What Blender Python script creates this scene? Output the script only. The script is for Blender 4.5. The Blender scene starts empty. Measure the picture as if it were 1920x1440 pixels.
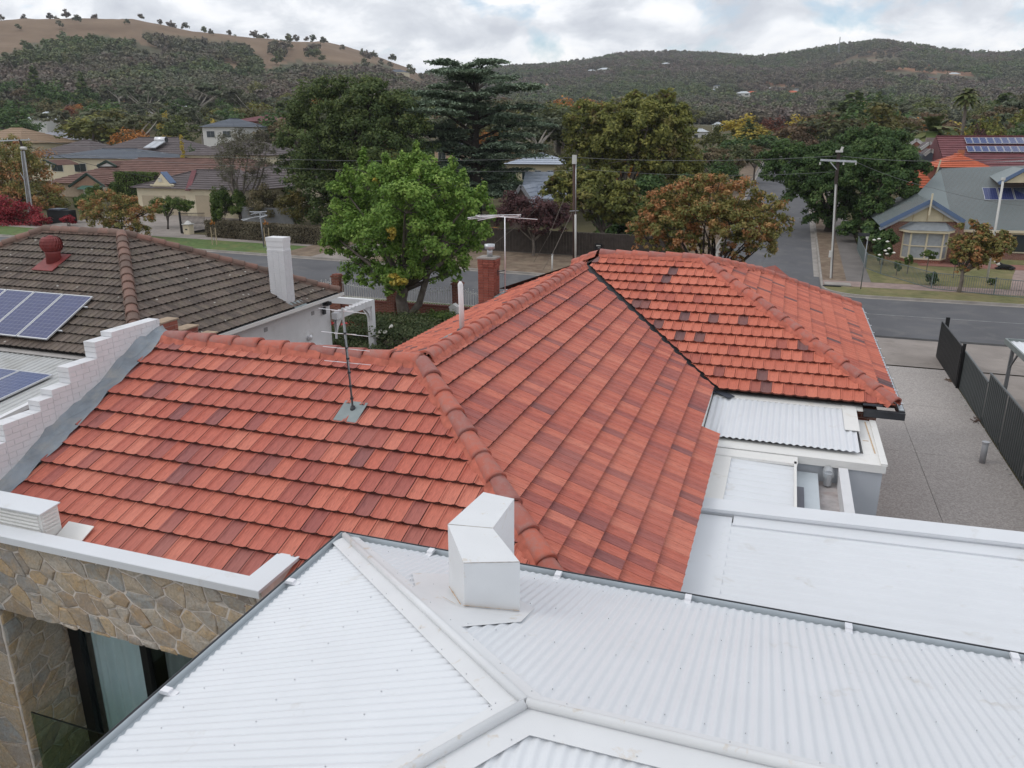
import bpy, math, random
import numpy as np
from mathutils import Vector, Matrix
R = math.radians
rng = random.Random(7)
nr = np.random.default_rng(11)
scene = bpy.context.scene
col = scene.collection

# ------------------------------------------------------------------ camera, sky, sun, exposure
CAMH, FPX, HZY, VPX = 9.0, 1463.0, 258.0, 1490.0
TILT = math.atan((720 - HZY) / FPX)
YAW = math.atan((VPX - 960) / math.hypot(FPX, 720 - HZY))
cam_data = bpy.data.cameras.new('camera')
cam_data.sensor_width = 36.0
cam_data.lens = 36.0 * FPX / 1920.0
cam_data.clip_start = 0.1
cam_data.clip_end = 20000
cam = bpy.data.objects.new('camera', cam_data)
cam.location = (0, 0, CAMH)
cam.rotation_euler = (math.pi / 2 - TILT, 0, YAW)
col.objects.link(cam)
scene.camera = cam

world = bpy.data.worlds.new('World')
scene.world = world
world.use_nodes = True
SUN_EL, SUN_AZ = 46.0, 248.0        # azimuth: direction the light comes FROM, degrees clockwise from +Y


def build_world():
    nt = world.node_tree
    nt.nodes.clear()
    N, L = nt.nodes, nt.links
    out = N.new('ShaderNodeOutputWorld')
    sky = N.new('ShaderNodeTexSky')
    sky.sky_type = 'NISHITA'
    sky.sun_disc = False
    sky.sun_elevation = R(SUN_EL)
    sky.sun_rotation = R(SUN_AZ)
    bg1 = N.new('ShaderNodeBackground')
    bg1.inputs[1].default_value = 0.14
    L.new(sky.outputs[0], bg1.inputs[0])
    tc = N.new('ShaderNodeTexCoord')
    sep = N.new('ShaderNodeSeparateXYZ')
    L.new(tc.outputs['Generated'], sep.inputs[0])
    mx = N.new('ShaderNodeMath'); mx.operation = 'MAXIMUM'; mx.inputs[1].default_value = 0.0
    L.new(sep.outputs['Z'], mx.inputs[0])
    ad = N.new('ShaderNodeMath'); ad.operation = 'ADD'; ad.inputs[1].default_value = 0.40
    L.new(mx.outputs[0], ad.inputs[0])
    dv = N.new('ShaderNodeVectorMath'); dv.operation = 'DIVIDE'
    L.new(tc.outputs['Generated'], dv.inputs[0])
    cmb = N.new('ShaderNodeCombineXYZ')
    L.new(ad.outputs[0], cmb.inputs[0]); L.new(ad.outputs[0], cmb.inputs[1]); cmb.inputs[2].default_value = 1e4
    L.new(cmb.outputs[0], dv.inputs[1])

    def noise(scale, detail, rough, off, dist=0.0):
        mp = N.new('ShaderNodeMapping')
        mp.inputs['Location'].default_value = off
        L.new(dv.outputs[0], mp.inputs[0])
        n = N.new('ShaderNodeTexNoise')
        n.inputs['Scale'].default_value = scale
        n.inputs['Detail'].default_value = detail
        n.inputs['Roughness'].default_value = rough
        n.inputs['Distortion'].default_value = dist
        L.new(mp.outputs[0], n.inputs['Vector'])
        return n.outputs[0]
    cover = noise(3.0, 9, 0.56, CLOUD_OFF, 0.3)
    shade = noise(4.3, 10, 0.58, (CLOUD_OFF[0] + 3.1, CLOUD_OFF[1] + 0.35, 0.0), 0.35)
    rc = N.new('ShaderNodeValToRGB')          # cloud cover
    rc.color_ramp.elements[0].position = 0.36; rc.color_ramp.elements[0].color = (0, 0, 0, 1)
    rc.color_ramp.elements[1].position = 0.45; rc.color_ramp.elements[1].color = (1, 1, 1, 1)
    L.new(cover, rc.inputs[0])
    rs = N.new('ShaderNodeValToRGB')          # bright tops to grey undersides
    e = rs.color_ramp.elements
    e[0].position = 0.36; e[0].color = (1.0, 1.0, 1.0, 1)
    e[1].position = 0.66; e[1].color = (0.56, 0.59, 0.65, 1)
    m = rs.color_ramp.elements.new(0.46); m.color = (0.88, 0.90, 0.935, 1)
    m = rs.color_ramp.elements.new(0.54); m.color = (0.71, 0.74, 0.79, 1)
    L.new(shade, rs.inputs[0])
    bg2 = N.new('ShaderNodeBackground')
    bg2.inputs[1].default_value = 1.0
    L.new(rs.outputs[0], bg2.inputs[0])
    mix = N.new('ShaderNodeMixShader')
    L.new(rc.outputs[0], mix.inputs[0]); L.new(bg1.outputs[0], mix.inputs[1]); L.new(bg2.outputs[0], mix.inputs[2])
    L.new(mix.outputs[0], out.inputs[0])


CLOUD_OFF = (0.4, 1.7, 0.0)
build_world()
sd = bpy.data.lights.new('sun', 'SUN')
sd.energy = 0.62
sd.angle = R(26)
sd.color = (1.0, 0.96, 0.9)
sun = bpy.data.objects.new('sun', sd)
sun.rotation_euler = (R(90 - SUN_EL), 0, R(180 - SUN_AZ))
col.objects.link(sun)
vs = scene.view_settings
vs.view_transform = 'Standard'
vs.look = 'None'
vs.gamma = 1.0
vs.exposure = 0.28
vs.use_curve_mapping = False
scene.cycles.max_bounces = 6
scene.cycles.diffuse_bounces = 3
scene.cycles.glossy_bounces = 2
scene.cycles.transmission_bounces = 4
scene.cycles.transparent_max_bounces = 6

# ------------------------------------------------------------------ from a pixel of the photograph to a place in the world
FW = Vector((-math.sin(YAW) * math.cos(TILT), math.cos(YAW) * math.cos(TILT), -math.sin(TILT)))
RT = Vector((math.cos(YAW), math.sin(YAW), 0))
UP = RT.cross(FW)
CAM = Vector((0, 0, CAMH))


def ray(px, py):
    return (FW * FPX + RT * (px - 960) + UP * (720 - py)).normalized()


def AT(px, py, Y):                 # point on the vertical plane at depth Y
    d = ray(px, py)
    return CAM + d * (Y / d.y)


def ATZ(px, py, z):                # point at height z
    d = ray(px, py)
    return CAM + d * ((z - CAMH) / d.z)


def ATX(px, py, X):
    d = ray(px, py)
    return CAM + d * (X / d.x)


def proj(p):
    q = Vector(p) - CAM
    c = q.dot(FW)
    return 960 + FPX * q.dot(RT) / c, 720 - FPX * q.dot(UP) / c


def sstep(a, b, x):
    t = np.clip((np.asarray(x, float) - a) / (b - a), 0, 1)
    return t * t * (3 - 2 * t)


def ground(x, y):                  # the block rises gently to the left along the road and up the side street
    x = np.asarray(x, float); y = np.asarray(y, float)
    lf = 1 - sstep(-45, -8, x)
    up1 = (0.05 - 0.035 * lf) * np.clip(np.minimum(y, 95) - 52, 0, 1e9)
    up2 = (0.05 + 0.008 * lf) * np.clip(y - 95, 0, 1e9) * (1 - 0.35 * sstep(250, 500, y))
    z = 0.0145 * np.clip(-x, 0, 400) * sstep(34, 48, y) + up1 + up2
    return z


def gz(x, y):
    return float(ground(x, y))


def G(px, py, dz=0.0):             # where the ray of a pixel meets the ground
    z = 0.0
    for _ in range(30):
        p = ATZ(px, py, z)
        z = 0.5 * z + 0.5 * (gz(p.x, p.y) + dz)
    return ATZ(px, py, z)


# ------------------------------------------------------------------ mesh building
class MB:
    def __init__(s):
        s.v, s.f, s.m, s.mi = [], [], [], 0

    def add(s, verts, faces):
        b = len(s.v)
        s.v += [tuple(v) for v in verts]
        for f in faces:
            s.f.append(tuple(b + i for i in f)); s.m.append(s.mi)

    def box(s, x0, x1, y0, y1, z0, z1):
        s.add([(x0, y0, z0), (x1, y0, z0), (x1, y1, z0), (x0, y1, z0), (x0, y0, z1), (x1, y0, z1), (x1, y1, z1), (x0, y1, z1)],
              [(0, 3, 2, 1), (4, 5, 6, 7), (0, 1, 5, 4), (1, 2, 6, 5), (2, 3, 7, 6), (3, 0, 4, 7)])

    def obox(s, o, u, v, w):       # box from a corner and three edge vectors
        o, u, v, w = Vector(o), Vector(u), Vector(v), Vector(w)
        p = [o, o + u, o + u + v, o + v]
        p += [q + w for q in p]
        s.add(p, [(0, 3, 2, 1), (4, 5, 6, 7), (0, 1, 5, 4), (1, 2, 6, 5), (2, 3, 7, 6), (3, 0, 4, 7)])

    def beam(s, a, b, w, h=None):  # rectangular bar between two points
        a, b = Vector(a), Vector(b)
        h = h or w
        d = (b - a).normalized()
        r = d.cross(Vector((0, 0, 1)))
        if r.length < 1e-3:
            r = Vector((1, 0, 0))
        r.normalize()
        u = r.cross(d)
        s.obox(a - r * w / 2 - u * h / 2, b - a, r * w, u * h)

    def tube(s, pts, rad, n=8, cap=True):
        pts = [Vector(p) for p in pts]
        if not hasattr(rad, '__len__'):
            rad = [rad] * len(pts)
        rings = []
        for i, p in enumerate(pts):
            d = (pts[min(i + 1, len(pts) - 1)] - pts[max(i - 1, 0)]).normalized()
            r = d.cross(Vector((0.31, 0.17, 1.0) if abs(d.z) < .95 else (1, 0.2, 0))).normalized()
            u = r.cross(d)
            rings.append([p + (r * math.cos(2 * math.pi * k / n) + u * math.sin(2 * math.pi * k / n)) * rad[i] for k in range(n)])
        v = [q for ring in rings for q in ring]
        f = []
        for i in range(len(pts) - 1):
            for k in range(n):
                f.append((i * n + k, i * n + (k + 1) % n, (i + 1) * n + (k + 1) % n, (i + 1) * n + k))
        if cap:
            f.append(tuple(range(n - 1, -1, -1)))
            f.append(tuple((len(pts) - 1) * n + k for k in range(n)))
        s.add(v, f)

    def prism(s, poly, d):         # extrude a polygon along d
        d = Vector(d)
        n = len(poly)
        a = [Vector(p) for p in poly]
        s.add(a + [p + d for p in a], [tuple(range(n - 1, -1, -1)), tuple(range(n, 2 * n))] +
              [(i, (i + 1) % n, n + (i + 1) % n, n + i) for i in range(n)])

    def quad(s, *p):
        s.add(p, [tuple(range(len(p)))])

    def build(s, name, mats, parent=None, smooth=False, mesh_only=False):
        me = bpy.data.meshes.new(name)
        me.from_pydata(s.v, [], s.f)
        if not isinstance(mats, (list, tuple)):
            mats = [mats]
        for m in mats:
            me.materials.append(m)
        if len(mats) > 1:
            me.polygons.foreach_set('material_index', s.m)
        if smooth:
            me.polygons.foreach_set('use_smooth', [True] * len(me.polygons))
        me.update()
        if mesh_only:
            return me
        return link(name, me, parent)


def link(name, data, parent=None, loc=None):
    o = bpy.data.objects.new(name, data)
    col.objects.link(o)
    if parent is not None:
        o.parent = parent
    if loc is not None:
        o.location = loc
    return o


def tag(o, label, cat, group=None):
    o['label'] = label
    o['category'] = cat
    if group:
        o['group'] = group
    return o


def kind(o, k, label=None):
    o['kind'] = k
    if label:
        o['label'] = label
    return o


def thing(name, label, cat, group=None, loc=(0, 0, 0), rz=0.0):
    o = link(name, None, None, loc)
    o.rotation_euler = (0, 0, rz)
    o.empty_display_size = 0.3
    return tag(o, label, cat, group)


def copy_tree(o, loc=None, rz=None, scale=None, label=None, parent=None):
    c = o.copy()
    col.objects.link(c)
    if parent is not None:
        c.parent = parent
    if loc is not None:
        c.location = loc
    if rz is not None:
        c.rotation_euler = (0, 0, rz)
    if scale is not None:
        c.scale = scale
    if label:
        c['label'] = label
    for ch in list(o.children):
        copy_tree(ch, parent=c)
    return c


# ------------------------------------------------------------------ materials
MATS = {}


def srgb(r, g, b):
    f = lambda c: (c / 255 / 12.92) if c <= 10 else ((c / 255 + .055) / 1.055) ** 2.4
    return (f(r), f(g), f(b), 1.0)


def lin(c):
    return (c[0], c[1], c[2], 1.0)


class NT:
    def __init__(s, name):
        s.m = bpy.data.materials.new(name)
        s.m.use_nodes = True
        s.t = s.m.node_tree
        s.N, s.L = s.t.nodes, s.t.links
        s.b = s.N['Principled BSDF']
        s.out = s.N['Material Output']

    def node(s, t, **kw):
        n = s.N.new(t)
        for k, v in kw.items():
            setattr(n, k, v)
        return n

    def put(s, sock, v):
        if hasattr(v, 'is_output') or isinstance(v, bpy.types.NodeSocket):
            s.L.new(v, sock)
        else:
            sock.default_value = v

    def coord(s, kind='Object', scale=(1, 1, 1), rot=(0, 0, 0)):
        tc = s.node('ShaderNodeTexCoord')
        mp = s.node('ShaderNodeMapping')
        mp.inputs['Scale'].default_value = scale
        mp.inputs['Rotation'].default_value = rot
        s.L.new(tc.outputs[kind], mp.inputs[0])
        return mp.outputs[0]

    def world_pos(s, scale=(1, 1, 1)):
        g = s.node('ShaderNodeNewGeometry')
        mp = s.node('ShaderNodeMapping')
        mp.inputs['Scale'].default_value = scale
        s.L.new(g.outputs['Position'], mp.inputs[0])
        return mp.outputs[0]

    def noise(s, vec, scale, detail=4, rough=0.55, dist=0.0):
        n = s.node('ShaderNodeTexNoise')
        n.inputs['Scale'].default_value = scale
        n.inputs['Detail'].default_value = detail
        n.inputs['Roughness'].default_value = rough
        n.inputs['Distortion'].default_value = dist
        if vec is not None:
            s.L.new(vec, n.inputs['Vector'])
        return n.outputs[0]

    def ramp(s, fac, stops, interp='LINEAR'):
        r = s.node('ShaderNodeValToRGB')
        r.color_ramp.interpolation = interp
        e = r.color_ramp.elements
        while len(e) > 1:
            e.remove(e[0])
        e[0].position = stops[0][0]; e[0].color = lin(stops[0][1])
        for p, c in stops[1:]:
            k = e.new(p); k.color = lin(c)
        s.L.new(fac, r.inputs[0])
        return r.outputs[0]

    def mix(s, fac, a, b, mode='MIX'):
        n = s.node('ShaderNodeMix', data_type='RGBA', blend_type=mode)
        s.put(n.inputs[0], fac); s.put(n.inputs[6], a); s.put(n.inputs[7], b)
        return n.outputs[2]

    def math(s, op, a, b=0.0):
        n = s.node('ShaderNodeMath', operation=op)
        s.put(n.inputs[0], a); s.put(n.inputs[1], b)
        return n.outputs[0]

    def attr(s, name):
        a = s.node('ShaderNodeAttribute', attribute_name=name)
        return a.outputs['Fac']

    def orand(s):
        return s.node('ShaderNodeObjectInfo').outputs['Random']

    def bump(s, h, strength=0.3, dist=0.02):
        n = s.node('ShaderNodeBump')
        n.inputs['Strength'].default_value = strength
        n.inputs['Distance'].default_value = dist
        s.L.new(h, n.inputs['Height'])
        s.L.new(n.outputs[0], s.b.inputs['Normal'])

    def done(s, color, rough=0.7, metal=0.0, spec=0.4):
        s.put(s.b.inputs['Base Color'], color)
        s.put(s.b.inputs['Roughness'], rough)
        s.b.inputs['Metallic'].default_value = metal
        s.b.inputs['Specular IOR Level'].default_value = spec
        MATS[s.m.name] = s.m
        return s.m


def scl(c, k):
    return (min(c[0] * k, 1), min(c[1] * k, 1), min(c[2] * k, 1), 1)


def plain(name, c, rough=0.6, metal=0.0, var=0.12, scale=3.0, bump=0.0, bscale=40.0, spec=0.4, dirt=None):
    n = NT(name)
    v = n.world_pos()
    f = n.noise(v, scale, 5)
    colr = n.ramp(f, [(0.3, scl(c, 1 - var)), (0.7, scl(c, 1 + var))])
    if dirt:
        d = n.noise(v, dirt[1], 6, 0.65, 0.4)
        k = n.ramp(d, [(dirt[2], (0, 0, 0)), (dirt[3], (1, 1, 1))])
        colr = n.mix(k, colr, lin(dirt[0]))
    if bump:
        n.bump(n.noise(v, bscale, 4), bump, 0.01)
    return n.done(colr, rough, metal, spec)
# ------------------------------------------------------------------ the materials
def tile_mat(name, per_object, stops, streak=1.0, dirtc=(0.10, 0.045, 0.035), lichen=False, wavy=None):
    n = NT(name)
    f = n.orand() if per_object else n.attr('rnd')
    base = n.ramp(f, stops)
    uvn = n.node('ShaderNodeUVMap').outputs[0]
    mp = n.node('ShaderNodeMapping'); mp.inputs['Scale'].default_value = (26, 3.0, 1)
    n.L.new(uvn, mp.inputs[0])
    ofs = n.node('ShaderNodeCombineXYZ')
    n.L.new(n.math('MULTIPLY', f, 97.0), ofs.inputs[0]); n.L.new(n.math('MULTIPLY', f, 31.0), ofs.inputs[1])
    n.L.new(ofs.outputs[0], mp.inputs['Location'])
    st = n.noise(mp.outputs[0], 1.0, 5, 0.6)
    k = n.ramp(st, [(0.32, (0.60, 0.56, 0.60)), (0.5, (1, 1, 1)), (0.68, (1.28, 1.27, 1.22))])  # weathered streaks, with the shading of fine ribs also painted into the colour
    c = n.mix(0.75 * streak, base, k, 'MULTIPLY')
    w = n.world_pos()
    blot = n.noise(w, 9.0, 6, 0.7)
    c = n.mix(n.ramp(blot, [(0.56, (0, 0, 0)), (0.80, (0.28, 0.28, 0.28))]), c, lin(dirtc))
    big = n.noise(w, 0.55, 3)
    c = n.mix(n.ramp(big, [(0.35, (0.0, 0, 0)), (0.75, (0.3, 0.3, 0.3))]), c, lin((stops[-1][1][0] * 1.05, stops[-1][1][1] * 1.25, stops[-1][1][2] * 1.3)))
    if lichen:
        vo = n.node('ShaderNodeTexVoronoi'); vo.inputs['Scale'].default_value = 2.6
        n.L.new(w, vo.inputs['Vector'])
        ln = n.noise(w, 14.0, 3)
        d = n.math('ADD', vo.outputs['Distance'], n.math('MULTIPLY', ln, 0.10))
        c = n.mix(n.ramp(d, [(0.125, (0.8, 0.8, 0.8)), (0.15, (0, 0, 0))]), c, lin((0.5, 0.48, 0.43)))
        c = n.mix(n.ramp(n.noise(w, 3.3, 6, 0.7), [(0.5, (0, 0, 0)), (0.72, (0.5, 0.5, 0.5))]), c, lin((0.20, 0.17, 0.11)))
    n.bump(n.noise(w, 60, 4), 0.25, 0.004)
    return n.done(c, 0.62, 0, 0.35)


TC = [(0.0, (0.25, 0.095, 0.09)), (0.06, (0.33, 0.10, 0.085)), (0.3, (0.42, 0.115, 0.085)), (0.6, (0.49, 0.132, 0.09)), (0.85, (0.54, 0.158, 0.104)), (1.0, (0.58, 0.19, 0.13))]
M_TILE_O = tile_mat('terracotta_tile', True, TC)
M_TILE_S = tile_mat('terracotta_tile_mass', False, TC)
TCN = [(0.0, (0.125, 0.07, 0.075)), (0.06, (0.145, 0.075, 0.075)), (0.065, (0.36, 0.10, 0.074)), (0.25, (0.44, 0.112, 0.075)), (0.27, (0.51, 0.136, 0.085)), (1.0, (0.60, 0.175, 0.11))]
M_TILE_N = tile_mat('newer_terracotta_tile', False, TCN, 0.7)
M_TILE_EDGE = plain('tile_butt_grime_shade', (0.085, 0.035, 0.028), 0.9, var=0.5, scale=6)  # grimy butt ends, darkened further to paint in the shadow line under each course
BC = [(0.0, (0.075, 0.055, 0.045)), (0.5, (0.115, 0.085, 0.068)), (1.0, (0.155, 0.115, 0.092))]
M_TILE_D = tile_mat('weathered_brown_tile', False, BC, 1.0, (0.05, 0.045, 0.04), True)
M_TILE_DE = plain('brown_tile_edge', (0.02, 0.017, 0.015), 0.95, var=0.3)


def cap_mat(name, stops, mort):
    n = NT(name)
    w = n.world_pos()
    base = n.ramp(n.orand(), stops)
    c = n.mix(n.ramp(n.noise(w, 7, 6, 0.65), [(0.42, (0, 0, 0)), (0.66, (0.55, 0.55, 0.55))]), base, lin(mort))
    c = n.mix(n.ramp(n.noise(w, 26, 4, 0.6), [(0.62, (0, 0, 0)), (0.74, (0.35, 0.35, 0.35))]), c, lin((0.42, 0.36, 0.32)))
    n.bump(n.noise(w, 45, 4), 0.3, 0.005)
    return n.done(c, 0.7, 0, 0.3)


M_CAP = cap_mat('ridge_cap_clay', [(0, (0.33, 0.12, 0.10)), (0.35, (0.43, 0.125, 0.088)), (1, (0.50, 0.135, 0.088))], (0.33, 0.205, 0.185))
M_MORT = plain('pointing_mortar', (0.47, 0.14, 0.095), 0.9, var=0.25, scale=8)
M_CAPD = cap_mat('brown_ridge_cap', [(0, (0.13, 0.085, 0.068)), (0.5, (0.19, 0.115, 0.09)), (1, (0.25, 0.13, 0.1))], (0.16, 0.12, 0.095))
M_MORTD = plain('brown_pointing', (0.15, 0.1, 0.08), 0.95, var=0.3, scale=6)

M_WHITE = plain('white_roof_steel', (0.70, 0.72, 0.745), 0.42, var=0.025, scale=1.3, dirt=((0.52, 0.49, 0.44), 2.2, 0.62, 0.85))
M_WHITE2 = plain('white_wall_paint', (0.74, 0.74, 0.75), 0.6, var=0.05, scale=2.0, bump=0.15, bscale=60, dirt=((0.5, 0.47, 0.43), 1.6, 0.6, 0.85))
M_CREAMW = plain('warm_white_trim', (0.76, 0.75, 0.72), 0.5, var=0.03, dirt=((0.55, 0.48, 0.38), 3.0, 0.6, 0.8))
M_STAIN = plain('rusty_sealant_stain', (0.56, 0.40, 0.26), 0.8, var=0.3, scale=15)
M_FOLD = plain('folded_white_flashing', (0.70, 0.71, 0.72), 0.45, var=0.03, dirt=((0.58, 0.5, 0.4), 5.0, 0.6, 0.72))
M_GUTIN = plain('pale_gutter_lining', (0.50, 0.545, 0.575), 0.5, var=0.08, scale=2)
M_DARK = plain('charcoal_steel', (0.035, 0.037, 0.042), 0.5, var=0.15)
M_GREYST = plain('grey_steel', (0.23, 0.24, 0.25), 0.45, 0.3, var=0.1)
M_GALV = plain('galvanised_steel', (0.52, 0.54, 0.56), 0.4, 0.6, var=0.1)
M_BRIGHT = plain('bright_bracket', (0.8, 0.8, 0.82), 0.3, 0.3, var=0.03)
M_BLACK = plain('black_powdercoat', (0.012, 0.012, 0.013), 0.45, var=0.1)
M_FENCEG = plain('dark_grey_fence_steel', (0.055, 0.064, 0.066), 0.5, var=0.08)
M_GRENDER = plain('pale_grey_render', (0.47, 0.49, 0.52), 0.8, var=0.06, scale=0.9, bump=0.2, bscale=30)
M_WRENDER = plain('white_render', (0.66, 0.66, 0.67), 0.8, var=0.05)
M_PWHITE = plain('painted_brick_white', (0.70, 0.70, 0.715), 0.6, var=0.04, scale=4, bump=0.3, bscale=50, dirt=((0.5, 0.48, 0.45), 3.5, 0.62, 0.8))
M_PWHITE_J = plain('painted_joint', (0.655, 0.655, 0.67), 0.7, var=0.05)


def brick_mat(name, stops):
    n = NT(name)
    w = n.world_pos()
    c = n.ramp(n.orand(), stops)
    c = n.mix(n.ramp(n.noise(w, 25, 5), [(0.45, (0, 0, 0)), (0.8, (0.5, 0.5, 0.5))]), c, lin((0.17, 0.07, 0.05)))
    n.bump(n.noise(w, 90, 4), 0.3, 0.004)
    return n.done(c, 0.85, 0, 0.2)


M_BRICK = brick_mat('red_brick', [(0, (0.22, 0.075, 0.058)), (0.5, (0.28, 0.095, 0.07)), (1, (0.33, 0.12, 0.088))])
M_BRICKJ = plain('red_brick_mortar', (0.40, 0.28, 0.24), 0.9, var=0.15)


def wall_brick(name, c1, c2, mo, scale=1.0):
    n = NT(name)
    tc = n.node('ShaderNodeTexCoord')
    sep = n.node('ShaderNodeSeparateXYZ'); n.L.new(tc.outputs['Object'], sep.inputs[0])
    cb = n.node('ShaderNodeCombineXYZ')
    n.L.new(n.math('ADD', sep.outputs[0], sep.outputs[1]), cb.inputs[0]); n.L.new(sep.outputs[2], cb.inputs[1])
    b = n.node('ShaderNodeTexBrick')
    b.inputs['Color1'].default_value = lin(c1); b.inputs['Color2'].default_value = lin(c2); b.inputs['Mortar'].default_value = lin(mo)
    b.inputs['Scale'].default_value = scale
    b.inputs['Brick Width'].default_value = 0.24; b.inputs['Row Height'].default_value = 0.086; b.inputs['Mortar Size'].default_value = 0.008
    n.L.new(cb.outputs[0], b.inputs['Vector'])
    c = n.mix(0.25, b.outputs['Color'], n.ramp(n.noise(n.world_pos(), 4, 5), [(0.3, (0.6, 0.6, 0.6)), (0.7, (1.2, 1.2, 1.2))]), 'MULTIPLY')
    return n.done(c, 0.85, 0, 0.2)


M_WBRICK = wall_brick('red_wall_brick', (0.28, 0.09, 0.06), (0.20, 0.062, 0.045), (0.34, 0.25, 0.2))
M_WBRICKP = wall_brick('pink_brown_brick', (0.30, 0.14, 0.10), (0.22, 0.10, 0.075), (0.36, 0.28, 0.23))


def stone_mat():
    n = NT('ledge_stone')
    w = n.world_pos()
    r = n.orand()
    c = n.ramp(r, [(0, (0.346, 0.333, 0.301)), (0.15, (0.461, 0.422, 0.371)), (0.25, (0.384, 0.275, 0.186)), (0.33, (0.512, 0.384, 0.243)), (0.5, (0.563, 0.461, 0.333)), (0.62, (0.384, 0.397, 0.390)), (0.70, (0.294, 0.256, 0.224)), (0.78, (0.576, 0.422, 0.243)), (0.9, (0.512, 0.461, 0.397)), (1, (0.602, 0.538, 0.448))])
    c = n.mix(n.ramp(n.noise(w, 5, 6, 0.7), [(0.45, (0, 0, 0)), (0.7, (0.620, 0.620, 0.620))]), c, lin((0.563, 0.358, 0.154)))
    c = n.mix(n.ramp(n.noise(w, 9, 6, 0.7), [(0.5, (0, 0, 0)), (0.75, (0.620, 0.620, 0.620))]), c, lin((0.563, 0.538, 0.499)))
    c = n.mix(n.ramp(n.noise(w, 30, 6, 0.7), [(0.35, (0.620, 0.620, 0.620)), (0.6, (0, 0, 0))]), c, lin((0.256, 0.218, 0.179)))
    n.bump(n.noise(w, 22, 6, 0.65), 0.6, 0.015)
    return n.done(c, 0.85, 0, 0.2)


M_STONE = stone_mat()
M_SMORT = plain('stone_mortar', (0.66, 0.60, 0.54), 0.95, var=0.2, scale=7, bump=0.5, bscale=35)

M_ASPHALT = plain('asphalt', (0.105, 0.105, 0.112), 0.85, var=0.14, scale=0.35, bump=0.2, bscale=60, dirt=((0.155, 0.15, 0.148), 0.5, 0.5, 0.75))
M_PAINT = plain('worn_line_paint', (0.26, 0.26, 0.26), 0.8, var=0.4, scale=3)
M_KERB = plain('kerb_concrete', (0.29, 0.265, 0.24), 0.9, var=0.2, scale=1.2)
M_CONC = plain('crossover_concrete', (0.285, 0.25, 0.225), 0.9, var=0.16, scale=0.5, bump=0.2, dirt=((0.19, 0.165, 0.145), 0.9, 0.5, 0.8))
M_PAVE = plain('clay_paver', (0.29, 0.215, 0.19), 0.9, var=0.2, scale=2)
M_PATH = plain('bitumen_footpath', (0.16, 0.145, 0.135), 0.9, var=0.18, scale=0.8)


def aggregate():
    n = NT('exposed_aggregate')
    w = n.world_pos()
    v = n.node('ShaderNodeTexVoronoi'); v.inputs['Scale'].default_value = 32
    n.L.new(w, v.inputs['Vector'])
    sx = n.node('ShaderNodeSeparateColor'); n.L.new(v.outputs['Color'], sx.inputs[0])
    c = n.ramp(sx.outputs[0], [(0, (0.19, 0.17, 0.158)), (0.5, (0.33, 0.305, 0.285)), (1, (0.55, 0.51, 0.48))])
    c = n.mix(0.6, c, n.ramp(n.noise(w, 0.5, 5), [(0.3, (0.72, 0.72, 0.72)), (0.7, (1.1, 1.1, 1.1))]), 'MULTIPLY')
    c = n.mix(0.5, c, lin((0.46, 0.42, 0.395)))
    n.bump(v.outputs['Distance'], 0.3, 0.01)
    return n.done(c, 0.85, 0, 0.2)


M_AGG = aggregate()
M_LAWN = plain('verge_grass', (0.135, 0.135, 0.052), 0.95, var=0.25, scale=2.5, bump=0.5, bscale=25, dirt=((0.25, 0.2, 0.10), 0.45, 0.42, 0.7))
M_GREENLAWN = plain('green_lawn', (0.085, 0.135, 0.035), 0.95, var=0.3, scale=2.5, bump=0.5, bscale=25, dirt=((0.17, 0.16, 0.06), 0.6, 0.5, 0.75))
M_DRY = plain('dry_verge', (0.20, 0.15, 0.105), 0.95, var=0.3, scale=1.5, bump=0.4, bscale=25, dirt=((0.13, 0.085, 0.06), 1.2, 0.45, 0.7))
M_SOIL = plain('garden_soil', (0.09, 0.07, 0.052), 0.95, var=0.3, scale=2)
M_BARK = plain('grey_bark', (0.15, 0.125, 0.105), 0.95, var=0.3, scale=5, bump=0.6, bscale=18)
M_DBARK = plain('dark_bark', (0.06, 0.048, 0.04), 0.95, var=0.3, scale=5, bump=0.6, bscale=18)
M_PBARK = plain('pale_gum_bark', (0.42, 0.38, 0.33), 0.9, var=0.2, scale=3)
M_GLASS = NT('window_glass').done((0.03, 0.04, 0.045, 1), 0.08, 0, 0.6)
M_TIMBER = plain('dark_stained_timber', (0.052, 0.040, 0.034), 0.85, var=0.3, scale=3)
M_POLEW = plain('weathered_pole', (0.085, 0.05, 0.04), 0.9, var=0.3, scale=2)
M_CONCP = plain('pole_concrete', (0.27, 0.26, 0.25), 0.9, var=0.15)
M_CREAM = plain('cream_render', (0.66, 0.58, 0.42), 0.8, var=0.05)
M_CREAM2 = plain('cream_cladding', (0.60, 0.52, 0.36), 0.75, var=0.05)
M_TAN = plain('tan_roller_door', (0.46, 0.38, 0.27), 0.7, var=0.04)
M_BLUE = plain('slate_blue_trim', (0.11, 0.165, 0.28), 0.5, var=0.06)
M_ROOFG = plain('blue_grey_roof_steel', (0.185, 0.215, 0.215), 0.5, var=0.05, scale=0.7)
M_DKGREEN = plain('dark_green_trim', (0.016, 0.042, 0.030), 0.5, var=0.1)
M_RBROWN = plain('brown_concrete_tile', (0.165, 0.09, 0.072), 0.85, var=0.2, scale=1.0)
M_RGREY = plain('grey_brown_concrete_tile', (0.112, 0.092, 0.092), 0.85, var=0.16, scale=1.0)
M_RPURP = plain('purple_red_tile', (0.155, 0.052, 0.058), 0.8, var=0.2, scale=1.2)
M_RORNG = plain('bright_orange_tile', (0.50, 0.125, 0.06), 0.8, var=0.12, scale=1.2)
M_RSLATE = plain('slate_grey_roof', (0.085, 0.10, 0.125), 0.6, var=0.1)
M_RWHITE = plain('pale_iron_roof', (0.55, 0.58, 0.60), 0.5, var=0.05)
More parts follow.
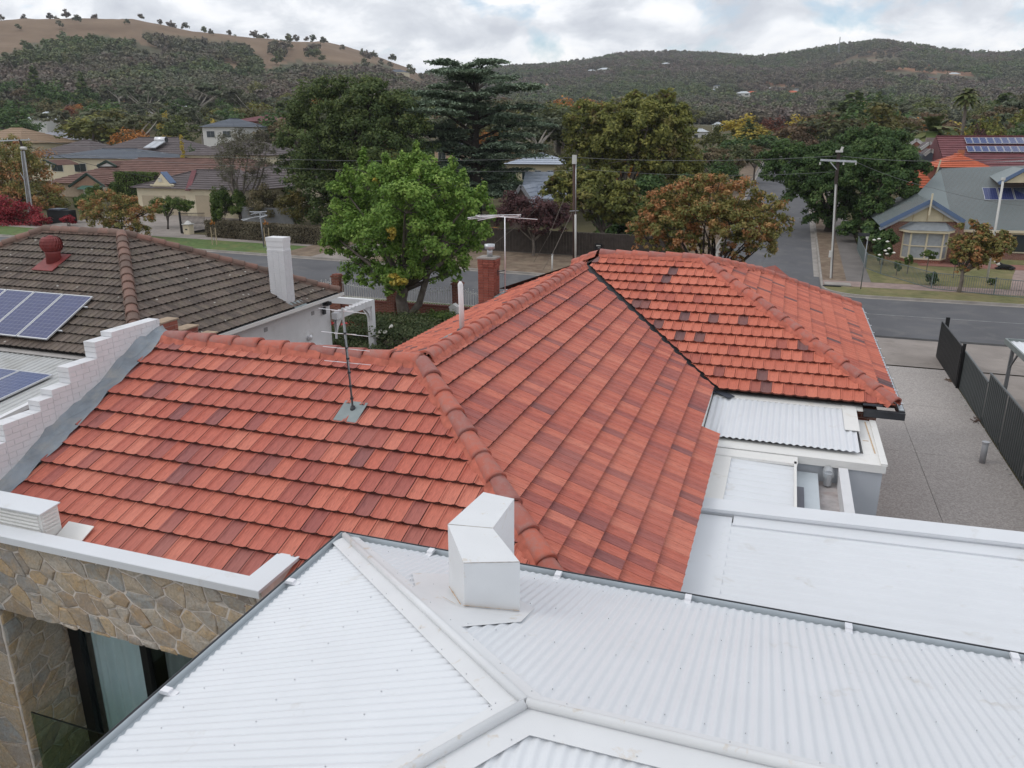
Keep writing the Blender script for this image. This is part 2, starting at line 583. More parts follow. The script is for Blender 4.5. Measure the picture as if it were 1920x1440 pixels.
M_OFFW = plain('off_white_wall', (0.60, 0.59, 0.56), 0.8, var=0.05)
M_LEANTO = plain('weathered_white_iron', (0.47, 0.475, 0.465), 0.5, var=0.06, scale=0.8, dirt=((0.33, 0.32, 0.29), 1.2, 0.5, 0.8))
M_LEAD = plain('lead_flashing', (0.255, 0.285, 0.315), 0.6, var=0.2, scale=3, dirt=((0.35, 0.34, 0.315), 2.8, 0.45, 0.75), bump=0.9, bscale=7)
M_ZINC = plain('zinc_flashing', (0.24, 0.275, 0.275), 0.6, var=0.15, scale=3)
M_CURTAIN = plain('pale_curtain', (0.66, 0.76, 0.78), 0.9, var=0.06, scale=1.0)
M_PINK = plain('faded_pink_paint', (0.42, 0.26, 0.235), 0.8, var=0.08)
M_REDMET = plain('faded_red_metal', (0.22, 0.045, 0.042), 0.55, var=0.2, scale=4)
M_PLANT = None


def solar_mat():
    n = NT('solar_cell')
    tc = n.node('ShaderNodeTexCoord')
    b = n.node('ShaderNodeTexBrick')
    b.offset = 0.0
    b.inputs['Scale'].default_value = 1.0
    b.inputs['Brick Width'].default_value = 0.156; b.inputs['Row Height'].default_value = 0.156; b.inputs['Mortar Size'].default_value = 0.0035
    b.inputs['Color1'].default_value = (0.028, 0.038, 0.125, 1); b.inputs['Color2'].default_value = (0.034, 0.046, 0.145, 1)
    b.inputs['Mortar'].default_value = (0.22, 0.24, 0.33, 1)
    n.L.new(tc.outputs['Object'], b.inputs['Vector'])
    m = n.done(b.outputs['Color'], 0.18, 0, 0.6)
    return m


M_SOLAR = solar_mat()
M_SOLARF = plain('aluminium_panel_frame', (0.6, 0.61, 0.63), 0.35, 0.4, var=0.03)


def glass_clear(name, tint, alpha):
    n = NT(name)
    tr = n.node('ShaderNodeBsdfTransparent'); tr.inputs[0].default_value = tint
    gl = n.node('ShaderNodeBsdfGlossy'); gl.inputs[1].default_value = 0.03
    mx = n.node('ShaderNodeMixShader'); mx.inputs[0].default_value = alpha
    n.L.new(tr.outputs[0], mx.inputs[1]); n.L.new(gl.outputs[0], mx.inputs[2]); n.L.new(mx.outputs[0], n.out.inputs[0])
    return n.m


M_BALGLASS = glass_clear('balustrade_glass', (0.72, 0.82, 0.74, 1), 0.06)
M_WINGLASS = glass_clear('clear_window_glass', (0.94, 0.97, 0.97, 1), 0.07)


def leaf_mat(name, stops, obj_shift=0.0, trans=0.3, alt=None, patch=None, land=False):
    """leaf colour varies from leaf to leaf (rnd), clump to clump (clump) and, for repeated trees, plant to plant"""
    n = NT(name)
    a, c2 = n.attr('rnd'), n.attr('clump')
    f = n.math('ADD', n.math('MULTIPLY', a, 0.55), n.math('MULTIPLY', c2, 0.45))
    c = n.ramp(f, stops)
    if alt:
        pos = n.noise(n.world_pos(), patch or 0.35, 3, 0.6)
        k = n.math('MULTIPLY', n.ramp(n.math('ADD', n.math('MULTIPLY', pos, 0.75), n.math('MULTIPLY', c2, 0.35)), [(alt[0] - 0.04, (0, 0, 0)), (alt[0] + 0.05, (1, 1, 1))]), 1.0)
        c = n.mix(k, c, n.ramp(a, alt[1]))
    if land:                          # whole hillsides differ: bronze scrub, fresh green, grey gum
        wv = n.world_pos()
        c = n.mix(n.ramp(n.noise(wv, 0.006, 4, 0.6), [(0.42, (0, 0, 0)), (0.55, (0.9, 0.9, 0.9))]), c, n.ramp(a, [(0.1, (0.145, 0.11, 0.085)), (0.9, (0.235, 0.185, 0.15))]))
        c = n.mix(n.ramp(n.noise(wv, 0.0085, 4, 0.6, 0.3), [(0.50, (0, 0, 0)), (0.59, (0.85, 0.85, 0.85))]), c, n.ramp(a, [(0.1, (0.08, 0.115, 0.038)), (0.9, (0.165, 0.205, 0.075))]))
    if obj_shift:
        hs = n.node('ShaderNodeHueSaturation')
        o = n.orand()
        n.L.new(n.math('ADD', 0.5 - obj_shift * 0.06, n.math('MULTIPLY', o, obj_shift * 0.12)), hs.inputs['Hue'])
        n.L.new(n.math('ADD', 1 - obj_shift * .45, n.math('MULTIPLY', n.math('FRACT', n.math('MULTIPLY', o, 7.3)), obj_shift * 0.7)), hs.inputs['Saturation'])
        n.L.new(n.math('ADD', 1 - obj_shift * .4, n.math('MULTIPLY', n.math('FRACT', n.math('MULTIPLY', o, 13.7)), obj_shift * 0.8)), hs.inputs['Value'])
        n.L.new(c, hs.inputs['Color'])
        c = hs.outputs[0]
    n.done(c, 0.6, 0, 0.25)
    tl = n.node('ShaderNodeBsdfTranslucent')
    n.L.new(c, tl.inputs[0])
    mx = n.node('ShaderNodeMixShader'); mx.inputs[0].default_value = trans
    n.L.new(n.b.outputs[0], mx.inputs[1]); n.L.new(tl.outputs[0], mx.inputs[2]); n.L.new(mx.outputs[0], n.out.inputs[0])
    return n.m


def g3(a, b, c):
    return [(0.1, a), (0.5, b), (0.9, c)]


L_MAPLE = leaf_mat('bright_maple_leaf', g3((0.10, 0.19, 0.035), (0.20, 0.33, 0.062), (0.34, 0.47, 0.11)), alt=(0.92, [(0, (0.30, 0.26, 0.03)), (1, (0.5, 0.38, 0.05))]), patch=0.9)
L_DARK = leaf_mat('dark_evergreen_leaf', g3((0.045, 0.075, 0.025), (0.095, 0.138, 0.042), (0.18, 0.215, 0.07)))
L_CEDAR = leaf_mat('cedar_needle', g3((0.065, 0.10, 0.065), (0.20, 0.265, 0.18), (0.32, 0.39, 0.26)), trans=0.15)
L_YGREEN = leaf_mat('yellow_green_leaf', g3((0.10, 0.12, 0.03), (0.205, 0.215, 0.055), (0.35, 0.33, 0.085)), alt=(0.72, [(0, (0.10, 0.07, 0.03)), (1, (0.18, 0.13, 0.05))]))
L_ORANGE = leaf_mat('autumn_orange_leaf', g3((0.13, 0.15, 0.045), (0.26, 0.235, 0.075), (0.42, 0.30, 0.105)), alt=(0.615, [(0, (0.33, 0.15, 0.055)), (0.5, (0.47, 0.215, 0.09)), (1, (0.55, 0.32, 0.16))]), patch=0.8)
L_STREET = leaf_mat('deep_green_leaf', g3((0.035, 0.074, 0.025), (0.079, 0.140, 0.042), (0.149, 0.219, 0.067)))
L_RED = leaf_mat('crimson_leaf', g3((0.143, 0.016, 0.023), (0.312, 0.033, 0.046), (0.494, 0.078, 0.091)))
L_PURPLE = leaf_mat('purple_leaf', g3((0.054, 0.028, 0.031), (0.109, 0.051, 0.053), (0.178, 0.085, 0.078)))
L_MAROON = leaf_mat('maroon_leaf', g3((0.093, 0.034, 0.025), (0.186, 0.065, 0.043), (0.264, 0.109, 0.062)))
L_GUM = leaf_mat('gum_leaf', g3((0.074, 0.090, 0.046), (0.132, 0.152, 0.081), (0.202, 0.217, 0.124)), 0.5)
L_OLIVE = leaf_mat('olive_leaf', g3((0.070, 0.078, 0.028), (0.132, 0.136, 0.050), (0.217, 0.202, 0.078)), 0.8)
L_BROWNG = leaf_mat('bronze_foliage', g3((0.093, 0.070, 0.034), (0.163, 0.116, 0.059), (0.240, 0.174, 0.093)), 0.3)
L_YELLOW = leaf_mat('yellow_leaf', g3((0.286, 0.221, 0.039), (0.520, 0.390, 0.065), (0.600, 0.520, 0.130)))
L_BURNT = leaf_mat('burnt_orange_leaf', g3((0.248, 0.116, 0.031), (0.449, 0.186, 0.050), (0.600, 0.279, 0.078)))
L_GREY = leaf_mat('grey_wispy_leaf', g3((0.132, 0.132, 0.090), (0.217, 0.202, 0.147), (0.295, 0.271, 0.209)), trans=0.2, alt=(0.60, [(0, (0.06, 0.065, 0.025)), (1, (0.12, 0.12, 0.05))]))
L_HEDGE = leaf_mat('mottled_hedge_leaf', g3((0.078, 0.065, 0.039), (0.147, 0.121, 0.078), (0.264, 0.232, 0.155)))
L_CLIP = leaf_mat('clipped_green_leaf', g3((0.043, 0.078, 0.019), (0.085, 0.136, 0.031), (0.171, 0.225, 0.054)))
L_ROSE = leaf_mat('rose_bush_leaf', g3((0.034, 0.056, 0.019), (0.078, 0.105, 0.040), (0.163, 0.178, 0.085)))
L_PALM = leaf_mat('palm_frond', g3((0.070, 0.101, 0.031), (0.132, 0.163, 0.054), (0.248, 0.240, 0.109)))
L_HILL = leaf_mat('hill_scrub_leaf', g3((0.08, 0.092, 0.052), (0.146, 0.158, 0.09), (0.22, 0.225, 0.134)), 0.5, 0.15, land=True)
M_PETALR = plain('red_petal', (0.45, 0.02, 0.03), 0.6, var=0.2, scale=9)
M_PETALW = plain('white_petal', (0.72, 0.70, 0.64), 0.6, var=0.1, scale=9)

# ------------------------------------------------------------------ terrain, hills and the forest on them
from mathutils import noise as mno


def az_tan(px, py):
    d = ray(px, py)
    return math.atan2(d.x, d.y), d.z / math.hypot(d.x, d.y)


def table(pts):
    q = sorted(az_tan(*p) for p in pts)
    return np.array([a for a, _ in q]), np.array([t for _, t in q])


RL = table([(-700, 90), (-400, 70), (-200, 62), (0, 60), (150, 57), (250, 60), (320, 74), (420, 81), (520, 85), (600, 90), (700, 112), (760, 130), (800, 152), (900, 190), (1000, 220), (1150, 240), (1300, 255)])
RR = table([(300, 250), (500, 225), (650, 190), (760, 158), (900, 146), (1000, 134), (1060, 131), (1100, 128), (1160, 119), (1250, 116), (1340, 120), (1440, 121), (1500, 116), (1540, 110), (1600, 101), (1640, 94), (1700, 98), (1750, 109), (1820, 119), (1900, 117), (1950, 115), (2200, 118), (2600, 150)])


def hills(x, y):
    x = np.asarray(x, float); y = np.asarray(y, float)
    r = np.hypot(x, y)
    a = np.arctan2(x, y)
    front = sstep(0.1, 0.6, np.cos(a + YAW))
    base = ground(x, y)
    zl = 9 + 980 * np.interp(a, *RL); zr = 9 + 1750 * np.interp(a, *RR)
    sl = sstep(300, 980, r) * (1 - 0.75 * sstep(1010, 1700, r)); sr = sstep(400, 1750, r) * (1 - 0.6 * sstep(1790, 2700, r))
    b = np.minimum(base, 16 + 0.0 * r)
    hl = np.where(zl > b, (zl - b) * sl, 0) * front
    hr = np.where(zr > b, (zr - b) * sr, 0) * front
    h = np.maximum(hl, hr)
    return b + h, h


def build_terrain():
    az = [az_tan(px, HZY)[0] for px in range(-420, 2361, 4)]
    az = sorted(az)
    step = R(4)
    k = int((2 * math.pi - (az[-1] - az[0])) / step)
    az = az + [az[-1] + (2 * math.pi - (az[-1] - az[0])) * (i + 1) / (k + 1) for i in range(k)]
    rr = [4.0]
    while rr[-1] < 3000:
        rr.append(rr[-1] + max(2.5, min(rr[-1] * 0.028, 18 if rr[-1] < 1900 else 120)))
    A, RRR = np.meshgrid(np.array(az), np.array(rr), indexing='ij')
    X, Y = np.sin(A) * RRR, np.cos(A) * RRR
    Z, H = hills(X, Y)
    nx, ny = X.ravel(), Y.ravel()
    rough = np.array([mno.fractal(Vector((x / 130, y / 130, 0.3)), 1.0, 2.0, 4) if h > 3 else 0 for x, y, h in zip(nx, ny, H.ravel())]).reshape(X.shape)
    amp = np.minimum(H * 0.10, 9) * (1 - sstep(0.93, 1.0, RRR / np.where(A < -0.35, 980, 1750)) * 0.6)
    Z = Z + rough * amp - 0.06
    na, nrr = X.shape
    V = np.stack([X.ravel(), Y.ravel(), Z.ravel()], 1)
    V = np.vstack([V, [[0, 0, -0.06]]])
    idx = np.arange(na * nrr).reshape(na, nrr)
    nxt = np.roll(idx, -1, axis=0)
    F = np.stack([idx[:, :-1], nxt[:, :-1], nxt[:, 1:], idx[:, 1:]], -1).reshape(-1, 4)
    faces = [tuple(f[::-1]) for f in F.tolist()] + [(int(idx[i, 0]), int(nxt[i, 0]), na * nrr)[::-1] for i in range(na)]
    me = bpy.data.meshes.new('terrain')
    me.from_pydata(V.tolist(), [], faces)
    me.polygons.foreach_set('use_smooth', [True] * len(me.polygons))
    gr = np.zeros(len(V)); cl = np.zeros(len(V))
    for i in range(len(V) - 1):
        if H.ravel()[i] > 4:
            gr[i], cl[i] = cover(V[i])
    for nm, arr in (('grass', gr), ('cliff', cl), ('near', (np.hypot(V[:, 0], V[:, 1]) < 330).astype(float))):
        at = me.attributes.new(nm, 'FLOAT', 'POINT')
        at.data.foreach_set('value', arr.astype(np.float32))
    n = NT('terrain')
    w = n.world_pos()
    nz = n.noise(w, 0.012, 6, 0.62)
    grass = n.ramp(n.noise(w, 0.02, 7, 0.6), [(0.3, (0.155, 0.105, 0.07)), (0.55, (0.215, 0.152, 0.103)), (0.75, (0.265, 0.195, 0.135))])
    forest = n.ramp(n.noise(w, 0.06, 5), [(0.3, (0.085, 0.088, 0.055)), (0.6, (0.13, 0.118, 0.08)), (0.8, (0.17, 0.14, 0.105))])
    cliff = n.ramp(n.noise(w, 0.05, 6, 0.7), [(0.3, (0.17, 0.10, 0.065)), (0.6, (0.33, 0.18, 0.11)), (0.8, (0.42, 0.27, 0.17))])
    soil = n.ramp(n.noise(w, 0.2, 6), [(0.3, (0.07, 0.065, 0.035)), (0.7, (0.13, 0.11, 0.06))])
    c = n.mix(n.attr('grass'), forest, grass)
    c = n.mix(n.attr('cliff'), c, cliff)
    c = n.mix(n.attr('near'), c, soil)
    n.done(c, 0.95, 0, 0.1)
    me.materials.append(n.m)
    me.update()
    return kind(link('terrain', me), 'structure')


def inpoly(x, y, poly):
    c = False
    j = len(poly) - 1
    for i in range(len(poly)):
        xi, yi = poly[i]; xj, yj = poly[j]
        if (yi > y) != (yj > y) and x < (xj - xi) * (y - yi) / (yj - yi) + xi:
            c = not c
        j = i
    return c


GLINE = np.array([(-700, 110), (-300, 97), (0, 97), (30, 94), (60, 82), (120, 72), (170, 69), (240, 72), (265, 84), (290, 94), (310, 90), (340, 92), (390, 100), (420, 113), (440, 136), (490, 139), (505, 126), (560, 113), (620, 119), (660, 121), (720, 119), (760, 138), (790, 152)], float)
CLUMPS = [[(268, 56), (300, 60), (380, 70), (462, 78), (470, 97), (400, 99), (350, 84), (300, 81), (275, 66)], [(455, 104), (490, 102), (492, 126), (455, 128)], [(505, 76), (545, 76), (540, 90), (510, 92)], [(575, 80), (600, 82), (598, 88), (575, 88)]]
YGR = [[(1540, 124), (1580, 106), (1625, 96), (1660, 91), (1700, 95), (1715, 102), (1660, 107), (1600, 114), (1570, 124)], [(1280, 118), (1300, 116), (1310, 122), (1290, 124)]]
CLF = [[(1655, 126), (1700, 115), (1740, 119), (1800, 124), (1845, 136), (1820, 143), (1760, 138), (1700, 137), (1660, 134)], [(1515, 132), (1545, 122), (1552, 128), (1525, 136)], [(1010, 152), (1030, 150), (1030, 158), (1012, 160)], [(1130, 146), (1145, 146), (1142, 152), (1130, 152)], [(1425, 148), (1500, 152), (1495, 164), (1430, 160)], [(1300, 150), (1330, 150), (1325, 157), (1300, 157)]]


def cover(p):                     # what covers the hillside at p: dry grass, bare cutting, or neither (forest)
    px, py = proj(p)
    j = mno.fractal(Vector((p[0] / 60, p[1] / 60, 0.7)), 1.0, 2.0, 4) * 7
    k = mno.fractal(Vector((p[0] / 60, p[1] / 60, 5.7)), 1.0, 2.0, 4) * 7
    x, y = px + j, py + k
    r = math.hypot(p[0], p[1])
    g = 0.0
    if r < 1250 and px < 800:
        if y < np.interp(x, GLINE[:, 0], GLINE[:, 1]):
            g = 1.0
            if any(inpoly(x, y, c) for c in CLUMPS):
                g = 0.25
    if r > 1000 and any(inpoly(x, y, c) for c in YGR):
        g = 0.85
    c = 1.0 if r > 900 and px > 900 and any(inpoly(px + j * .6, py + k * .4, q) for q in CLF) else 0.0
    return g, c


terrain_obj = build_terrain()
# ------------------------------------------------------------------ foliage: many small leaves gathered in clumps
def leaf_mesh(name, C, Nv, size, clump, mat, asp=0.62, seed=0, flat=0.0):
    g = np.random.default_rng(seed + 5)
    n = len(C)
    Nv = Nv + g.normal(0, 0.55 * (1 - flat), (n, 3))
    Nv /= np.linalg.norm(Nv, axis=1, keepdims=True) + 1e-9
    t = g.normal(0, 1, (n, 3))
    t[:, 2] -= 0.4 * (1 - flat)
    t -= Nv * np.sum(t * Nv, 1, keepdims=True)
    t /= np.linalg.norm(t, axis=1, keepdims=True) + 1e-9
    b = np.cross(Nv, t)
    s = (size * g.uniform(0.6, 1.3, n))[:, None]
    V = np.empty((n, 4, 3))
    V[:, 0] = C - t * s * .5
    V[:, 1] = C + b * s * asp * .5 + Nv * s * 0.10
    V[:, 2] = C + t * s * .5
    V[:, 3] = C - b * s * asp * .5 + Nv * s * 0.10
    me = bpy.data.meshes.new(name)
    me.vertices.add(n * 4)
    me.vertices.foreach_set('co', V.astype(np.float32).ravel())
    me.loops.add(n * 4)
    me.loops.foreach_set('vertex_index', np.arange(n * 4, dtype=np.int32))
    me.polygons.add(n)
    me.polygons.foreach_set('loop_start', np.arange(0, n * 4, 4, dtype=np.int32))
    me.update(calc_edges=True)
    for nm, arr in (('rnd', g.uniform(0, 1, n)), ('clump', clump)):
        a = me.attributes.new(nm, 'FLOAT', 'FACE')
        a.data.foreach_set('value', np.asarray(arr, np.float32))
    me.materials.append(mat)
    return me


def crown_points(lobes, n, seed, subs=26, sub_r=0.34, shell=0.9, squash=0.8, core=0.12):
    """lobes: (x,y,z,rx,ry,rz). Leaves sit in sub-clumps spread over each lobe's outside, a few inside."""
    g = np.random.default_rng(seed)
    L = np.array(lobes, float)
    area = (L[:, 3] * L[:, 4] * L[:, 5]) ** (2 / 3)
    cnt = np.maximum((n * area / area.sum()).astype(int), 8)
    Cs, Ns, Ks = [], [], []
    for l, c in zip(L, cnt):
        ctr, rad = l[:3], l[3:6]
        k = max(int(subs), 3)
        d = g.normal(0, 1, (k, 3)); d /= np.linalg.norm(d, axis=1, keepdims=True)
        d[:, 2] = np.where(d[:, 2] < -0.55, -d[:, 2], d[:, 2])
        rr = g.uniform(0.62, 1.0, k)[:, None]
        sc = d * rr * shell
        val = g.uniform(0, 1, k)
        wgt = g.uniform(0.6, 1.4, k); wgt /= wgt.sum()
        pick = g.choice(k, c, p=wgt)
        e = g.normal(0, 1, (c, 3)); e /= np.linalg.norm(e, axis=1, keepdims=True)
        er = g.uniform(0, 1, c)[:, None] ** 0.45
        q = sc[pick] + e * er * sub_r * np.array([1, 1, squash])
        inn = g.uniform(0, 1, c) < core
        q[inn] *= g.uniform(0.2, 0.8, inn.sum())[:, None]
        P = ctr + q * rad
        nn = e * 0.7 + d[pick] * 0.5 + np.array([0, 0, 0.55])
        Cs.append(P); Ns.append(nn); Ks.append(val[pick])
    return np.vstack(Cs), np.vstack(Ns), np.concatenate(Ks)


def limb(mb, a, b, r0, r1, bend, g, n=5, sides=6):
    a, b = Vector(a), Vector(b)
    L = (b - a).length
    o = Vector((g.uniform(-1, 1), g.uniform(-1, 1), g.uniform(0, .6))) * bend * L
    pts = []
    for i in range(n + 1):
        t = i / n
        pts.append(a.lerp(b, t) + o * math.sin(math.pi * t) * (1 - .3 * t))
    mb.tube(pts, [r0 + (r1 - r0) * (i / n) for i in range(n + 1)], sides)


def make_tree(name, label, cat, loc, lobes, nleaf, size, lmat, bark, trunk_h, trunk_r, seed=1, group=None, subs=26, sub_r=0.34,
              fork=None, branches=True, extra=None, asp=0.62, squash=0.8, core=0.12, flat=0.0, trunks=None):
    t = thing(name, label, cat, group, loc)
    g = random.Random(seed)
    mb = MB()
    if trunks:
        for pts, rad in trunks:
            mb.tube(pts, rad, 9)
    else:
        mb.tube([(0, 0, -0.3), (0, 0, 0.1), (0.04 * trunk_h, .02, trunk_h * .5), (0, 0, trunk_h)], [trunk_r * 1.35, trunk_r * 1.1, trunk_r * .9, trunk_r * .75], 10)
    if branches:
        for l in lobes:
            limb(mb, (0, 0, trunk_h * g.uniform(.8, 1.0)), (l[0], l[1], l[2] + l[5] * .2), trunk_r * .5, trunk_r * .08, 0.12, g)
            for _ in range(4):
                d = Vector((g.uniform(-1, 1) * l[3], g.uniform(-1, 1) * l[4], g.uniform(-.3, 1) * l[5])) * .8
                limb(mb, (l[0], l[1], l[2]), Vector(l[:3]) + d, trunk_r * .12, trunk_r * .02, 0.1, g, 3, 4)
    mb.build('trunk', bark, t, True)
    C, Nn, K = crown_points(lobes, nleaf, seed, subs, sub_r, squash=squash, core=core)
    if extra is not None:
        C = np.vstack([C, extra[0]]); Nn = np.vstack([Nn, extra[1]]); K = np.concatenate([K, extra[2]])
    me = leaf_mesh('crown', C, Nn, size, K, lmat, asp, seed, flat)
    link('crown', me, t)
    return t


def bush(name, label, cat, loc, rx, ry, h, n, size, lmat, seed=1, group=None, subs=30, part='foliage', top=None):
    t = thing(name, label, cat, group, loc)
    mb = MB()
    g = random.Random(seed)
    for _ in range(5):
        limb(mb, (g.uniform(-.1, .1), g.uniform(-.1, .1), -.1), (g.uniform(-.5, .5) * rx, g.uniform(-.5, .5) * ry, h * .7), 0.03, 0.008, .1, g, 3, 5)
    mb.build('stem', M_DBARK, t)
    C, Nn, K = crown_points([(0, 0, h * .52, rx, ry, h * .52)], n, seed, subs, 0.3)
    C[:, 2] = np.maximum(C[:, 2], 0.03)
    link(part, leaf_mesh(part, C, Nn, size, K, lmat, 0.62, seed), t)
    return t


def round_lobes(g, W, H, z0, n=7, rise=0.8):
    """a crown of n lobes about W wide, from z0 up to H"""
    ch = H - z0
    out = [(0, 0, z0 + ch * .55, W * .36, W * .36, ch * .45)]
    for i in range(n):
        a = 2 * math.pi * i / n + g.uniform(-.35, .35)
        d = W * .5 * g.uniform(.45, .72)
        r = W * g.uniform(.18, .27)
        zz = z0 + ch * g.uniform(.28, .72) * rise
        out.append((math.cos(a) * d, math.sin(a) * d, zz, r, r, ch * g.uniform(.2, .32)))
    return out


# prototypes that far trees share: (mesh_crown, mesh_trunk) of a 10 m tree
PROTO = {}


def proto(kindname, lmat, seed, shape='round', n=1300, size=0.85, bark=None):
    g = random.Random(seed)
    key = (kindname, seed)
    if key in PROTO:
        return PROTO[key]
    mb = MB()
    bark = bark or M_BARK
    if shape == 'round':
        lob = round_lobes(g, 9, 10, 2.2, 7)
        mb.tube([(0, 0, -1.5), (0, 0, 3), (.3, .1, 6)], [.35, .28, .1], 6)
    elif shape == 'gum':
        lob = []
        mb.tube([(0, 0, -1.5), (.2, 0, 2.5), (-.1, .2, 4)], [.4, .33, .26], 7)
        for i in range(9):
            a = g.uniform(0, 6.28); d = g.uniform(1.2, 4.6); z = g.uniform(5.2, 9.2) - d * .25
            r = g.uniform(1.2, 2.0)
            lob.append((math.cos(a) * d, math.sin(a) * d, z, r, r, r * .62))
            limb(mb, (0, 0, 3.6), lob[-1][:3], .17, .04, .12, g, 4, 5)
    elif shape == 'cone':
        lob = [(0, 0, 1.5 + 8.2 * i / 7, 2.6 * (1 - i / 8.2), 2.6 * (1 - i / 8.2), 1.1) for i in range(8)]
        mb.tube([(0, 0, -1.5), (0, 0, 8)], [.3, .05], 6)
    elif shape == 'column':
        lob = [(0, 0, 1.2 + 8.0 * i / 6, 1.3 - .12 * i, 1.3 - .12 * i, 1.3) for i in range(7)]
        mb.tube([(0, 0, -1.5), (0, 0, 8)], [.25, .05], 6)
    elif shape == 'flat':
        lob = [(0, 0, 7.6, 3, 3, 1.5)]
        mb.tube([(0, 0, -1.5), (0, 0, 3.5)], [.4, .3], 6)
        for i in range(10):
            a = g.uniform(0, 6.28); d = g.uniform(2.0, 5.4)
            lob.append((math.cos(a) * d, math.sin(a) * d, 8.2 - d * .5 + g.uniform(-.5, .5), 1.7, 1.7, .95))
            limb(mb, (0, 0, 3.2), lob[-1][:3], .16, .04, .1, g, 4, 5)
    C, Nn, K = crown_points(lob, n, seed, 12, 0.4)
    PROTO[key] = (leaf_mesh('crown', C, Nn, size, K, lmat, .7, seed), mb.build('trunk', bark, mesh_only=True))
    return PROTO[key]


FAR_KINDS = {
    'gum': [proto('gum', L_GUM, s, 'gum', 1500, .62, M_PBARK) for s in (1, 2, 3)],
    'olive': [proto('olive', L_OLIVE, s, 'round', 1700, .6) for s in (4, 5, 6)],
    'dark': [proto('dark', L_STREET, s, 'round', 1700, .6) for s in (7, 8)],
    'pine': [proto('pine', L_DARK, s, 'cone', 1200, .6) for s in (9, 10)],
    'bronze': [proto('bronze', L_BROWNG, s, 'flat', 1700, .6) for s in (11, 12)],
    'burnt': [proto('burnt', L_BURNT, 13, 'round', 1700, .6)],
    'ygreen': [proto('ygreen', L_YGREEN, s, 'round', 1700, .6) for s in (14, 15)],
    'maroon': [proto('maroon', L_MAROON, 16, 'round', 1700, .6)],
    'yellow': [proto('yellow', L_YELLOW, 17, 'round', 1500, .6)],
    'column': [proto('column', L_YELLOW, 18, 'column', 900, .45)],
    'purple': [proto('purple', L_PURPLE, 19, 'round', 1700, .6)],
}
FAR_N = {}


def far_tree(name, label, kindname, x, y, h, w=None, group=None, rz=None, cat='tree'):
    pr = FAR_KINDS[kindname]
    i = FAR_N.get(kindname, 0); FAR_N[kindname] = i + 1
    cm, tm = pr[i % len(pr)]
    w = w or h * .9
    t = thing(name, label, cat, group, (x, y, gz_h(x, y)), rz if rz is not None else (i * 2.4) % 6.28)
    base_w = {'column': 2.4, 'pine': 5.2, 'gum': 10, 'bronze': 12}.get(kindname, 10.0)
    t.scale = (w / base_w, w / base_w, h / 10.0)
    link('trunk', tm, t); link('crown', cm, t)
    return t


def gz_h(x, y):
    return float(hills(x, y)[0])


def GT(px, Y, top_py):             # foot on the ground at depth Y under a pixel column, and the height of the thing up to top_py
    p = AT(px, top_py, Y)
    g0 = gz_h(p.x, Y)
    return p.x, Y, p.z - g0
# ------------------------------------------------------------------ the road, verges, footpaths
KY0, KY1 = 39.3, 49.7             # main road kerb to kerb
SX0, SX1 = -4.9, 2.45             # side street kerb to kerb


def strip(name, A, B, dz, mat, nsub=1, k='structure'):
    mb = MB()
    n = len(A)
    for j in range(nsub + 1):
        t = j / nsub
        for a, b in zip(A, B):
            x, y = a[0] + (b[0] - a[0]) * t, a[1] + (b[1] - a[1]) * t
            mb.v.append((x, y, gz(x, y) + dz))
    for j in range(nsub):
        for i in range(n - 1):
            mb.f.append((j * n + i, j * n + i + 1, (j + 1) * n + i + 1, (j + 1) * n + i)); mb.m.append(0)
    o = mb.build(name, mat)
    if sum(p.normal.z for p in o.data.polygons) < 0:
        o.data.flip_normals()
    return kind(o, k)


def xs(a, b, s=4.0):
    n = max(2, int(abs(b - a) / s) + 1)
    return [a + (b - a) * i / (n - 1) for i in range(n)]


def kerb(name, pts, side=1.0, h=0.13, w=0.16, dz=0.0):
    """a kerb of precast lengths along pts: top, face and a gutter apron"""
    mb = MB()
    P = [Vector((x, y, 0)) for x, y in pts]
    rows = []
    for i, p in enumerate(P):
        d = (P[min(i + 1, len(P) - 1)] - P[max(i - 1, 0)]).normalized()
        nrm = Vector((-d.y, d.x, 0)) * side
        g0 = gz(p.x, p.y) + dz
        rows.append([(p - nrm * .34) + Vector((0, 0, g0 + .012)), p + Vector((0, 0, g0 + .012)), p + nrm * .03 + Vector((0, 0, g0 + h)), p + nrm * w + Vector((0, 0, g0 + h)), p + nrm * w + Vector((0, 0, g0 - .05))])
    k = 5
    for r in rows:
        mb.v += [tuple(q) for q in r]
    for i in range(len(rows) - 1):
        for j in range(k - 1):
            mb.f.append((i * k + j, (i + 1) * k + j, (i + 1) * k + j + 1, i * k + j + 1)); mb.m.append(0)
    o = mb.build(name, M_KERB)
    return kind(o, 'structure')


X0, X1 = -170, 95
strip('main_road', [(x, KY0) for x in xs(X0, X1)], [(x, KY1 + .05) for x in xs(X0, X1)], 0.0, M_ASPHALT, 3)
strip('centre_line', [(x, 44.9) for x in xs(3.5, 40)], [(x, 44.99) for x in xs(3.5, 40)], 0.008, M_PAINT)
ys = [KY1 + .05 + 6 * i for i in range(20)]
strip('side_street', [(SX0, y) for y in ys], [(SX1, y) for y in ys], 0.004, M_ASPHALT, 2)
arcR = [(2.45 + 2.6 - 2.6 * math.cos(t), 52.3 - 2.6 * math.sin(t)) for t in np.linspace(0, math.pi / 2, 8)]
arcL = [(SX0 - 2.6 + 2.6 * math.cos(t), 52.3 - 2.6 * math.sin(t)) for t in np.linspace(0, math.pi / 2, 8)]
strip('street_corner', arcR, [(2.40, 52.4)] * 4 + [(2.4, 49.7)] * 4, 0.004, M_ASPHALT)
strip('street_corner', arcL, [(SX0 + .05, 52.4)] * 4 + [(SX0 + .05, 49.7)] * 4, 0.004, M_ASPHALT)
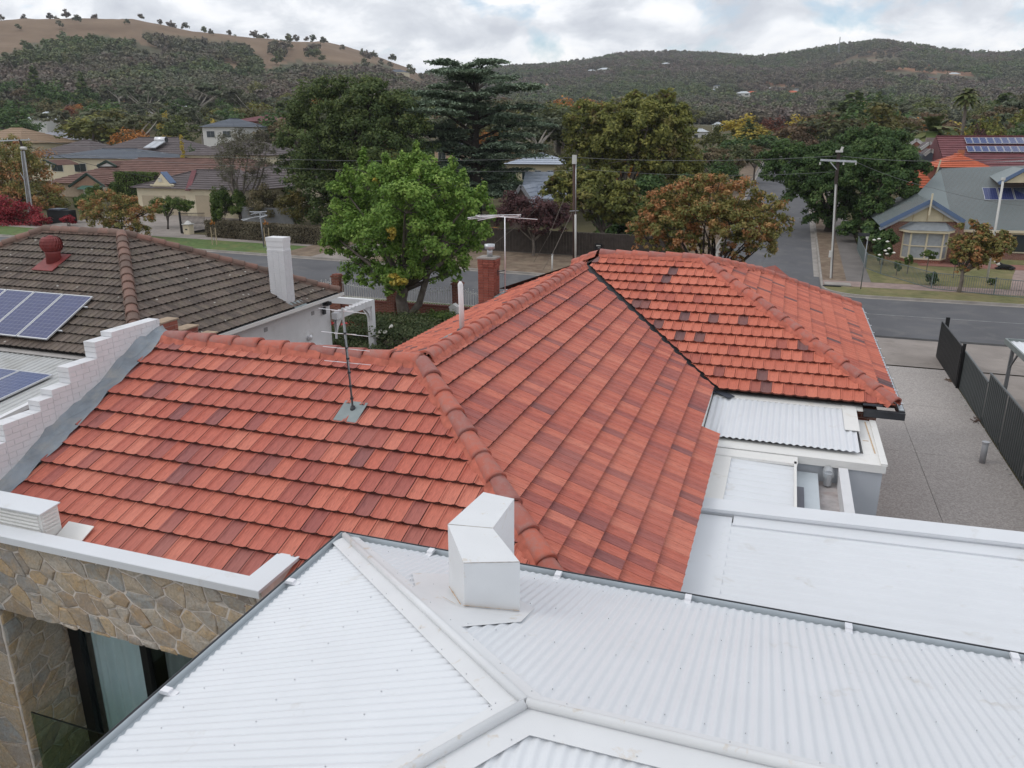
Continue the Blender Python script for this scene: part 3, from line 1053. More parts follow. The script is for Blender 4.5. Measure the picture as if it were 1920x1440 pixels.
kerb('kerb', [(2.45, y) for y in np.arange(164, 52.3, -4)] + arcR + [(x, KY1) for x in xs(5.6, X1, 3)], 1)
kerb('kerb', [(x, KY1) for x in xs(X0, SX0 - 2.7, 3)] + arcL[::-1] + [(SX0, y) for y in np.arange(53, 164, 4)], 1)
kerb('kerb', [(x, KY0) for x in xs(1.2, X0, 3)], 1)
kerb('kerb', [(x, KY0) for x in xs(X1, 12.5, 3)], 1)
DZ = 0.12
# far right: grass verge, paved footpath, frontage
strip('verge', [(x, KY1 + .16) for x in xs(5.05, X1)], [(x, 52.5) for x in xs(5.05, X1)], DZ, M_LAWN)
strip('verge', [(2.6, 52.3)] + [(a[0] + .12, a[1] + .12) for a in arcR[1:]], [(5.05, 52.5)] * 8, DZ, M_LAWN)
mbp = MB()
pav = kind(strip('footpath', [(x, 52.5) for x in xs(2.62, X1, 2)], [(x, 54.0) for x in xs(2.62, X1, 2)], DZ + .004, M_PAVE), 'structure')
strip('verge', [(2.62, y) for y in [54.0 + 6 * i for i in range(19)]], [(4.05, y) for y in [54.0 + 6 * i for i in range(19)]], DZ, M_DRY)
strip('footpath', [(4.05, y) for y in [54.0 + 6 * i for i in range(19)]], [(5.5, y) for y in [54.0 + 6 * i for i in range(19)]], DZ + .004, M_PATH)
# far left of the side street: dry verge and dark paling frontage
strip('verge', [(x, KY1 + .16) for x in xs(-36, SX0 - 2.5)], [(x, 57.2) for x in xs(-36, SX0 - 2.5)], DZ, M_DRY)
strip('verge', [(SX0 - .16, y) for y in [51 + 6 * i for i in range(19)]], [(SX0 - 2.5, y) for y in [51 + 6 * i for i in range(19)]], DZ, M_DRY)
strip('verge', [(x, KY1 + .16) for x in xs(X0, -36)], [(x, 54.2) for x in xs(X0, -36)], DZ, M_GREENLAWN)
strip('footpath', [(x, 54.2) for x in xs(X0, -36)], [(x, 56.4) for x in xs(X0, -36)], DZ + .004, M_CONC)
strip('driveway', [(x, 56.4) for x in xs(-66, -50.5)], [(x, 76) for x in xs(-66, -50.5)], DZ + .006, M_CONC, 4)
strip('driveway', [(x, KY1 + .2) for x in xs(-62, -55)], [(x, 54.2) for x in xs(-62, -55)], DZ + .008, M_CONC)
strip('driveway', [(x, KY1 + .2) for x in xs(-33, -29)], [(x, 57.0) for x in xs(-33, -29)], DZ + .008, M_CONC)
# near side
strip('verge', [(x, 36.5) for x in xs(X0, 2.0)], [(x, KY0 - .16) for x in xs(X0, 2.0)], DZ, M_GREENLAWN)
strip('verge', [(x, 34.9) for x in xs(12.5, X1)], [(x, KY0 - .16) for x in xs(12.5, X1)], DZ, M_LAWN)
strip('crossover', [(x, 34.4) for x in xs(2.0, 12.5)], [(x, KY0 - .02) for x in xs(2.0, 12.5)], 0.05, M_CONC)
strip('road_edge', [(x, KY0 - .03) for x in xs(1.0, 12.6)], [(x, KY0 + .35) for x in xs(1.0, 12.6)], 0.055, plain('tar_seam', (0.05, 0.048, 0.047), 0.9, var=0.4, scale=2))
agg = MB()
for ix, (xa, xb) in enumerate(((2.0, 4.35), (4.362, 6.72))):
    for (ya, yb) in ((9.0, 14.9), (14.912, 19.6), (19.612, 24.4), (24.412, 29.2), (29.212, 34.38)):
        agg.box(xa, xb, ya, yb, -.1, 0.012)
drv = kind(agg.build('driveway', M_AGG), 'structure')
strip('front_garden', [(x, 10.0) for x in xs(-26, 2)], [(x, 36.5) for x in xs(-26, 2)], 0.01, M_SOIL, 4)
strip('front_lawn', [(x, 27.0) for x in xs(-25, -20)], [(x, 33) for x in xs(-25, -20)], 0.02, M_GREENLAWN, 2)
strip('neighbour_yard', [(x, 10.0) for x in xs(6.9, 30)], [(x, 34.4) for x in xs(6.9, 30)], 0.01, M_CONC, 4)
strip('frontage_garden', [(x, 54.0) for x in xs(5.5, 60)], [(x, 64) for x in xs(5.5, 60)], 0.13, M_LAWN, 3)
# ------------------------------------------------------------------ roof tiles
TW, TG = 0.22, 0.367
PU = [0, .06, .12, .19, .32, .41, .47, .53, .59, .68, .80, .90, 1.0]
PH = [.006, .026, .027, .010, .003, .003, .006, .006, .003, .003, .006, .018, .022]


def clip_poly(poly, planes):
    """clip a 3-tuple polygon by half planes (a,b,c): a*u+b*v<=c"""
    for a, b, c in planes:
        out = []
        n = len(poly)
        for i in range(n):
            p, q = poly[i], poly[(i + 1) % n]
            dp, dq = a * p[0] + b * p[1] - c, a * q[0] + b * q[1] - c
            if dp <= 0:
                out.append(p)
            if (dp < 0 < dq) or (dq < 0 < dp):
                t = dp / (dp - dq)
                out.append(tuple(p[k] + (q[k] - p[k]) * t for k in range(len(p))))
        poly = out
        if len(poly) < 3:
            return []
    return poly


class Slope:
    """a roof plane: origin, horizontal u, uphill v, normal n; poly is its outline as world points"""
    def __init__(s, pts, uphill):
        s.pts = [Vector(p) for p in pts]
        n = Vector((0, 0, 0))
        for i in range(len(pts)):
            a, b = s.pts[i], s.pts[(i + 1) % len(pts)]
            n += a.cross(b)
        if n.z < 0:
            n = -n
        s.n = n.normalized()
        s.v = (Vector((0, 0, 1)) - s.n * s.n.z).normalized()
        s.u = s.v.cross(s.n).normalized()
        s.o = s.pts[0]
        s.uv = [((p - s.o).dot(s.u), (p - s.o).dot(s.v)) for p in s.pts]

    def halfplanes(s, inset):
        area = sum(s.uv[i][0] * s.uv[(i + 1) % len(s.uv)][1] - s.uv[(i + 1) % len(s.uv)][0] * s.uv[i][1] for i in range(len(s.uv)))
        q = s.uv if area > 0 else s.uv[::-1]
        ins = inset if area > 0 else [inset[(len(q) - 2 - i) % len(q)] for i in range(len(q))]
        out = []
        for i in range(len(q)):
            (x0, y0), (x1, y1) = q[i], q[(i + 1) % len(q)]
            l = math.hypot(x1 - x0, y1 - y0)
            a, b = (y1 - y0) / l, -(x1 - x0) / l
            out.append((a, b, a * x0 + b * y0 - ins[i]))
        return out

    def at(s, u, v, w=0.0):
        return s.o + s.u * u + s.v * v + s.n * w


def tile_mesh_polys(tw, tg, low, thick, prof=True):
    L = tg + 0.05
    P, Hh = (PU, PH) if prof else ([0, .1, .5, .9, 1.0], [.006, .015, .006, .015, .006])
    top, butt = [], []
    k = low / L
    for i in range(len(P) - 1):
        u0, u1 = P[i] * tw, P[i + 1] * tw
        top.append([(u0, 0, Hh[i] + low), (u1, 0, Hh[i + 1] + low), (u1, L, Hh[i + 1]), (u0, L, Hh[i])])
        butt.append([(u0, 0, Hh[i] + low - thick), (u1, 0, Hh[i + 1] + low - thick), (u1, 0, Hh[i + 1] + low), (u0, 0, Hh[i] + low)])
    return top, butt


def tile_slope(sl, inset, tw=TW, tg=TG, low=0.056, thick=0.036, skip=None, v0=0.0, prof=True, jit=0.004):
    """every tile position of a slope: list of (kind, u, v, top polys, butt polys), kind 0 = whole, 1 = cut"""
    hp = sl.halfplanes(inset)
    us = [p[0] for p in sl.uv]; vs_ = [p[1] for p in sl.uv]
    top, butt = tile_mesh_polys(tw, tg, low, thick, prof)
    res = []
    r = random.Random(len(us) + int(us[1] * 100))
    nv = int((max(vs_) - min(vs_)) / tg) + 1
    nu = int((max(us) - min(us)) / tw) + 2
    for j in range(nv):
        v = min(vs_) + v0 + j * tg
        off = (j % 2) * tw * .5
        for i in range(-1, nu):
            u = min(us) + i * tw + off
            corners = [(u, v), (u + tw, v), (u + tw, v + tg), (u, v + tg)]
            ins = [all(a * x + b * y <= c for a, b, c in hp) for x, y in corners]
            mid = all(a * (u + tw / 2) + b * (v + tg / 2) <= c for a, b, c in hp)
            if not any(ins) and not mid:
                continue
            if skip and skip(sl.at(u + tw / 2, v + tg / 2)):
                continue
            du, dw = r.uniform(-jit, jit), r.uniform(0, jit)
            if all(ins):
                res.append((0, u + du, v, du, dw, None, None))
            else:
                t2, b2 = [], []
                for q in top:
                    c = clip_poly([(x + u, y + v, z + dw) for x, y, z in q], hp)
                    if c:
                        t2.append(c)
                for q in butt:
                    if all(a * (q[0][0] + u) + b * (q[0][1] + v) <= c for a, b, c in hp):
                        b2.append([(x + u, y + v, z + dw) for x, y, z in q])
                if t2:
                    res.append((1, u, v, du, dw, t2, b2))
    return res, top, butt


def tile_uv_mesh(name, polys, mats, sl=None, tw=TW, tg=TG, rnds=None):
    """polys: list of (material, [(x,y,z)...], (u0,v0)); builds a mesh with a per-tile uv and, when rnds is given, rnd"""
    me = bpy.data.meshes.new(name)
    V, F, M, U, Rr = [], [], [], [], []
    for k, (m, pl, uv0) in enumerate(polys):
        b = len(V)
        for p in pl:
            V.append(sl.at(*p) if sl else p)
            U.append(((p[0] - uv0[0]) / tw, (p[1] - uv0[1]) / tg))
        F.append(tuple(range(b, b + len(pl)))); M.append(m)
        if rnds is not None:
            Rr.append(rnds[k])
    me.from_pydata(V, [], F)
    for m in mats:
        me.materials.append(m)
    me.polygons.foreach_set('material_index', M)
    uvl = me.uv_layers.new(name='UVMap')
    uvl.data.foreach_set('uv', np.array(U, np.float32).ravel())
    if rnds is not None:
        a = me.attributes.new('rnd', 'FLOAT', 'FACE')
        a.data.foreach_set('value', np.array(Rr, np.float32))
    me.update()
    return me


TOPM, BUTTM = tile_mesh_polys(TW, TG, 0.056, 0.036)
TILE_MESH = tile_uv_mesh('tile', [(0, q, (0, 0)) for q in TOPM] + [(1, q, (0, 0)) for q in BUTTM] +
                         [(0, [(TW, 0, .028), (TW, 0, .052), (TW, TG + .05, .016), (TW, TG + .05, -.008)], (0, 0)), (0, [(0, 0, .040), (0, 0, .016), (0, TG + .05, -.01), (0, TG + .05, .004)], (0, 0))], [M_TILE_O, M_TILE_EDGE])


def mass_tiles(name, sets, mats, parent, tw=TW, tg=TG):
    polys, rn = [], []
    me_v = []
    r = random.Random(3)
    allp, allr, allsl = [], [], []
    V, F, M, U, Rr = [], [], [], [], []
    for sl, tiles, top, butt in sets:
        for kd, u, v, du, dw, t2, b2 in tiles:
            rv = r.random()
            if kd == 0:
                P = [(0, [(x + u, y + v, z + dw) for x, y, z in q]) for q in top] + [(1, [(x + u, y + v, z + dw) for x, y, z in q]) for q in butt]
            else:
                P = [(0, q) for q in t2] + [(1, q) for q in b2]
            for m, q in P:
                b = len(V)
                for p in q:
                    V.append(tuple(sl.at(*p))); U.append(((p[0] - u) / tw, (p[1] - v) / tg))
                F.append(tuple(range(b, b + len(q)))); M.append(m); Rr.append(rv)
    me = bpy.data.meshes.new(name)
    me.from_pydata(V, [], F)
    for m in mats:
        me.materials.append(m)
    me.polygons.foreach_set('material_index', M)
    uvl = me.uv_layers.new(name='UVMap')
    uvl.data.foreach_set('uv', np.array(U, np.float32).ravel())
    a = me.attributes.new('rnd', 'FLOAT', 'FACE')
    a.data.foreach_set('value', np.array(Rr, np.float32))
    me.update()
    return kind(link(name, me, parent), 'stuff')


# ------------------------------------------------------------------ ridge and hip caps
def cap_mesh(mat, L=0.43, r=0.122, name='ridge_cap'):
    mb = MB()
    n = 9
    for s_ in range(3):
        x = [0, 0.055, L + 0.03][s_]
        rr = r * [1.10, 1.07, 0.95][s_]
        dz = [.012, .012, -.004][s_]
        for i in range(n + 1):
            a = math.pi * (i / n - .5) * 1.06
            mb.v.append((x, rr * math.sin(a) * 1.04, rr * math.cos(a) * .86 + dz))
    for s_ in range(2):
        for i in range(n):
            mb.f.append((s_ * (n + 1) + i, s_ * (n + 1) + i + 1, (s_ + 1) * (n + 1) + i + 1, (s_ + 1) * (n + 1) + i)); mb.m.append(0)
    b = len(mb.v)
    for i in range(n + 1):
        a = math.pi * (i / n - .5) * 1.06
        mb.v.append((0, r * .98 * math.sin(a), r * .86 * math.cos(a) - .01))
    for i in range(n):
        mb.f.append((b + i, b + i + 1, i + 1, i)); mb.m.append(0)
    me = mb.build(name, mat, mesh_only=True)
    me.polygons.foreach_set('use_smooth', [len(p.vertices) == 4 and p.index < 2 * n for p in me.polygons])
    return me


CAP = cap_mesh(M_CAP)
CAPD = cap_mesh(M_CAPD, 0.42, 0.15)


def cap_line(a, b, mesh, parent, L=0.43, lift=0.0, mort=None, mw=0.185, mh=0.03):
    """caps laid from a to b, each lapping the one before; mortar bed along both sides"""
    a, b = Vector(a), Vector(b)
    d = (b - a)
    n = max(1, round(d.length / L))
    x = d.normalized()
    y = Vector((0, 0, 1)).cross(x).normalized()
    z = x.cross(y)
    r = random.Random(int(a.x * 100 + b.y * 10))
    for i in range(n):
        p = a + d * (i / n) + z * (lift + r.uniform(-.006, .006)) + y * r.uniform(-.008, .008)
        o = link('ridge_cap', mesh, parent)
        yw = r.uniform(-.02, .02)
        xx = (x + y * yw).normalized(); yy = z.cross(xx)
        m = Matrix((xx, yy, z)).transposed().to_4x4()
        m.translation = p
        o.matrix_world = m
    if mort:
        for s_ in (-1, 1):
            mb = MB()
            nn = n * 2
            for i in range(nn):
                p0, p1 = a + d * (i / nn), a + d * ((i + 1) / nn)
                w0, w1 = mw + r.uniform(-.018, .018), mw + r.uniform(-.018, .018)
                mb.quad(p0 + y * s_ * (mw - .075) + z * (lift + mh + .012), p1 + y * s_ * (mw - .075) + z * (lift + mh + .012), p1 + y * s_ * w1 + z * (lift - .075), p0 + y * s_ * w0 + z * (lift - .075))
            mb.build('mortar_bed', mort, parent)


# ------------------------------------------------------------------ the red tiled house
TT = 0.4686
RZ = 5.777
house = thing('brick_house', 'red terracotta tiled house with hipped roofs and low white iron roofs along its side', 'house')
A_E, A_Z = 6.22, RZ - TT * (10.17 - 6.22)
XV = -9.72
slA = Slope([(-4.95, 10.17, RZ), (XV, 10.17, RZ), (XV, A_E, A_Z), (-4.95 + (10.17 - A_E), A_E, A_Z)], None)
XE = -0.775
ZE_B = RZ - TT * (XE + 4.95)
RC, YC, XR, XL_C = 6.02, 20.53, -1.99, -4.6           # the street wing: ridge height, line and ends
YE_C, XE_D = 16.12, 2.44                               # its eaves
zr = lambda x: RC - TT * (x - XR)
zc_ = lambda y: RC - TT * (YC - y)
YB_END = YC - (RC - RZ) / TT                           # where the side wing's ridge dies into it
val = lambda x: YB_END - (x + 4.95)
slB = Slope([(-4.95, YB_END, RZ), (-4.95, 10.17, RZ), (XE, 10.17 - (XE + 4.95), ZE_B), (XE, val(XE), ZE_B)], None)
xv = YB_END - 4.95 - YE_C
slC = Slope([(XR, YC, RC), (XL_C, YC, RC), (-4.78, YB_END - .05, zc_(YB_END - .05)), (xv, YE_C, zc_(YE_C)), (XR + YC - YE_C, YE_C, zc_(YE_C))], None)
FDX, FDY = -0.57, 23.2
slD = Slope([(XR, YC, RC), (XE_D, YC - (XE_D - XR), zr(XE_D)), (XE_D, 26.16, zr(XE_D)), (FDX, FDY, zr(FDX))], None)
slL = Slope([(-4.95, 10.17, RZ), (-4.95, 20.9, RZ), (-8.95, 24.9, RZ - TT * 4.0), (-8.95, 14.17, RZ - TT * 4.0)], None)
deck = MB()
for s_ in (slA, slC, slD, slL):
    deck.add([p - s_.n * 0.03 for p in s_.pts], [tuple(range(len(s_.pts)))])
zB = lambda x: RZ - TT * (x + 4.95) - .035
deck.add([(-4.95, YB_END, zB(-4.95)), (-4.95, 10.17, zB(-4.95)), (-1.16, 6.38, zB(-1.16)), (-1.16, val(-1.16), zB(-1.16))], [(0, 1, 2, 3)])
deck.add([(-1.16, 6.38, zB(-1.16)), (XE, 5.99, zB(XE)), (XE, 13.75, zB(XE)), (-1.16, 13.75, zB(-1.16))], [(0, 1, 2, 3)])
zb = RZ - TT * 3.9
deck.add([(-4.95, 10.17, RZ - .03), (XV, 10.17, RZ - .03), (XV, 14.5, zb), (-9.0, 14.2, zb)], [(0, 1, 2, 3)])       # back slope of the near wing
deck.add([(XR, YC, RC - .03), (XL_C, YC, RC - .03), (-8.95, 24.5, RC - .03 - TT * 3.95), (1.9, 24.5, RC - .03 - TT * 3.95)], [(0, 1, 2, 3)])   # street slope
deck.add([(XL_C, YC, RC - .03), (-4.95, YB_END, RZ - .02), (-8.95, 24.4, RZ - .03 - TT * 4.0)], [(0, 1, 2)])
M_SARK = plain('dark_roof_underlay', (0.025, 0.02, 0.018), 0.95)
roof = deck.build('roof', M_SARK, house)
sets = []
tA, topA, buttA = tile_slope(slA, [0, 0, 0, 0.02], v0=0.0)
skipB = lambda p: (p.y > 13.75 and p.x > -1.12)
tB, topB, buttB = tile_slope(slB, [0, 0.02, 0, 0.05], skip=skipB)
tC, topC, buttC = tile_slope(slC, [0, 0, 0.06, 0, 0.02])
tD, topD, buttD = tile_slope(slD, [0.02, 0, 0, 0.02])
tL, topL, buttL = tile_slope(slL, [0, 0.02, 0, 0.05])
# whole tiles nearest the camera become tiles of their own, up to 300
cand = []
for sl, ts in ((slA, tA), (slB, tB)):
    for t in ts:
        if t[0] == 0:
            c = sl.at(t[1] + TW / 2, t[2] + TG / 2)
            px, py = proj(c)
            blocked = c.y < 6.85 and c.x > -4.4
            if 0 < px < 1920 and not blocked:
                cand.append(((c - CAM).length, sl, t))
cand.sort(key=lambda q: q[0])
chosen = set(id(q[2]) for q in cand[:300])
for _, sl, t in cand[:300]:
    o = link('tile', TILE_MESH, roof)
    m = Matrix((sl.u, sl.v, sl.n)).transposed().to_4x4()
    m.translation = sl.at(t[1], t[2], t[4])
    o.matrix_world = m
rest = lambda ts: [t for t in ts if id(t) not in chosen]
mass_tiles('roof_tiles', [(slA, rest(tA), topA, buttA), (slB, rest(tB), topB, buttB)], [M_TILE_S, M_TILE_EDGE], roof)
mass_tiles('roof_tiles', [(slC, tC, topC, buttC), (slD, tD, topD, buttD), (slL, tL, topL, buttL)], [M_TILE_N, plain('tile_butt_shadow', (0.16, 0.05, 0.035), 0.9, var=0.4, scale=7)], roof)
cap_line((-4.95, 10.17, RZ), (XV + .05, 10.17, RZ), CAP, roof, .46, .035, M_MORT)
cap_line((-1.52, 6.74, RZ - TT * 3.43), (-4.95, 10.17, RZ), CAP, roof, .47, .05, M_MORT)
cap_line((-4.95, 10.3, RZ), (-4.95, YB_END - .05, RZ), CAP, roof, .42, .035, M_MORT)
cap_line((XL_C, YC, RC), (XR, YC, RC), CAP, roof, .42, .035, M_MORT)
cap_line((-5.5, YC + .9, RC - .42), (XL_C, YC, RC), CAP, roof, .42, .035, M_MORT)
cap_line((XE_D - .06, YC - (XE_D - .06 - XR), zr(XE_D - .06)), (XR, YC, RC), CAP, roof, .46, .05, M_MORT)
cap_line((FDX, FDY, zr(FDX)), (XR, YC, RC), CAP, roof, .44, .05, M_MORT)
cap_line((XE_D - .06, 26.1, zr(XE_D - .06)), (FDX, FDY, zr(FDX)), CAP, roof, .46, .04, M_MORT)
# small gablet on the street side of the far slope
gb = MB()
p0, p1, p2 = Vector((-.7, 23.06, zr(-.7) + .03)), Vector((-.17, 23.75, zr(-.17) + .32)), Vector((.5, 24.27, zr(.5) + .05))
gb.add([p0, p1, p2, Vector((.2, 25.1, zr(.2) - .5)), Vector((-.9, 24.4, zr(-.5) - .5))], [(0, 2, 1), (1, 2, 3), (0, 1, 4), (1, 3, 4)])
gb.build('gablet', M_CAP, house)
# valley iron between the two wings
vi = MB()
va, vb = Vector((-4.95, YB_END, RZ)), Vector((xv - .02, YE_C + .02, zc_(YE_C)))
dv_ = (vb - va).normalized()
for nn_, sgn in ((slB.n, 1), (slC.n, -1)):
    sd_ = nn_.cross(dv_) * sgn
    if sd_.z < 0:
        sd_ = -sd_
    vi.quad(va - nn_ * .02, vb - nn_ * .02, vb - nn_ * .02 + sd_ * .16, va - nn_ * .02 + sd_ * .16)
vi.build('valley_iron', M_DARK, roof)
vt = MB()
vt.obox((xv - .12, YE_C + .10, zc_(YE_C) - .03), (.40, -.36, -.05), (.13, .15, 0.0), (0, 0, .018))
vt.add([(-1.13, val(-1.13) + .02, 3.93), (xv + .1, YE_C - .05, 3.90), (-1.13, YE_C - .1, 3.90)], [(0, 1, 2)])
vt.build('valley_spout', plain('dark_blue_steel', (0.055, 0.062, 0.078), 0.4, var=.2), house)
# walls
w_ = MB()
w_.box(-9.9, XE - .15, 8.9, 17.0, 0, 3.55)
w_.box(-8.4, 2.1, 16.3, 25.8, 0, 3.80)
w_.build('wall', M_WBRICK, house)
# eaves gutters
gt = MB()
gx = XE_D + .0
gt.box(gx, gx + .12, 16.02, 26.3, 3.79, 3.91)
gt.box(1.82, gx + .12, 15.95, 16.06, 3.75, 3.89)
gt.build('gutter', M_DARK, house)
gi = MB()
gi.box(gx + .015, gx + .105, 16.08, 26.25, 3.905, 3.92)
gi.build('gutter_lining', M_GUTIN, house)
gl_ = MB()
gl_.box(-9.07, -8.95, 13.9, 26.2, 3.80, 3.90)
gl_.build('gutter', M_GUTIN, house)
for i in range(11):
    b = MB(); b.box(-.02, .15, -.015, .015, 0, .012)
    if i == 0:
        brk = b.build('gutter_bracket', M_BRIGHT, mesh_only=True)
    link('gutter_bracket', brk, house, (gx - .01, 16.5 + i * .9, 3.925))
sl2 = MB(); sl2.box(1.80, 2.15, 16.05, 16.25, 3.955, 3.985)
sl2.build('slate_patch', plain('dark_slate', (0.06, 0.065, 0.078), 0.5, var=.2), house)

# brick chimney with cowl
cm_ = MB()
CX0, CX1, CY0, CY1, CZ1 = -8.70, -8.18, 22.0, 22.50, 5.50
cm_.box(CX0 + .012, CX1 - .012, CY0 + .012, CY1 - .012, 3.6, CZ1)
chim = cm_.build('chimney', M_BRICKJ, house)
bk = MB(); bk.box(0, .205, 0, .1, 0, .066)
BRICK_ME = bk.build('brick', M_BRICK, mesh_only=True)
bk2 = MB(); bk2.box(0, .1, 0, .205, 0, .066)
BRICK_ME2 = bk2.build('brick', M_BRICK, mesh_only=True)
z = 3.80; row = 0
while z < CZ1 - .05:
    ex = .03 if z > CZ1 - .30 else 0
    for i in range(3):
        x = CX0 + .008 + i * .172
        if z > 3.9:
            link('brick', BRICK_ME, chim, (x, CY0 - .004 - ex, z)).scale = (.8, 1, 1)
        link('brick', BRICK_ME2, chim, (CX1 - .096 + ex, CY0 + .02 + i * .158, z)).scale = (1, .73, 1)
    z += .0775; row += 1
cc = MB(); cc.box(CX0 - .03, CX1 + .04, CY0 - .04, CY1 + .03, CZ1, CZ1 + .05)
cc.build('chimney_cap', M_KERB, chim)
cw = MB(); cw.tube([(-8.42, 22.3, CZ1 + .05), (-8.42, 22.3, CZ1 + .30)], .085, 12); cw.tube([(-8.42, 22.3, CZ1 + .28), (-8.42, 22.3, CZ1 + .42)], .16, 12)
cw.build('flue_cowl', M_GALV, chim, True)
cf = MB()
for i in range(5):
    y0 = 22.0 + i * .13
    zz = RZ + TT * (-8.74 + 4.95)
cf.add([(CX0 - .1, CY0 - .14, 3.95), (CX1 + .22, CY0 - .14, 4.42), (CX1 + .22, CY0 - .02, 4.46), (CX0 - .1, CY0 - .02, 3.99)], [(0, 1, 2, 3)])
cf.add([(CX1 + .02, CY0 - .14, 4.38), (CX1 + .22, CY0 - .14, 4.42), (CX1 + .22, CY1 + .1, 4.46), (CX1 + .02, CY1 + .1, 4.42)], [(0, 1, 2, 3)])
cf.build('flashing', M_ZINC, chim)

# white vent pipe through the left slope
pz = AT(867, 622, 13.6)
zz = RZ - TT * (-4.95 - -5.72)
vp = MB()
vp.tube([(-5.55, 13.2, 5.45), (-5.56, 13.2, 6.0), (-5.57, 13.2, 6.42), (-5.57, 13.2, 6.47)], [.05, .05, .05, .02], 12)
vpo = vp.build('vent_pipe', plain('white_pvc', (0.74, 0.73, 0.73), .5, var=.03), house, True)
vb_ = MB(); vb_.tube([(-5.55, 13.2, 5.49), (-5.55, 13.2, 5.57)], [.13, .09], 12)
vb_.build('rubber_boot', M_DARK, vpo)
vf = MB(); vf.obox((-5.95, 12.95, 5.365), (.45, 0, .211), (0, .42, 0), (-.004, 0, .01))
vf.build('flashing', M_ZINC, vpo)

# zinc patch where the aerial passes the tiles
# low white roofs along the side
sh = MB()
YC0, YC1 = 5.9, 11.08


def corr_sheet(mb, o, across, down, length, width, pitch, amp, per=6, rib=False, dfun=None):
    """corrugated sheet: waves across 'across', straight along 'down'; dfun(u) -> (d0,d1) trims each line"""
    o, a, d = Vector(o), Vector(across).normalized(), Vector(down).normalized()
    n = a.cross(d)
    if n.z < 0:
        n = -n
    N_ = int(width / pitch * per)
    b = len(mb.v)
    for i in range(N_ + 1):
        u = i * pitch / per
        ph = 2 * math.pi * u / pitch
        if rib:
            f = (u / pitch) % 1.0
            hh = amp * min(1, max(0, (0.22 - abs(f - .5)) / .07))
        else:
            hh = amp * math.sin(ph)
        d0, d1 = dfun(u) if dfun else (0, length)
        mb.v.append(tuple(o + a * u + d * d0 + n * hh)); mb.v.append(tuple(o + a * u + d * d1 + n * hh))
    for i in range(N_):
        q = (b + 2 * i, b + 2 * i + 1, b + 2 * i + 3, b + 2 * i + 2)
        mb.f.append(q); mb.m.append(mb.mi)


def up(o):
    me = o.data
    if sum(p.normal.z * p.area for p in me.polygons) < 0:
        me.flip_normals()
    return o


def zlow(x):
    return 3.60 + .035 * (x + .6)


corr_sheet(sh, (-.42, 5.9, zlow(-.42) - .02), (0, 1, 0), (1, 0, .035), 9.0, 4.95, .235, .014, 8)
up(sh.build('roof_sheet', M_WHITE, house, True))
sh = MB()
sh.obox((-.80, 5.9, zlow(-.8) - .03), (.48, 0, .012), (0, 5.1, 0), (0, 0, .02))                                   # apron under the tile eave
sh.obox((-.30, 10.74, zlow(-.3) - .034), (8.9, 0, .31), (0, .3, 0.0), (0, 0, .034))
sh.box(-.83, -.79, 5.9, 14.52, 3.3, 3.79)
sh.build('apron_flashing', M_WHITE, house)
cp = MB()
cp.obox((-.82, 11.02, zlow(-.8) + .03), (9.4, 0, .33), (0, .36, 0.01), (0, 0, .05))
cp.obox((-.82, 11.04, 2.6), (9.4, 0, .33), (0, .32, 0.0), (0, 0, 1.03))
cp.build('parapet_capping', M_WHITE, house)
r2 = MB()
corr_sheet(r2, (-.55, 11.4, 3.60), (0, 1, 0), (1, 0, -.02), 1.12, 2.1, .235, .014, 8)
up(r2.build('roof_sheet', M_WHITE, house, True))
r3 = MB()
r3.box(-.80, -.50, 11.4, 13.5, 3.60, 3.63)
r3.box(-.80, .60, 13.30, 13.62, 3.602, 3.65)
r3.box(.545, .585, 11.4, 13.4, 3.54, 3.65)
r3.build('apron_flashing', M_CREAMW, house)
r4 = MB()
r4.box(.585, .96, 11.4, 13.62, 3.36, 3.39)
r4.build('gutter_tray', M_GUTIN, house)
r5 = MB()
r5.box(.96, 1.30, 11.4, 13.62, 3.22, 3.25)
r5.build('box_gutter', plain('stained_gutter_floor', (0.42, 0.385, 0.375), 0.5, var=.3, scale=5, dirt=((0.36, 0.27, 0.24), 3, .45, .7)), house)
r6 = MB()
r6.box(1.28, 1.43, 11.38, 13.62, 2.4, 3.55)
r6.build('parapet', M_WRENDER, house)
mt = MB(); mt.box(.60, .72, 11.95, 12.85, 3.36, 3.43)
mt.build('skylight_slot', plain('dark_slot', (0.10, 0.105, 0.13), .4), house)
sp = MB(); sp.tube([(1.12, 13.64, 3.46), (1.12, 13.42, 3.46)], .09, 14); sp.tube([(1.12, 13.43, 3.5), (1.12, 13.43, 3.28)], .07, 12)
sp.build('duct_spout', M_GALV, house)
# upper white box
ub = MB()
corr_sheet(ub, (-1.08, 16.35, 3.86), (1, 0, 0), (0, -1, -.055), 2.36, 2.72, .117, .0125, 8)
up(ub.build('roof_sheet', M_WHITE, house, True))
ur = MB()
ur.obox((1.42, 14.9, 3.80), (.26, 0, 0), (0, 1.35, .075), (0, 0, .012))
ur.obox((-1.05, 16.0, 3.835), (2.86, 0, 0), (0, .36, .03), (0, 0, .022))
ur.box(-1.14, -1.10, 13.72, 16.2, 3.2, 3.94)
ur.box(-1.14, -.80, 13.70, 13.74, 3.2, 3.80)
ur.build('apron_flashing', M_CREAMW, house)
uc = MB()
uc.box(-.80, 2.03, 13.66, 14.13, 3.52, 3.66)
uc.box(1.70, 2.03, 14.13, 16.0, 3.522, 3.662)
uc.box(1.94, 2.05, 13.67, 15.98, 3.65, 3.69)
uc.build('parapet_capping', M_CREAMW, house)
ust = MB()
ust.obox((1.885, 14.2, 3.665), (.022, 0, 0), (-.04, 1.7, 0), (0, 0, .003))
ust.obox((1.74, 14.8, 3.665), (.10, 0, 0), (0, .02, 0), (0, 0, .003))
ust.build('sealant_line', M_STAIN, house)
uw = MB()
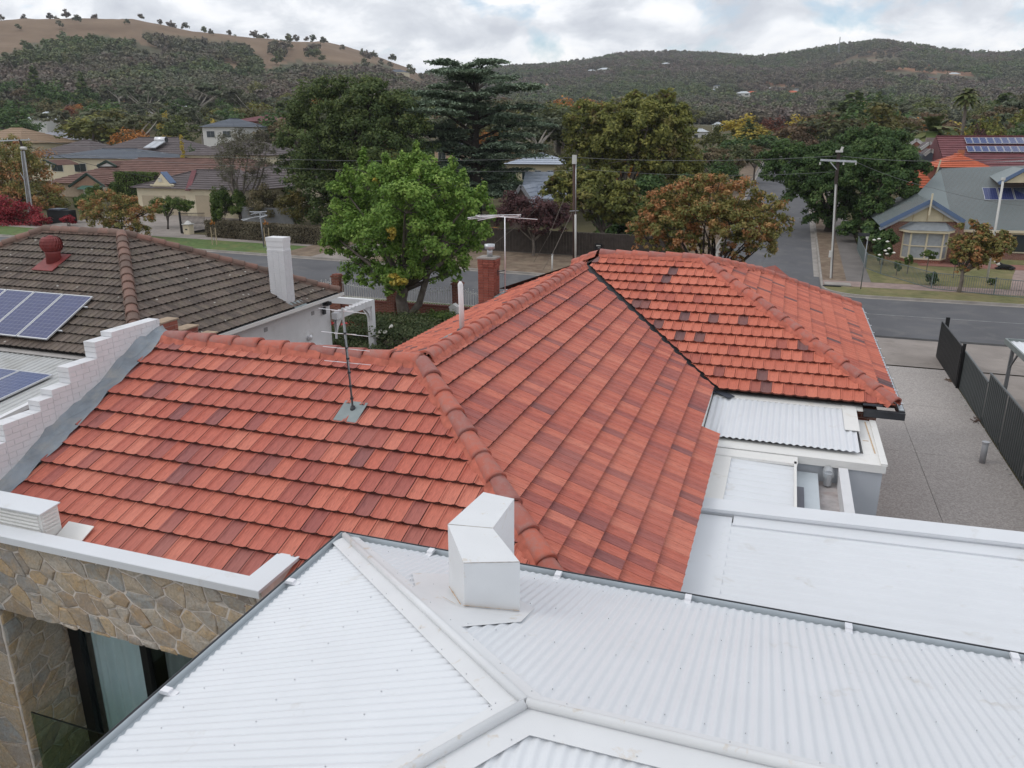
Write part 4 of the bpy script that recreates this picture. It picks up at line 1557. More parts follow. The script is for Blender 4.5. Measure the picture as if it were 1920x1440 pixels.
uw.box(-.8, 1.99, 13.70, 15.95, 0, 3.522)
uw.build('wall', M_GRENDER, house)
uw = MB()
uw.box(-.8, 1.41, 11.42, 13.68, 0, 3.20)
uw.box(-.6, 8.4, 5.95, 11.35, 0, 2.58)
uw.build('wall', M_WRENDER, house)

# ------------------------------------------------------------------ stepped party wall on the left of the near wing
pw_core = MB()
steps = [(4.9, 5.9, 4.70), (5.9, 7.26, 4.96), (7.26, 7.87, 5.21), (7.87, 8.10, 5.36), (8.10, 8.44, 5.46), (8.44, 8.98, 5.71), (8.98, 9.33, 5.97), (9.33, 10.36, 6.05)]
far = [(10.36, 10.78, 5.95), (10.78, 11.26, 5.72), (11.26, 11.74, 5.48), (11.74, 12.3, 5.24), (12.3, 13.0, 4.98), (13.0, 14.2, 4.5)]
for y0, y1, zt in steps:
    pw_core.box(-10.178, -9.964, y0 + .012, y1 + .012, 0, zt - .014)
pwall = pw_core.build('party_wall', M_PWHITE_J, house)
pb = MB(); pb.box(0, .225, 0, .236, 0, .078)
pb_me = pb.build('brick', M_PWHITE, mesh_only=True)
PW = MB()
for y0, y1, zt in steps:
    row = 0
    z = zt - .079
    while z > max(RZ - TT * (10.17 - y0) - .35, 3.4):
        y = y0 + (-.12 if row % 2 else 0)
        while y < y1 - .02:
            ya, yb = max(y, y0), min(y + .243, y1)
            if yb - ya > .02:
                PW.v, PW.f, PW.m = [], [], []
                o = link('brick', pb_me, pwall, (-10.184, ya, z))
                o.scale = (1 + rng.uniform(0, .012), (yb - ya - .007) / .236, 1)
            y += .243
        z -= .0855; row += 1
pw2 = MB()
for y0, y1, zt in far:
    pw2.box(-10.18, -9.962, y0, y1, 0, zt)
pw2o = pw2.build('party_wall', M_BRICKJ, house)
for y0, y1, zt in far:
    for k in range(4):
        y = y0 + (-.1 if k % 2 else 0)
        while y < y1 - .02:
            ya, yb = max(y, y0), min(y + .215, y1)
            if yb - ya > .05:
                o = link('brick', BRICK_ME2, pw2o, (-10.055, ya, zt - .078 - .0775 * k))
                o.scale = (1, (yb - ya - .008) / .205, 1)
            y += .215
    t_ = MB(); t_.box(-10.2, -9.945, y0 + .002, y1 + .03, zt, zt + .022)
    t_.build('wall_cap', plain('tan_mortar_cap', (0.36, 0.27, 0.19), .9, var=.2, scale=6) if 'tan_mortar_cap' not in MATS else MATS['tan_mortar_cap'], pw2o)
# lead flashing dressed over the tile edge and up the wall, a little uneven
lf = MB()
ny = 34
for i in range(ny + 1):
    t = i / ny
    y = 5.9 + (10.42 - 5.9) * t
    zc = RZ - TT * abs(10.17 - y) if y < 10.17 else RZ - TT * .2 * (y - 10.17)
    j = [rng.uniform(-.012, .012) for _ in range(5)]
    w_v = .035 * math.sin(y * 4.1) + .02 * math.sin(y * 9.7 + 1)
    lf.v += [(-9.958, y, zc + .17 + w_v + j[0] * 2.5), (-9.91 + j[3], y, zc + .115 + j[1] * 1.8), (-9.84 + j[1], y, zc + .085 + j[2] * 1.8), (-9.76, y, zc + .075 + j[3] * 1.2), (-9.665 + w_v * .6 + j[4] * 2, y, zc + .068)]
for i in range(ny):
    for k in range(4):
        lf.f.append((i * 5 + k, (i + 1) * 5 + k, (i + 1) * 5 + k + 1, i * 5 + k + 1)); lf.m.append(0)
up(lf.build('lead_flashing', M_LEAD, house, False))
M_SCREW = plain('painted_screw', (0.5, 0.51, 0.53), .5)
# ------------------------------------------------------------------ the modern wing in front: white corrugated hip roof, stone wall, recessed window
mod = thing('modern_house', 'modern wing with a white corrugated hip roof, charcoal gutter and random stone wall', 'house')
GX, GY, GZ = -4.33, 6.72, 4.83           # outer lip of the gutter at its corner
AP = Vector((-1.13, 3.535, 5.88))        # where the hips meet the ridge
E0 = Vector((-4.225, 6.63, 4.80))        # corner of the roof sheets
TR = (AP.z - E0.z) / (E0.y - AP.y)
RXE = 9.0


def fg_back():                            # slope away from us, sheets run from the ridge down to +Y
    mb = MB()
    cs = 1 / math.hypot(1, TR)
    L = (E0.y - AP.y) / cs
    def d(u):
        x = E0.x + u
        if x < AP.x:
            t = (x - E0.x) / (AP.x - E0.x)
            return L * (1 - t) + .02, L + .045
        return .04, L + .045
    corr_sheet(mb, (E0.x, AP.y, AP.z), (1, 0, 0), (0, 1, -TR), L, RXE - E0.x, .076, .0062, 8, dfun=d)
    return mb


def fg_left():
    mb = MB()
    tx = (AP.z - E0.z) / (AP.x - E0.x)
    cs = 1 / math.hypot(1, tx)
    L = (AP.x - E0.x) / cs
    y0 = AP.y - (E0.y - AP.y)
    def d(u):
        y = y0 + u
        t = abs(y - AP.y) / (E0.y - AP.y)
        return min(L, L * t + .02), L + .045
    corr_sheet(mb, (AP.x, y0, AP.z), (0, 1, 0), (-1, 0, -tx), L, E0.y - y0, .076, .0062, 8, dfun=d)
    return mb


def fg_front():
    mb = MB()
    cs = 1 / math.hypot(1, TR)
    L = 3.1 / cs
    def d(u):
        x = E0.x + u
        if x < AP.x:
            t = (x - E0.x) / (AP.x - E0.x)
            return L * (1 - t) + .02, L + .04
        return .04, L + .04
    corr_sheet(mb, (E0.x, AP.y, AP.z), (1, 0, 0), (0, -1, -TR), L, RXE - E0.x, .076, .0062, 8, dfun=d)
    return mb


for f in (fg_back, fg_left, fg_front):
    up(f().build('roof_sheet', M_WHITE, mod, True))


def fix_normals(o):
    import bmesh
    bm = bmesh.new(); bm.from_mesh(o.data)
    bmesh.ops.recalc_face_normals(bm, faces=bm.faces)
    bm.to_mesh(o.data); bm.free()


def roll_cap(name, a, b, nA, nB, wing=.145, roll=.030, lift=.016):
    """rolled-top capping: a round roll with a flat wing lying on each slope"""
    a, b = Vector(a), Vector(b)
    d = (b - a).normalized()
    mb = MB()
    upv = (nA + nB).normalized()
    for n_ in (nA, nB):
        w = n_.cross(d).normalized()
        if w.dot(upv) > 0:
            w = -w
        o = n_ * lift
        p = [a + o, b + o, b + o + w * wing, a + o + w * wing]
        q = [x - n_ * .006 for x in p]
        mb.add(p + q, [(0, 1, 2, 3), (4, 7, 6, 5), (3, 2, 6, 7), (0, 3, 7, 4), (1, 5, 6, 2)])
    n = 16
    r = d.cross(upv).normalized()
    c0, c1 = a + upv * (lift + roll * .55), b + upv * (lift + roll * .55)
    base = len(mb.v)
    for c in (c0, c1):
        for i in range(n):
            an = 2 * math.pi * i / n
            mb.v.append(tuple(c + (r * math.cos(an) + upv * math.sin(an)) * roll))
    for i in range(n):
        mb.f.append((base + i, base + (i + 1) % n, base + n + (i + 1) % n, base + n + i)); mb.m.append(0)
    mb.f.append(tuple(base + i for i in range(n - 1, -1, -1))); mb.m.append(0)
    mb.f.append(tuple(base + n + i for i in range(n))); mb.m.append(0)
    o = mb.build(name, M_FOLD, mod)
    fix_normals(o)
    for p in o.data.polygons:
        p.use_smooth = p.index >= 10 and len(p.vertices) == 4
    # fixings along the wings
    sc = MB()
    Ln = (b - a).length
    for n_ in (nA, nB):
        w = n_.cross(d).normalized()
        if w.dot(upv) > 0:
            w = -w
        k = 0.2
        while k < Ln - .1:
            c = a + d * k + w * (wing * .82) + n_ * lift
            sc.tube([c, c + n_ * .005], .004, 6)
            k += .46
    kind(sc.build('roof_screws', M_SCREW, o), 'stuff')
    return o


nBack = Vector((0, TR, 1)).normalized(); nFront = Vector((0, -TR, 1)).normalized()
nLeft = Vector((-(AP.z - E0.z) / (AP.x - E0.x), 0, 1)).normalized()
roll_cap('hip_capping', (E0.x - .01, E0.y + .01, E0.z + .01), AP, nBack, nLeft)
roll_cap('hip_capping', (E0.x, AP.y - 3.1, E0.z), AP + Vector((-.005, -.005, .002)), nFront, nLeft, .162)
roll_cap('ridge_capping', AP + Vector((0, 0, .004)), (RXE, AP.y, AP.z + .004), nBack, nFront, .165)
# fixings over the sheets
sc = MB()
cs = 1 / math.hypot(1, TR)
for row in range(4):
    dd = .35 + row * .9
    x = E0.x + .19
    while x < RXE:
        yy = AP.y + dd * cs
        lim = E0.y - (x - E0.x)
        if yy > lim + .1 or x > AP.x:
            sc.tube([(x, yy, AP.z - TR * (yy - AP.y) + .005), (x, yy, AP.z - TR * (yy - AP.y) + .013)], .004, 6)
        x += .228
tx = (AP.z - E0.z) / (AP.x - E0.x)
for row in range(4):
    xx = E0.x + .3 + row * .85
    y = .6
    while y < E0.y - (xx - E0.x) - .2:
        if y > AP.y - (AP.x - xx) * (1.0) and y > AP.y - (3.1 - (xx - E0.x)) + .2:
            sc.tube([(xx, y, E0.z + tx * (xx - E0.x) + .005), (xx, y, E0.z + tx * (xx - E0.x) + .013)], .004, 6)
        y += .228
kind(sc.build('roof_screws', M_SCREW, mod), 'stuff')

# gutter: charcoal outside, pale inside
go = MB()
go.box(GX, RXE, GY - .006, GY, GZ - .13, GZ)
go.box(GX, GX + .006, AP.y - 3.4, GY - .006, GZ - .13, GZ)
go.box(GX - .004, RXE, GY, GY + .012, GZ - .014, GZ + .004)
go.box(GX - .012, GX, AP.y - 3.4, GY + .012, GZ - .014, GZ + .004)
go.build('gutter', M_DARK, mod)
gn = MB()
gn.box(GX + .006, RXE, GY - .17, GY - .006, GZ - .075, GZ - .068)
gn.box(GX + .006, GX + .17, AP.y - 3.4, GY - .172, GZ - .0752, GZ - .0682)
gn.box(GX + .006, RXE, GY - .0125, GY - .0065, GZ - .07, GZ - .003)
gn.box(GX + .0065, GX + .0125, AP.y - 3.4, GY - .013, GZ - .07, GZ - .003)
gn.build('gutter_lining', M_GUTIN, mod)
bb = MB()
bb.box(-.03, .03, -.16, .0, 0, .012); bb.box(-.03, .03, -.10, -.02, .01, .032)
bme = bb.build('gutter_bracket', M_BRIGHT, mesh_only=True)
for px, py in ((808, 1033), (1047, 1076), (1291, 1118), (1591, 1173), (1903, 1231)):
    p = ATZ(px, py, GZ)
    link('gutter_bracket', bme, mod, (p.x, GY - .004, GZ - .018))
for px, py in ((543, 1089), (310, 1294)):
    p = ATZ(px, py, GZ)
    o = link('gutter_bracket', bme, mod, (GX + .004, p.y, GZ - .018)); o.rotation_euler = (0, 0, math.pi / 2)
lt = MB()
for px, py in ((1003, 1068), (1097, 1088), (1183, 1101), (1375, 1138), (1392, 1142)):
    p = ATZ(px, py, GZ - .065)
    lt.tube([(p.x - .03, p.y, p.z + .006), (p.x, p.y + .01, p.z + .012), (p.x + .03, p.y - .01, p.z + .008)], [.006, .012, .004], 5)
kind(lt.build('leaf_litter', plain('dead_leaf', (0.16, 0.105, 0.07), .9, var=.3), mod), 'stuff')
wl = MB()
wl.box(GX + .35, RXE, .8, 5.9, 0, 4.70)
wl.build('wall', M_WRENDER, mod)
sf = MB()
sf.box(GX + .18, RXE, .5, 6.5, 4.68, 4.70)
sf.build('soffit', M_WRENDER, mod)

# folded white flue box, cranked in plan, with stained sealant
FLm, FRm = Vector((-2.18, 5.12)), Vector((-1.755, 5.275))
ML, MR, BR, BL = Vector((-2.50, 5.54)), Vector((-2.11, 5.60)), Vector((-2.12, 6.20)), Vector((-2.44, 6.24))
zr_ = lambda p: AP.z - TR * (p.y - AP.y) - .03
zt_f, zt = (5.736, 5.741), 5.82
poly = [FLm, FRm, MR, BR, BL, ML]
tops = [zt_f[0], zt_f[1], zt, zt, zt, zt]
fb = MB()
lo = [Vector((p.x, p.y, zr_(p))) for p in poly]; hi = [Vector((p.x, p.y, t)) for p, t in zip(poly, tops)]
fb.add(lo + hi, [(0, 1, 7, 6), (1, 2, 8, 7), (2, 3, 9, 8), (3, 4, 10, 9), (4, 5, 11, 10), (5, 0, 6, 11), (6, 7, 8, 11), (8, 9, 10, 11)])
fbo = fb.build('flue_box', M_FOLD, mod)
fl = MB()
rf = lambda x, y, h=.009: Vector((x, y, AP.z - TR * (y - AP.y) + h))
tp = [rf(-2.62, 5.15), rf(-2.05, 4.56), rf(-1.66, 5.02), rf(-1.68, 5.45), rf(-2.05, 5.75), rf(-2.55, 6.1), rf(-3.0, 5.8)]
fl.add(tp, [tuple(range(len(tp)))])
up(fl.build('flashing_tray', M_FOLD, mod))
stn = MB()
def stripe(mb, a, b, w, h=.02):
    a, b = Vector(a), Vector(b)
    d = (b - a).normalized(); s_ = nBack.cross(d).normalized() * w
    n_ = 9
    for i in range(n_):
        p, q = a.lerp(b, i / n_), a.lerp(b, (i + 1) / n_)
        k0, k1 = rng.uniform(.3, 1), rng.uniform(.3, 1)
        mb.quad(p - s_ * k0, q - s_ * k1, q + s_ * k1, p + s_ * k0)
stripe(stn, rf(-2.64, 5.17, .021), rf(-2.06, 4.53, .021), .010)
stripe(stn, rf(-2.19, 5.105, .022), rf(-1.755, 5.262, .022), .009)
stripe(stn, rf(-2.2, 5.09, .03), rf(-2.5, 5.53, .03), .008)
stripe(stn, rf(-2.25, 5.10, .022), rf(-2.42, 5.22, .022), .004)
stn.build('sealant_line', M_STAIN, fbo)
sm = MB()
for a, b in (((*FLm, zt_f[0] + .001), (*FRm, zt_f[1] + .001)),):
    sm.beam(Vector(a) + Vector((0, 0, .001)), Vector(b) + Vector((0, 0, .001)), .006, .005)
sm.beam((*ML, zt + .001), (*MR, zt + .001), .005, .004)
sm.build('folded_seam', plain('grey_seam', (0.40, 0.37, 0.34), .7, var=.3, scale=20), fbo)

# ------------------------------------------------------------------ stone wall with a deep window recess
SY = 6.17
zc0, zc1 = 4.26, 4.30
cap_ = MB()
cap_.box(-11.5, -5.31, SY - .07, SY + .16, zc0, zc1)
cap_.box(-5.31, -5.02, SY - .07, SY + .71, zc0 + .001, zc1 + .001)
cap_.box(-11.5, -5.02, SY - .075, SY - .067, zc0 - .055, zc1 - .004)
mod_cap = cap_.build('parapet_capping', M_CREAMW if False else M_WHITE, mod)
LZ = 3.10                                   # underside of the stone beam
RX0 = -9.27                                 # left side of the recess
core = MB()
core.box(-11.5, -5.06, SY + .02, SY + .14, LZ + .01, zc0 - .02)
core.box(-11.5, -5.06, SY + .14, SY + .34, LZ + .011, 3.7)
core.box(-11.5, RX0, SY + .02, 8.3, 0, LZ + .01)
core.box(-5.4, -5.1, SY + .02, 8.3, 0, LZ + .01)
core.box(-5.27, -5.06, SY + .14, SY + .74, 3.70, zc0 - .001)
swall = core.build('stone_wall', M_SMORT, mod)
bs_ = MB()
bs_.box(RX0, -5.3, SY + .34, 8.2, LZ + .02, LZ + .1)
bs_.build('soffit', M_WRENDER, mod)


def voronoi(w, h, n, seed, ang=0.5, st=1.7):
    r = random.Random(seed)
    best = []
    pts = []
    tries = 0
    md = math.sqrt(w * h / n) * .62
    while len(pts) < n and tries < 6000:
        tries += 1
        p = (r.uniform(-.1, w + .1), r.uniform(-.1, h + .1))
        if all((p[0] - q[0]) ** 2 + (p[1] - q[1]) ** 2 > (md * q[2]) ** 2 for q in pts):
            pts.append((p[0], p[1], r.choice((.55, .75, 1, 1.3))))
    ca, sa = math.cos(ang), math.sin(ang)
    T = lambda x, y: ((x * ca + y * sa) / st, (-x * sa + y * ca))
    I = lambda u, v: (u * st * ca - v * sa, u * st * sa + v * ca)
    tp_ = [T(p[0], p[1]) for p in pts]
    cells = []
    for i, c in enumerate(tp_):
        poly = [T(0, 0), T(w, 0), T(w, h), T(0, h)]
        poly = [(x, y, 0) for x, y in poly]
        hp = []
        for j, d in enumerate(tp_):
            if i != j:
                a, b = d[0] - c[0], d[1] - c[1]
                l = math.hypot(a, b)
                if l < 2.0:
                    hp.append((a / l, b / l, (a * (c[0] + d[0]) + b * (c[1] + d[1])) / 2 / l + (pts[i][2] - pts[j][2]) * .02))
        poly = clip_poly(poly, hp)
        if len(poly) >= 3:
            cells.append([I(p[0], p[1]) for p in poly])
    return cells


def stone(poly2, joint, to3, nrm, parent, r):
    """one stone: its outline pulled in by the joint, roughened, domed and standing proud"""
    n = len(poly2)
    cx = sum(p[0] for p in poly2) / n; cy = sum(p[1] for p in poly2) / n
    area = abs(sum(poly2[i][0] * poly2[(i + 1) % n][1] - poly2[(i + 1) % n][0] * poly2[i][1] for i in range(n))) / 2
    if area < .004:
        return
    k = 1 - joint / math.sqrt(area)
    ring = []
    for i in range(n):
        p, q = poly2[i], poly2[(i + 1) % n]
        l = math.hypot(q[0] - p[0], q[1] - p[1])
        m = max(1, min(4, int(l / .10)))
        for j in range(m):
            t = j / m
            jx = r.uniform(-.010, .010); jy = r.uniform(-.010, .010)
            ring.append((p[0] + (q[0] - p[0]) * t + jx, p[1] + (q[1] - p[1]) * t + jy))
    ring = [(cx + (x - cx) * k, cy + (y - cy) * k) for x, y in ring]
    m = len(ring)
    pr_ = r.uniform(.006, .026)
    tx_, ty_ = r.uniform(-.035, .035), r.uniform(-.035, .035)
    V = [to3(x, y) - nrm * .01 for x, y in ring]
    V += [to3(x, y) + nrm * (pr_ * .55 + (x - cx) * tx_) for x, y in ring]
    V += [to3(cx + (x - cx) * .86, cy + (y - cy) * .86) + nrm * (pr_ + (x - cx) * tx_ + (y - cy) * ty_ + r.uniform(-.007, .007)) for x, y in ring]
    V.append(to3(cx, cy) + nrm * (pr_ + r.uniform(-.006, .014)))
    F = [(i, (i + 1) % m, m + (i + 1) % m, m + i) for i in range(m)] + [(m + i, m + (i + 1) % m, 2 * m + (i + 1) % m, 2 * m + i) for i in range(m)] + [(2 * m + i, 2 * m + (i + 1) % m, 3 * m) for i in range(m)]
    c3 = to3(cx, cy)
    mb = MB(); mb.add([v - c3 for v in V], F)
    o = mb.build('stone', M_STONE, parent)
    o.location = c3
    if sum((f.normal.dot(nrm)) for f in o.data.polygons) < 0:
        o.data.flip_normals()


r_ = random.Random(5)
for c in voronoi(6.3, zc0 - LZ - .02, 150, 3, -.45, 1.6):
    stone(c, .021, lambda x, y: Vector((-11.42 + x, SY + .02, LZ + .0 + y)), Vector((0, -1, 0)), swall, r_)
for c in voronoi(2.2, 3.08, 60, 9, -.3, 1.5):
    stone(c, .021, lambda x, y: Vector((-11.5 + x, SY + .02, y)), Vector((0, -1, 0)), swall, r_)
for c in voronoi(.95, 3.08, 56, 17, .55, 1.5):
    stone(c, .019, lambda x, y: Vector((RX0, SY + .02 + x, y)), Vector((1, 0, 0)), swall, r_)

# window at the back of the recess
WY = 7.12
fr = MB()
fr.box(RX0 + .03, RX0 + .22, WY - .06, WY + .05, 0, LZ + .1)
fr.box(-7.98, -7.86, WY - .02, WY + .05, 0, LZ + .1)
fr.box(RX0 + .22, -5.3, WY - .03, WY + .05, 0, .12)
fr.box(RX0 + .22, -5.3, WY - .03, WY + .05, LZ - .02, LZ + .1)
fro = fr.build('window_frame', M_BLACK, mod)
gp = MB()
gp.box(RX0 + .22, -7.98, WY + .0, WY + .012, .12, LZ)
gp.build('pane', M_WINGLASS, fro)
gp = MB()
gp.box(-7.86, -5.3, WY + .02, WY + .032, .12, LZ)
gp.build('pane', M_WINGLASS, fro)


def curtain(name, x0, x1, y, z0, z1, mat, amp=.035, pitch=.17, seed=1):
    g = random.Random(seed)
    mb = MB()
    n = int((x1 - x0) / .018)
    ph = 0
    for i in range(n + 1):
        x = x0 + (x1 - x0) * i / n
        ph += .018 / pitch * 2 * math.pi * (1 + .35 * math.sin(x * 5.1 + seed))
        yy = y + amp * math.sin(ph) + amp * .4 * math.sin(ph * .37 + 1)
        mb.v += [(x, yy, z0), (x + .01 * math.sin(ph * .2), yy * 1.0 + .01 * math.sin(ph * .5), z1)]
    for i in range(n):
        mb.f.append((2 * i, 2 * i + 2, 2 * i + 3, 2 * i + 1)); mb.m.append(0)
    return mb.build(name, mat, mod, True)


curtain('curtain', RX0 + .24, -7.95, WY + .10, .06, LZ + .05, M_CURTAIN, .028, .21, 2)
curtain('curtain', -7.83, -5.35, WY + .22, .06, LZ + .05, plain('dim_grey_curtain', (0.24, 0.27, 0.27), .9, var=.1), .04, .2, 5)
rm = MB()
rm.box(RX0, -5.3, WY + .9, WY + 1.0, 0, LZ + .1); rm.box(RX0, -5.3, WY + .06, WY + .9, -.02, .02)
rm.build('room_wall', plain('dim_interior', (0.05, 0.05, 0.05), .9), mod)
bl = MB(); bl.box(RX0 + .05, -5.42, SY + .10, SY + .112, .05, 1.40)
blo = bl.build('balustrade_glass', M_BALGLASS, mod)
br = MB(); br.box(RX0 + .05, -5.42, SY + .100, SY + .114, 1.40, 1.414)
br.build('glass_edge', plain('dark_glass_edge', (0.012, 0.016, 0.014), .3), blo)
dk = MB(); dk.box(RX0, -5.4, SY + .0, WY, -.02, .05)
dk.build('deck', plain('grey_green_deck', (0.13, 0.14, 0.115), .8, var=.1), mod)

# white vent box standing behind the parapet at the far left
vbx = thing('roof_vent', 'small white ribbed metal box standing behind the stone wall parapet at the left', 'roof vent')
vm = MB()
zt0 = 4.545
vm.box(-10.6, -8.42, SY + .20, SY + .46, 4.1, zt0 - .01)
vo = vm.build('box', M_CREAMW, vbx)
vt_ = MB(); vt_.obox((-10.62, SY + .165, zt0 - .012), (2.24, 0, 0), (0, .31, .03), (0, 0, .014))
vt_.build('lid', M_WHITE, vbx)
vr = MB()
for k in range(5):
    z = 4.27 + k * .05
    vr.box(-10.6, -8.45, SY + .176, SY + .204, z, z + .024)
    vr.box(-8.424, -8.40, SY + .22, SY + .44, z, z + .024)
kind(vr.build('ribs', M_CREAMW, vbx), 'stuff')
vs_ = MB(); vs_.obox((-8.40, SY + .20, RZ - TT * (10.17 - SY - .20) + .085), (.42, 0, 0), (0, .36, .168), (0, 0, .012))
vs_.build('flashing', M_CREAMW, vbx)

# ------------------------------------------------------------------ aerials
def rod(mb, a, b, r, n=6):
    mb.tube([a, b], r, n)


ant = thing('tv_antenna', 'log periodic television aerial on a grey mast rising through the near red tiles', 'antenna', None, (-5.52, 9.1, 5.27))
m = MB(); m.tube([(0, 0, 0), (-.05, 0, 1.30)], .016, 8)
m.build('mast', M_GREYST, ant, True)
zp = MB(); zp.obox((-.19, -.23, -.035), (.36, 0, 0), (0, .36, .169), (0, 0, .008))
zp.build('base_flashing', M_ZINC, ant)
m = MB(); m.tube([(0, 0, .03), (0, 0, .12)], [.05, .03], 10)
m.build('rubber_boot', M_DARK, ant, True)
m = MB(); m.beam((-.035, 0, .74), (-.065, 0, 1.52), .022, .022)
boom = m.build('boom', M_GALV, ant)
m = MB()
for zz in (.75, .95, 1.16, 1.48):
    x = -.035 - (zz - .74) * .038
    for s1 in (-1, 1):
        for s2 in (-1, 1):
            rod(m, (x, 0, zz), (x + s1 * .27, s2 * .16, zz - .05 * s2), .0045, 5)
kind(m.build('elements', M_BRIGHT, boom), 'stuff')
m = MB()
for zz in (.40, .22, .60, .80, .95, 1.16):
    m.tube([(-.038 * zz, 0, zz), (-.038 * zz, 0, zz + .025)], .026, 8)
m.build('clamp', M_DARK, ant)
m = MB()
m.tube([(.02, -.01, .05), (-.01, -.024, .4), (-.03, -.026, .8), (-.045, -.03, 1.1)], .006, 5)
m.build('cable', M_DARK, ant)

ant2 = thing('tv_antenna', 'wide old television aerial on a thin pole strapped to the red brick chimney', 'antenna', None, (-8.0, 22.5, 4.4))
zt2 = AT(930, 408, 22.5).z - 4.4
m = MB(); m.tube([(0, 0, 0), (0, 0, zt2 + .02)], .018, 7)
m.build('mast', M_BRIGHT, ant2, True)
m = MB(); m.beam((0, -.02, .72), (-.12, -.3, .72), .02); m.beam((0, -.02, .60), (-.12, -.3, .68), .015); m.beam((-.12, -.31, .60), (-.12, -.31, .78), .02)
m.build('bracket', M_DARK, ant2)
m = MB()
P0 = lambda px, py: AT(px, py, 22.5) - Vector((-8.0, 22.5, 4.4))
for (a, b) in (((892, 404), (972, 404)), ((877, 408), (932, 405)), ((877, 411), (932, 408)), ((896, 413), (940, 406)), ((930, 406), (1003, 413)), ((877, 408), (877, 411)), ((892, 404), (893, 407)), ((971, 404), (971, 407)), ((893, 407), (971, 407))):
    rod(m, P0(*a), P0(*b) + Vector((0, .25, 0)), .011, 5)
kind(m.build('elements', M_BRIGHT, ant2), 'stuff')
# ------------------------------------------------------------------ neighbour's house on the left, brown lichened tiles
nb = thing('brown_roof_house', 'white walled house on the left under lichen spotted brown tiles, beside the red roof', 'house')
NT_ = 0.5004
NA = Vector((-20.41, 20.14, 5.985)); NB2 = Vector((-23.70, 20.14, 5.985))
NE = 3.5
rn = (5.985 - NE) / NT_
sN1 = Slope([NA, NB2, NB2 + Vector((-rn, -rn, NE - 5.985)), NA + Vector((rn, -rn, NE - 5.985))], None)
sN2 = Slope([NA, NA + Vector((rn, -rn, NE - 5.985)), NA + Vector((rn, rn, NE - 5.985))], None)
sN3 = Slope([NA, NA + Vector((rn, rn, NE - 5.985)), NB2 + Vector((-rn, rn, NE - 5.985)), NB2], None)
sN4 = Slope([NB2, NB2 + Vector((-rn, rn, NE - 5.985)), NB2 + Vector((-rn, -rn, NE - 5.985))], None)
dk = MB()
for s_ in (sN1, sN2, sN3, sN4):
    dk.add([p - s_.n * .03 for p in s_.pts], [tuple(range(len(s_.pts)))])
nroof = dk.build('roof', M_SARK, nb)
NW, NG = 0.215, 0.36
sN = []
for s_, ins in ((sN1, [0, 0, 0, .02]), (sN2, [.02, 0, .02])):
    t, tp_, bt_ = tile_slope(s_, ins, NW, NG, .05, .034, jit=.006)
    sN.append((s_, t, tp_, bt_))
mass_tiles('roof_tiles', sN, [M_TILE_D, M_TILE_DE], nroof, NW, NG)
fa = NA + Vector((rn, -rn, NE - 5.985)); fb_ = NA + Vector((rn, rn, NE - 5.985))
cap_line(NB2, NA, CAPD, nroof, .43, .05, M_MORTD)
cap_line(fa, NA, CAPD, nroof, .43, .07, M_MORTD)
cap_line(fb_ + Vector((-.05, -.05, .02)), NA, CAPD, nroof, .43, .06, M_MORTD)
cap_line(NB2 + Vector((-rn, -rn, NE - 5.985)), NB2, CAPD, nroof, .43, .06, M_MORTD)
wx = -15.78
mb = MB()
mb.box(-28.4, wx, 15.4, 24.85, 0, NE - .06)
mb.build('wall', M_WHITE2, nb)
mb = MB()
mb.box(wx, wx + .34, 14.9, 25.2, NE - .14, NE - .10)
mb.build('eave_lining', M_WHITE2, nb)
mb = MB()
mb.box(-15.46, -15.34, 15.0, 25.2, NE - .12, NE)
mb.build('gutter', M_CREAMW, nb)
mb = MB()
mb.box(-15.44, -15.36, 15.0, 25.2, NE - .004, NE + .006)
mb.build('gutter_lining', M_DARK, nb)
vent = MB(); vent.box(0, .015, 0, .18, 0, .14)
vme = vent.build('wall_vent', plain('grey_vent', (.34, .34, .35), .7), mesh_only=True)
for px, py in ((498, 618), (586, 587)):
    p = ATX(px, py, wx); link('wall_vent', vme, nb, (wx + .002, p.y - .09, p.z - .07))
p = ATX(578, 632, wx)
mb = MB(); mb.tube([(wx, p.y, p.z), (wx + .10, p.y, p.z), (wx + .16, p.y, p.z - .05)], [.06, .12, .02], 12)
mb.build('wall_lamp', M_BRIGHT, nb, True)
p = ATX(608, 572, wx)
mb = MB(); mb.box(wx, wx + .22, p.y - .12, p.y + .16, p.z, p.z + .12); mb.box(wx + .05, wx + .12, p.y - .24, p.y - .1, p.z - .3, p.z - .05)
mb.build('flood_lamp', M_DARK, nb)
mb = MB(); p = ATX(600, 655, wx); mb.box(wx, wx + .35, p.y - .4, p.y + .25, p.z - .05, p.z + .06)
mb.build('hood', M_BRIGHT, nb)
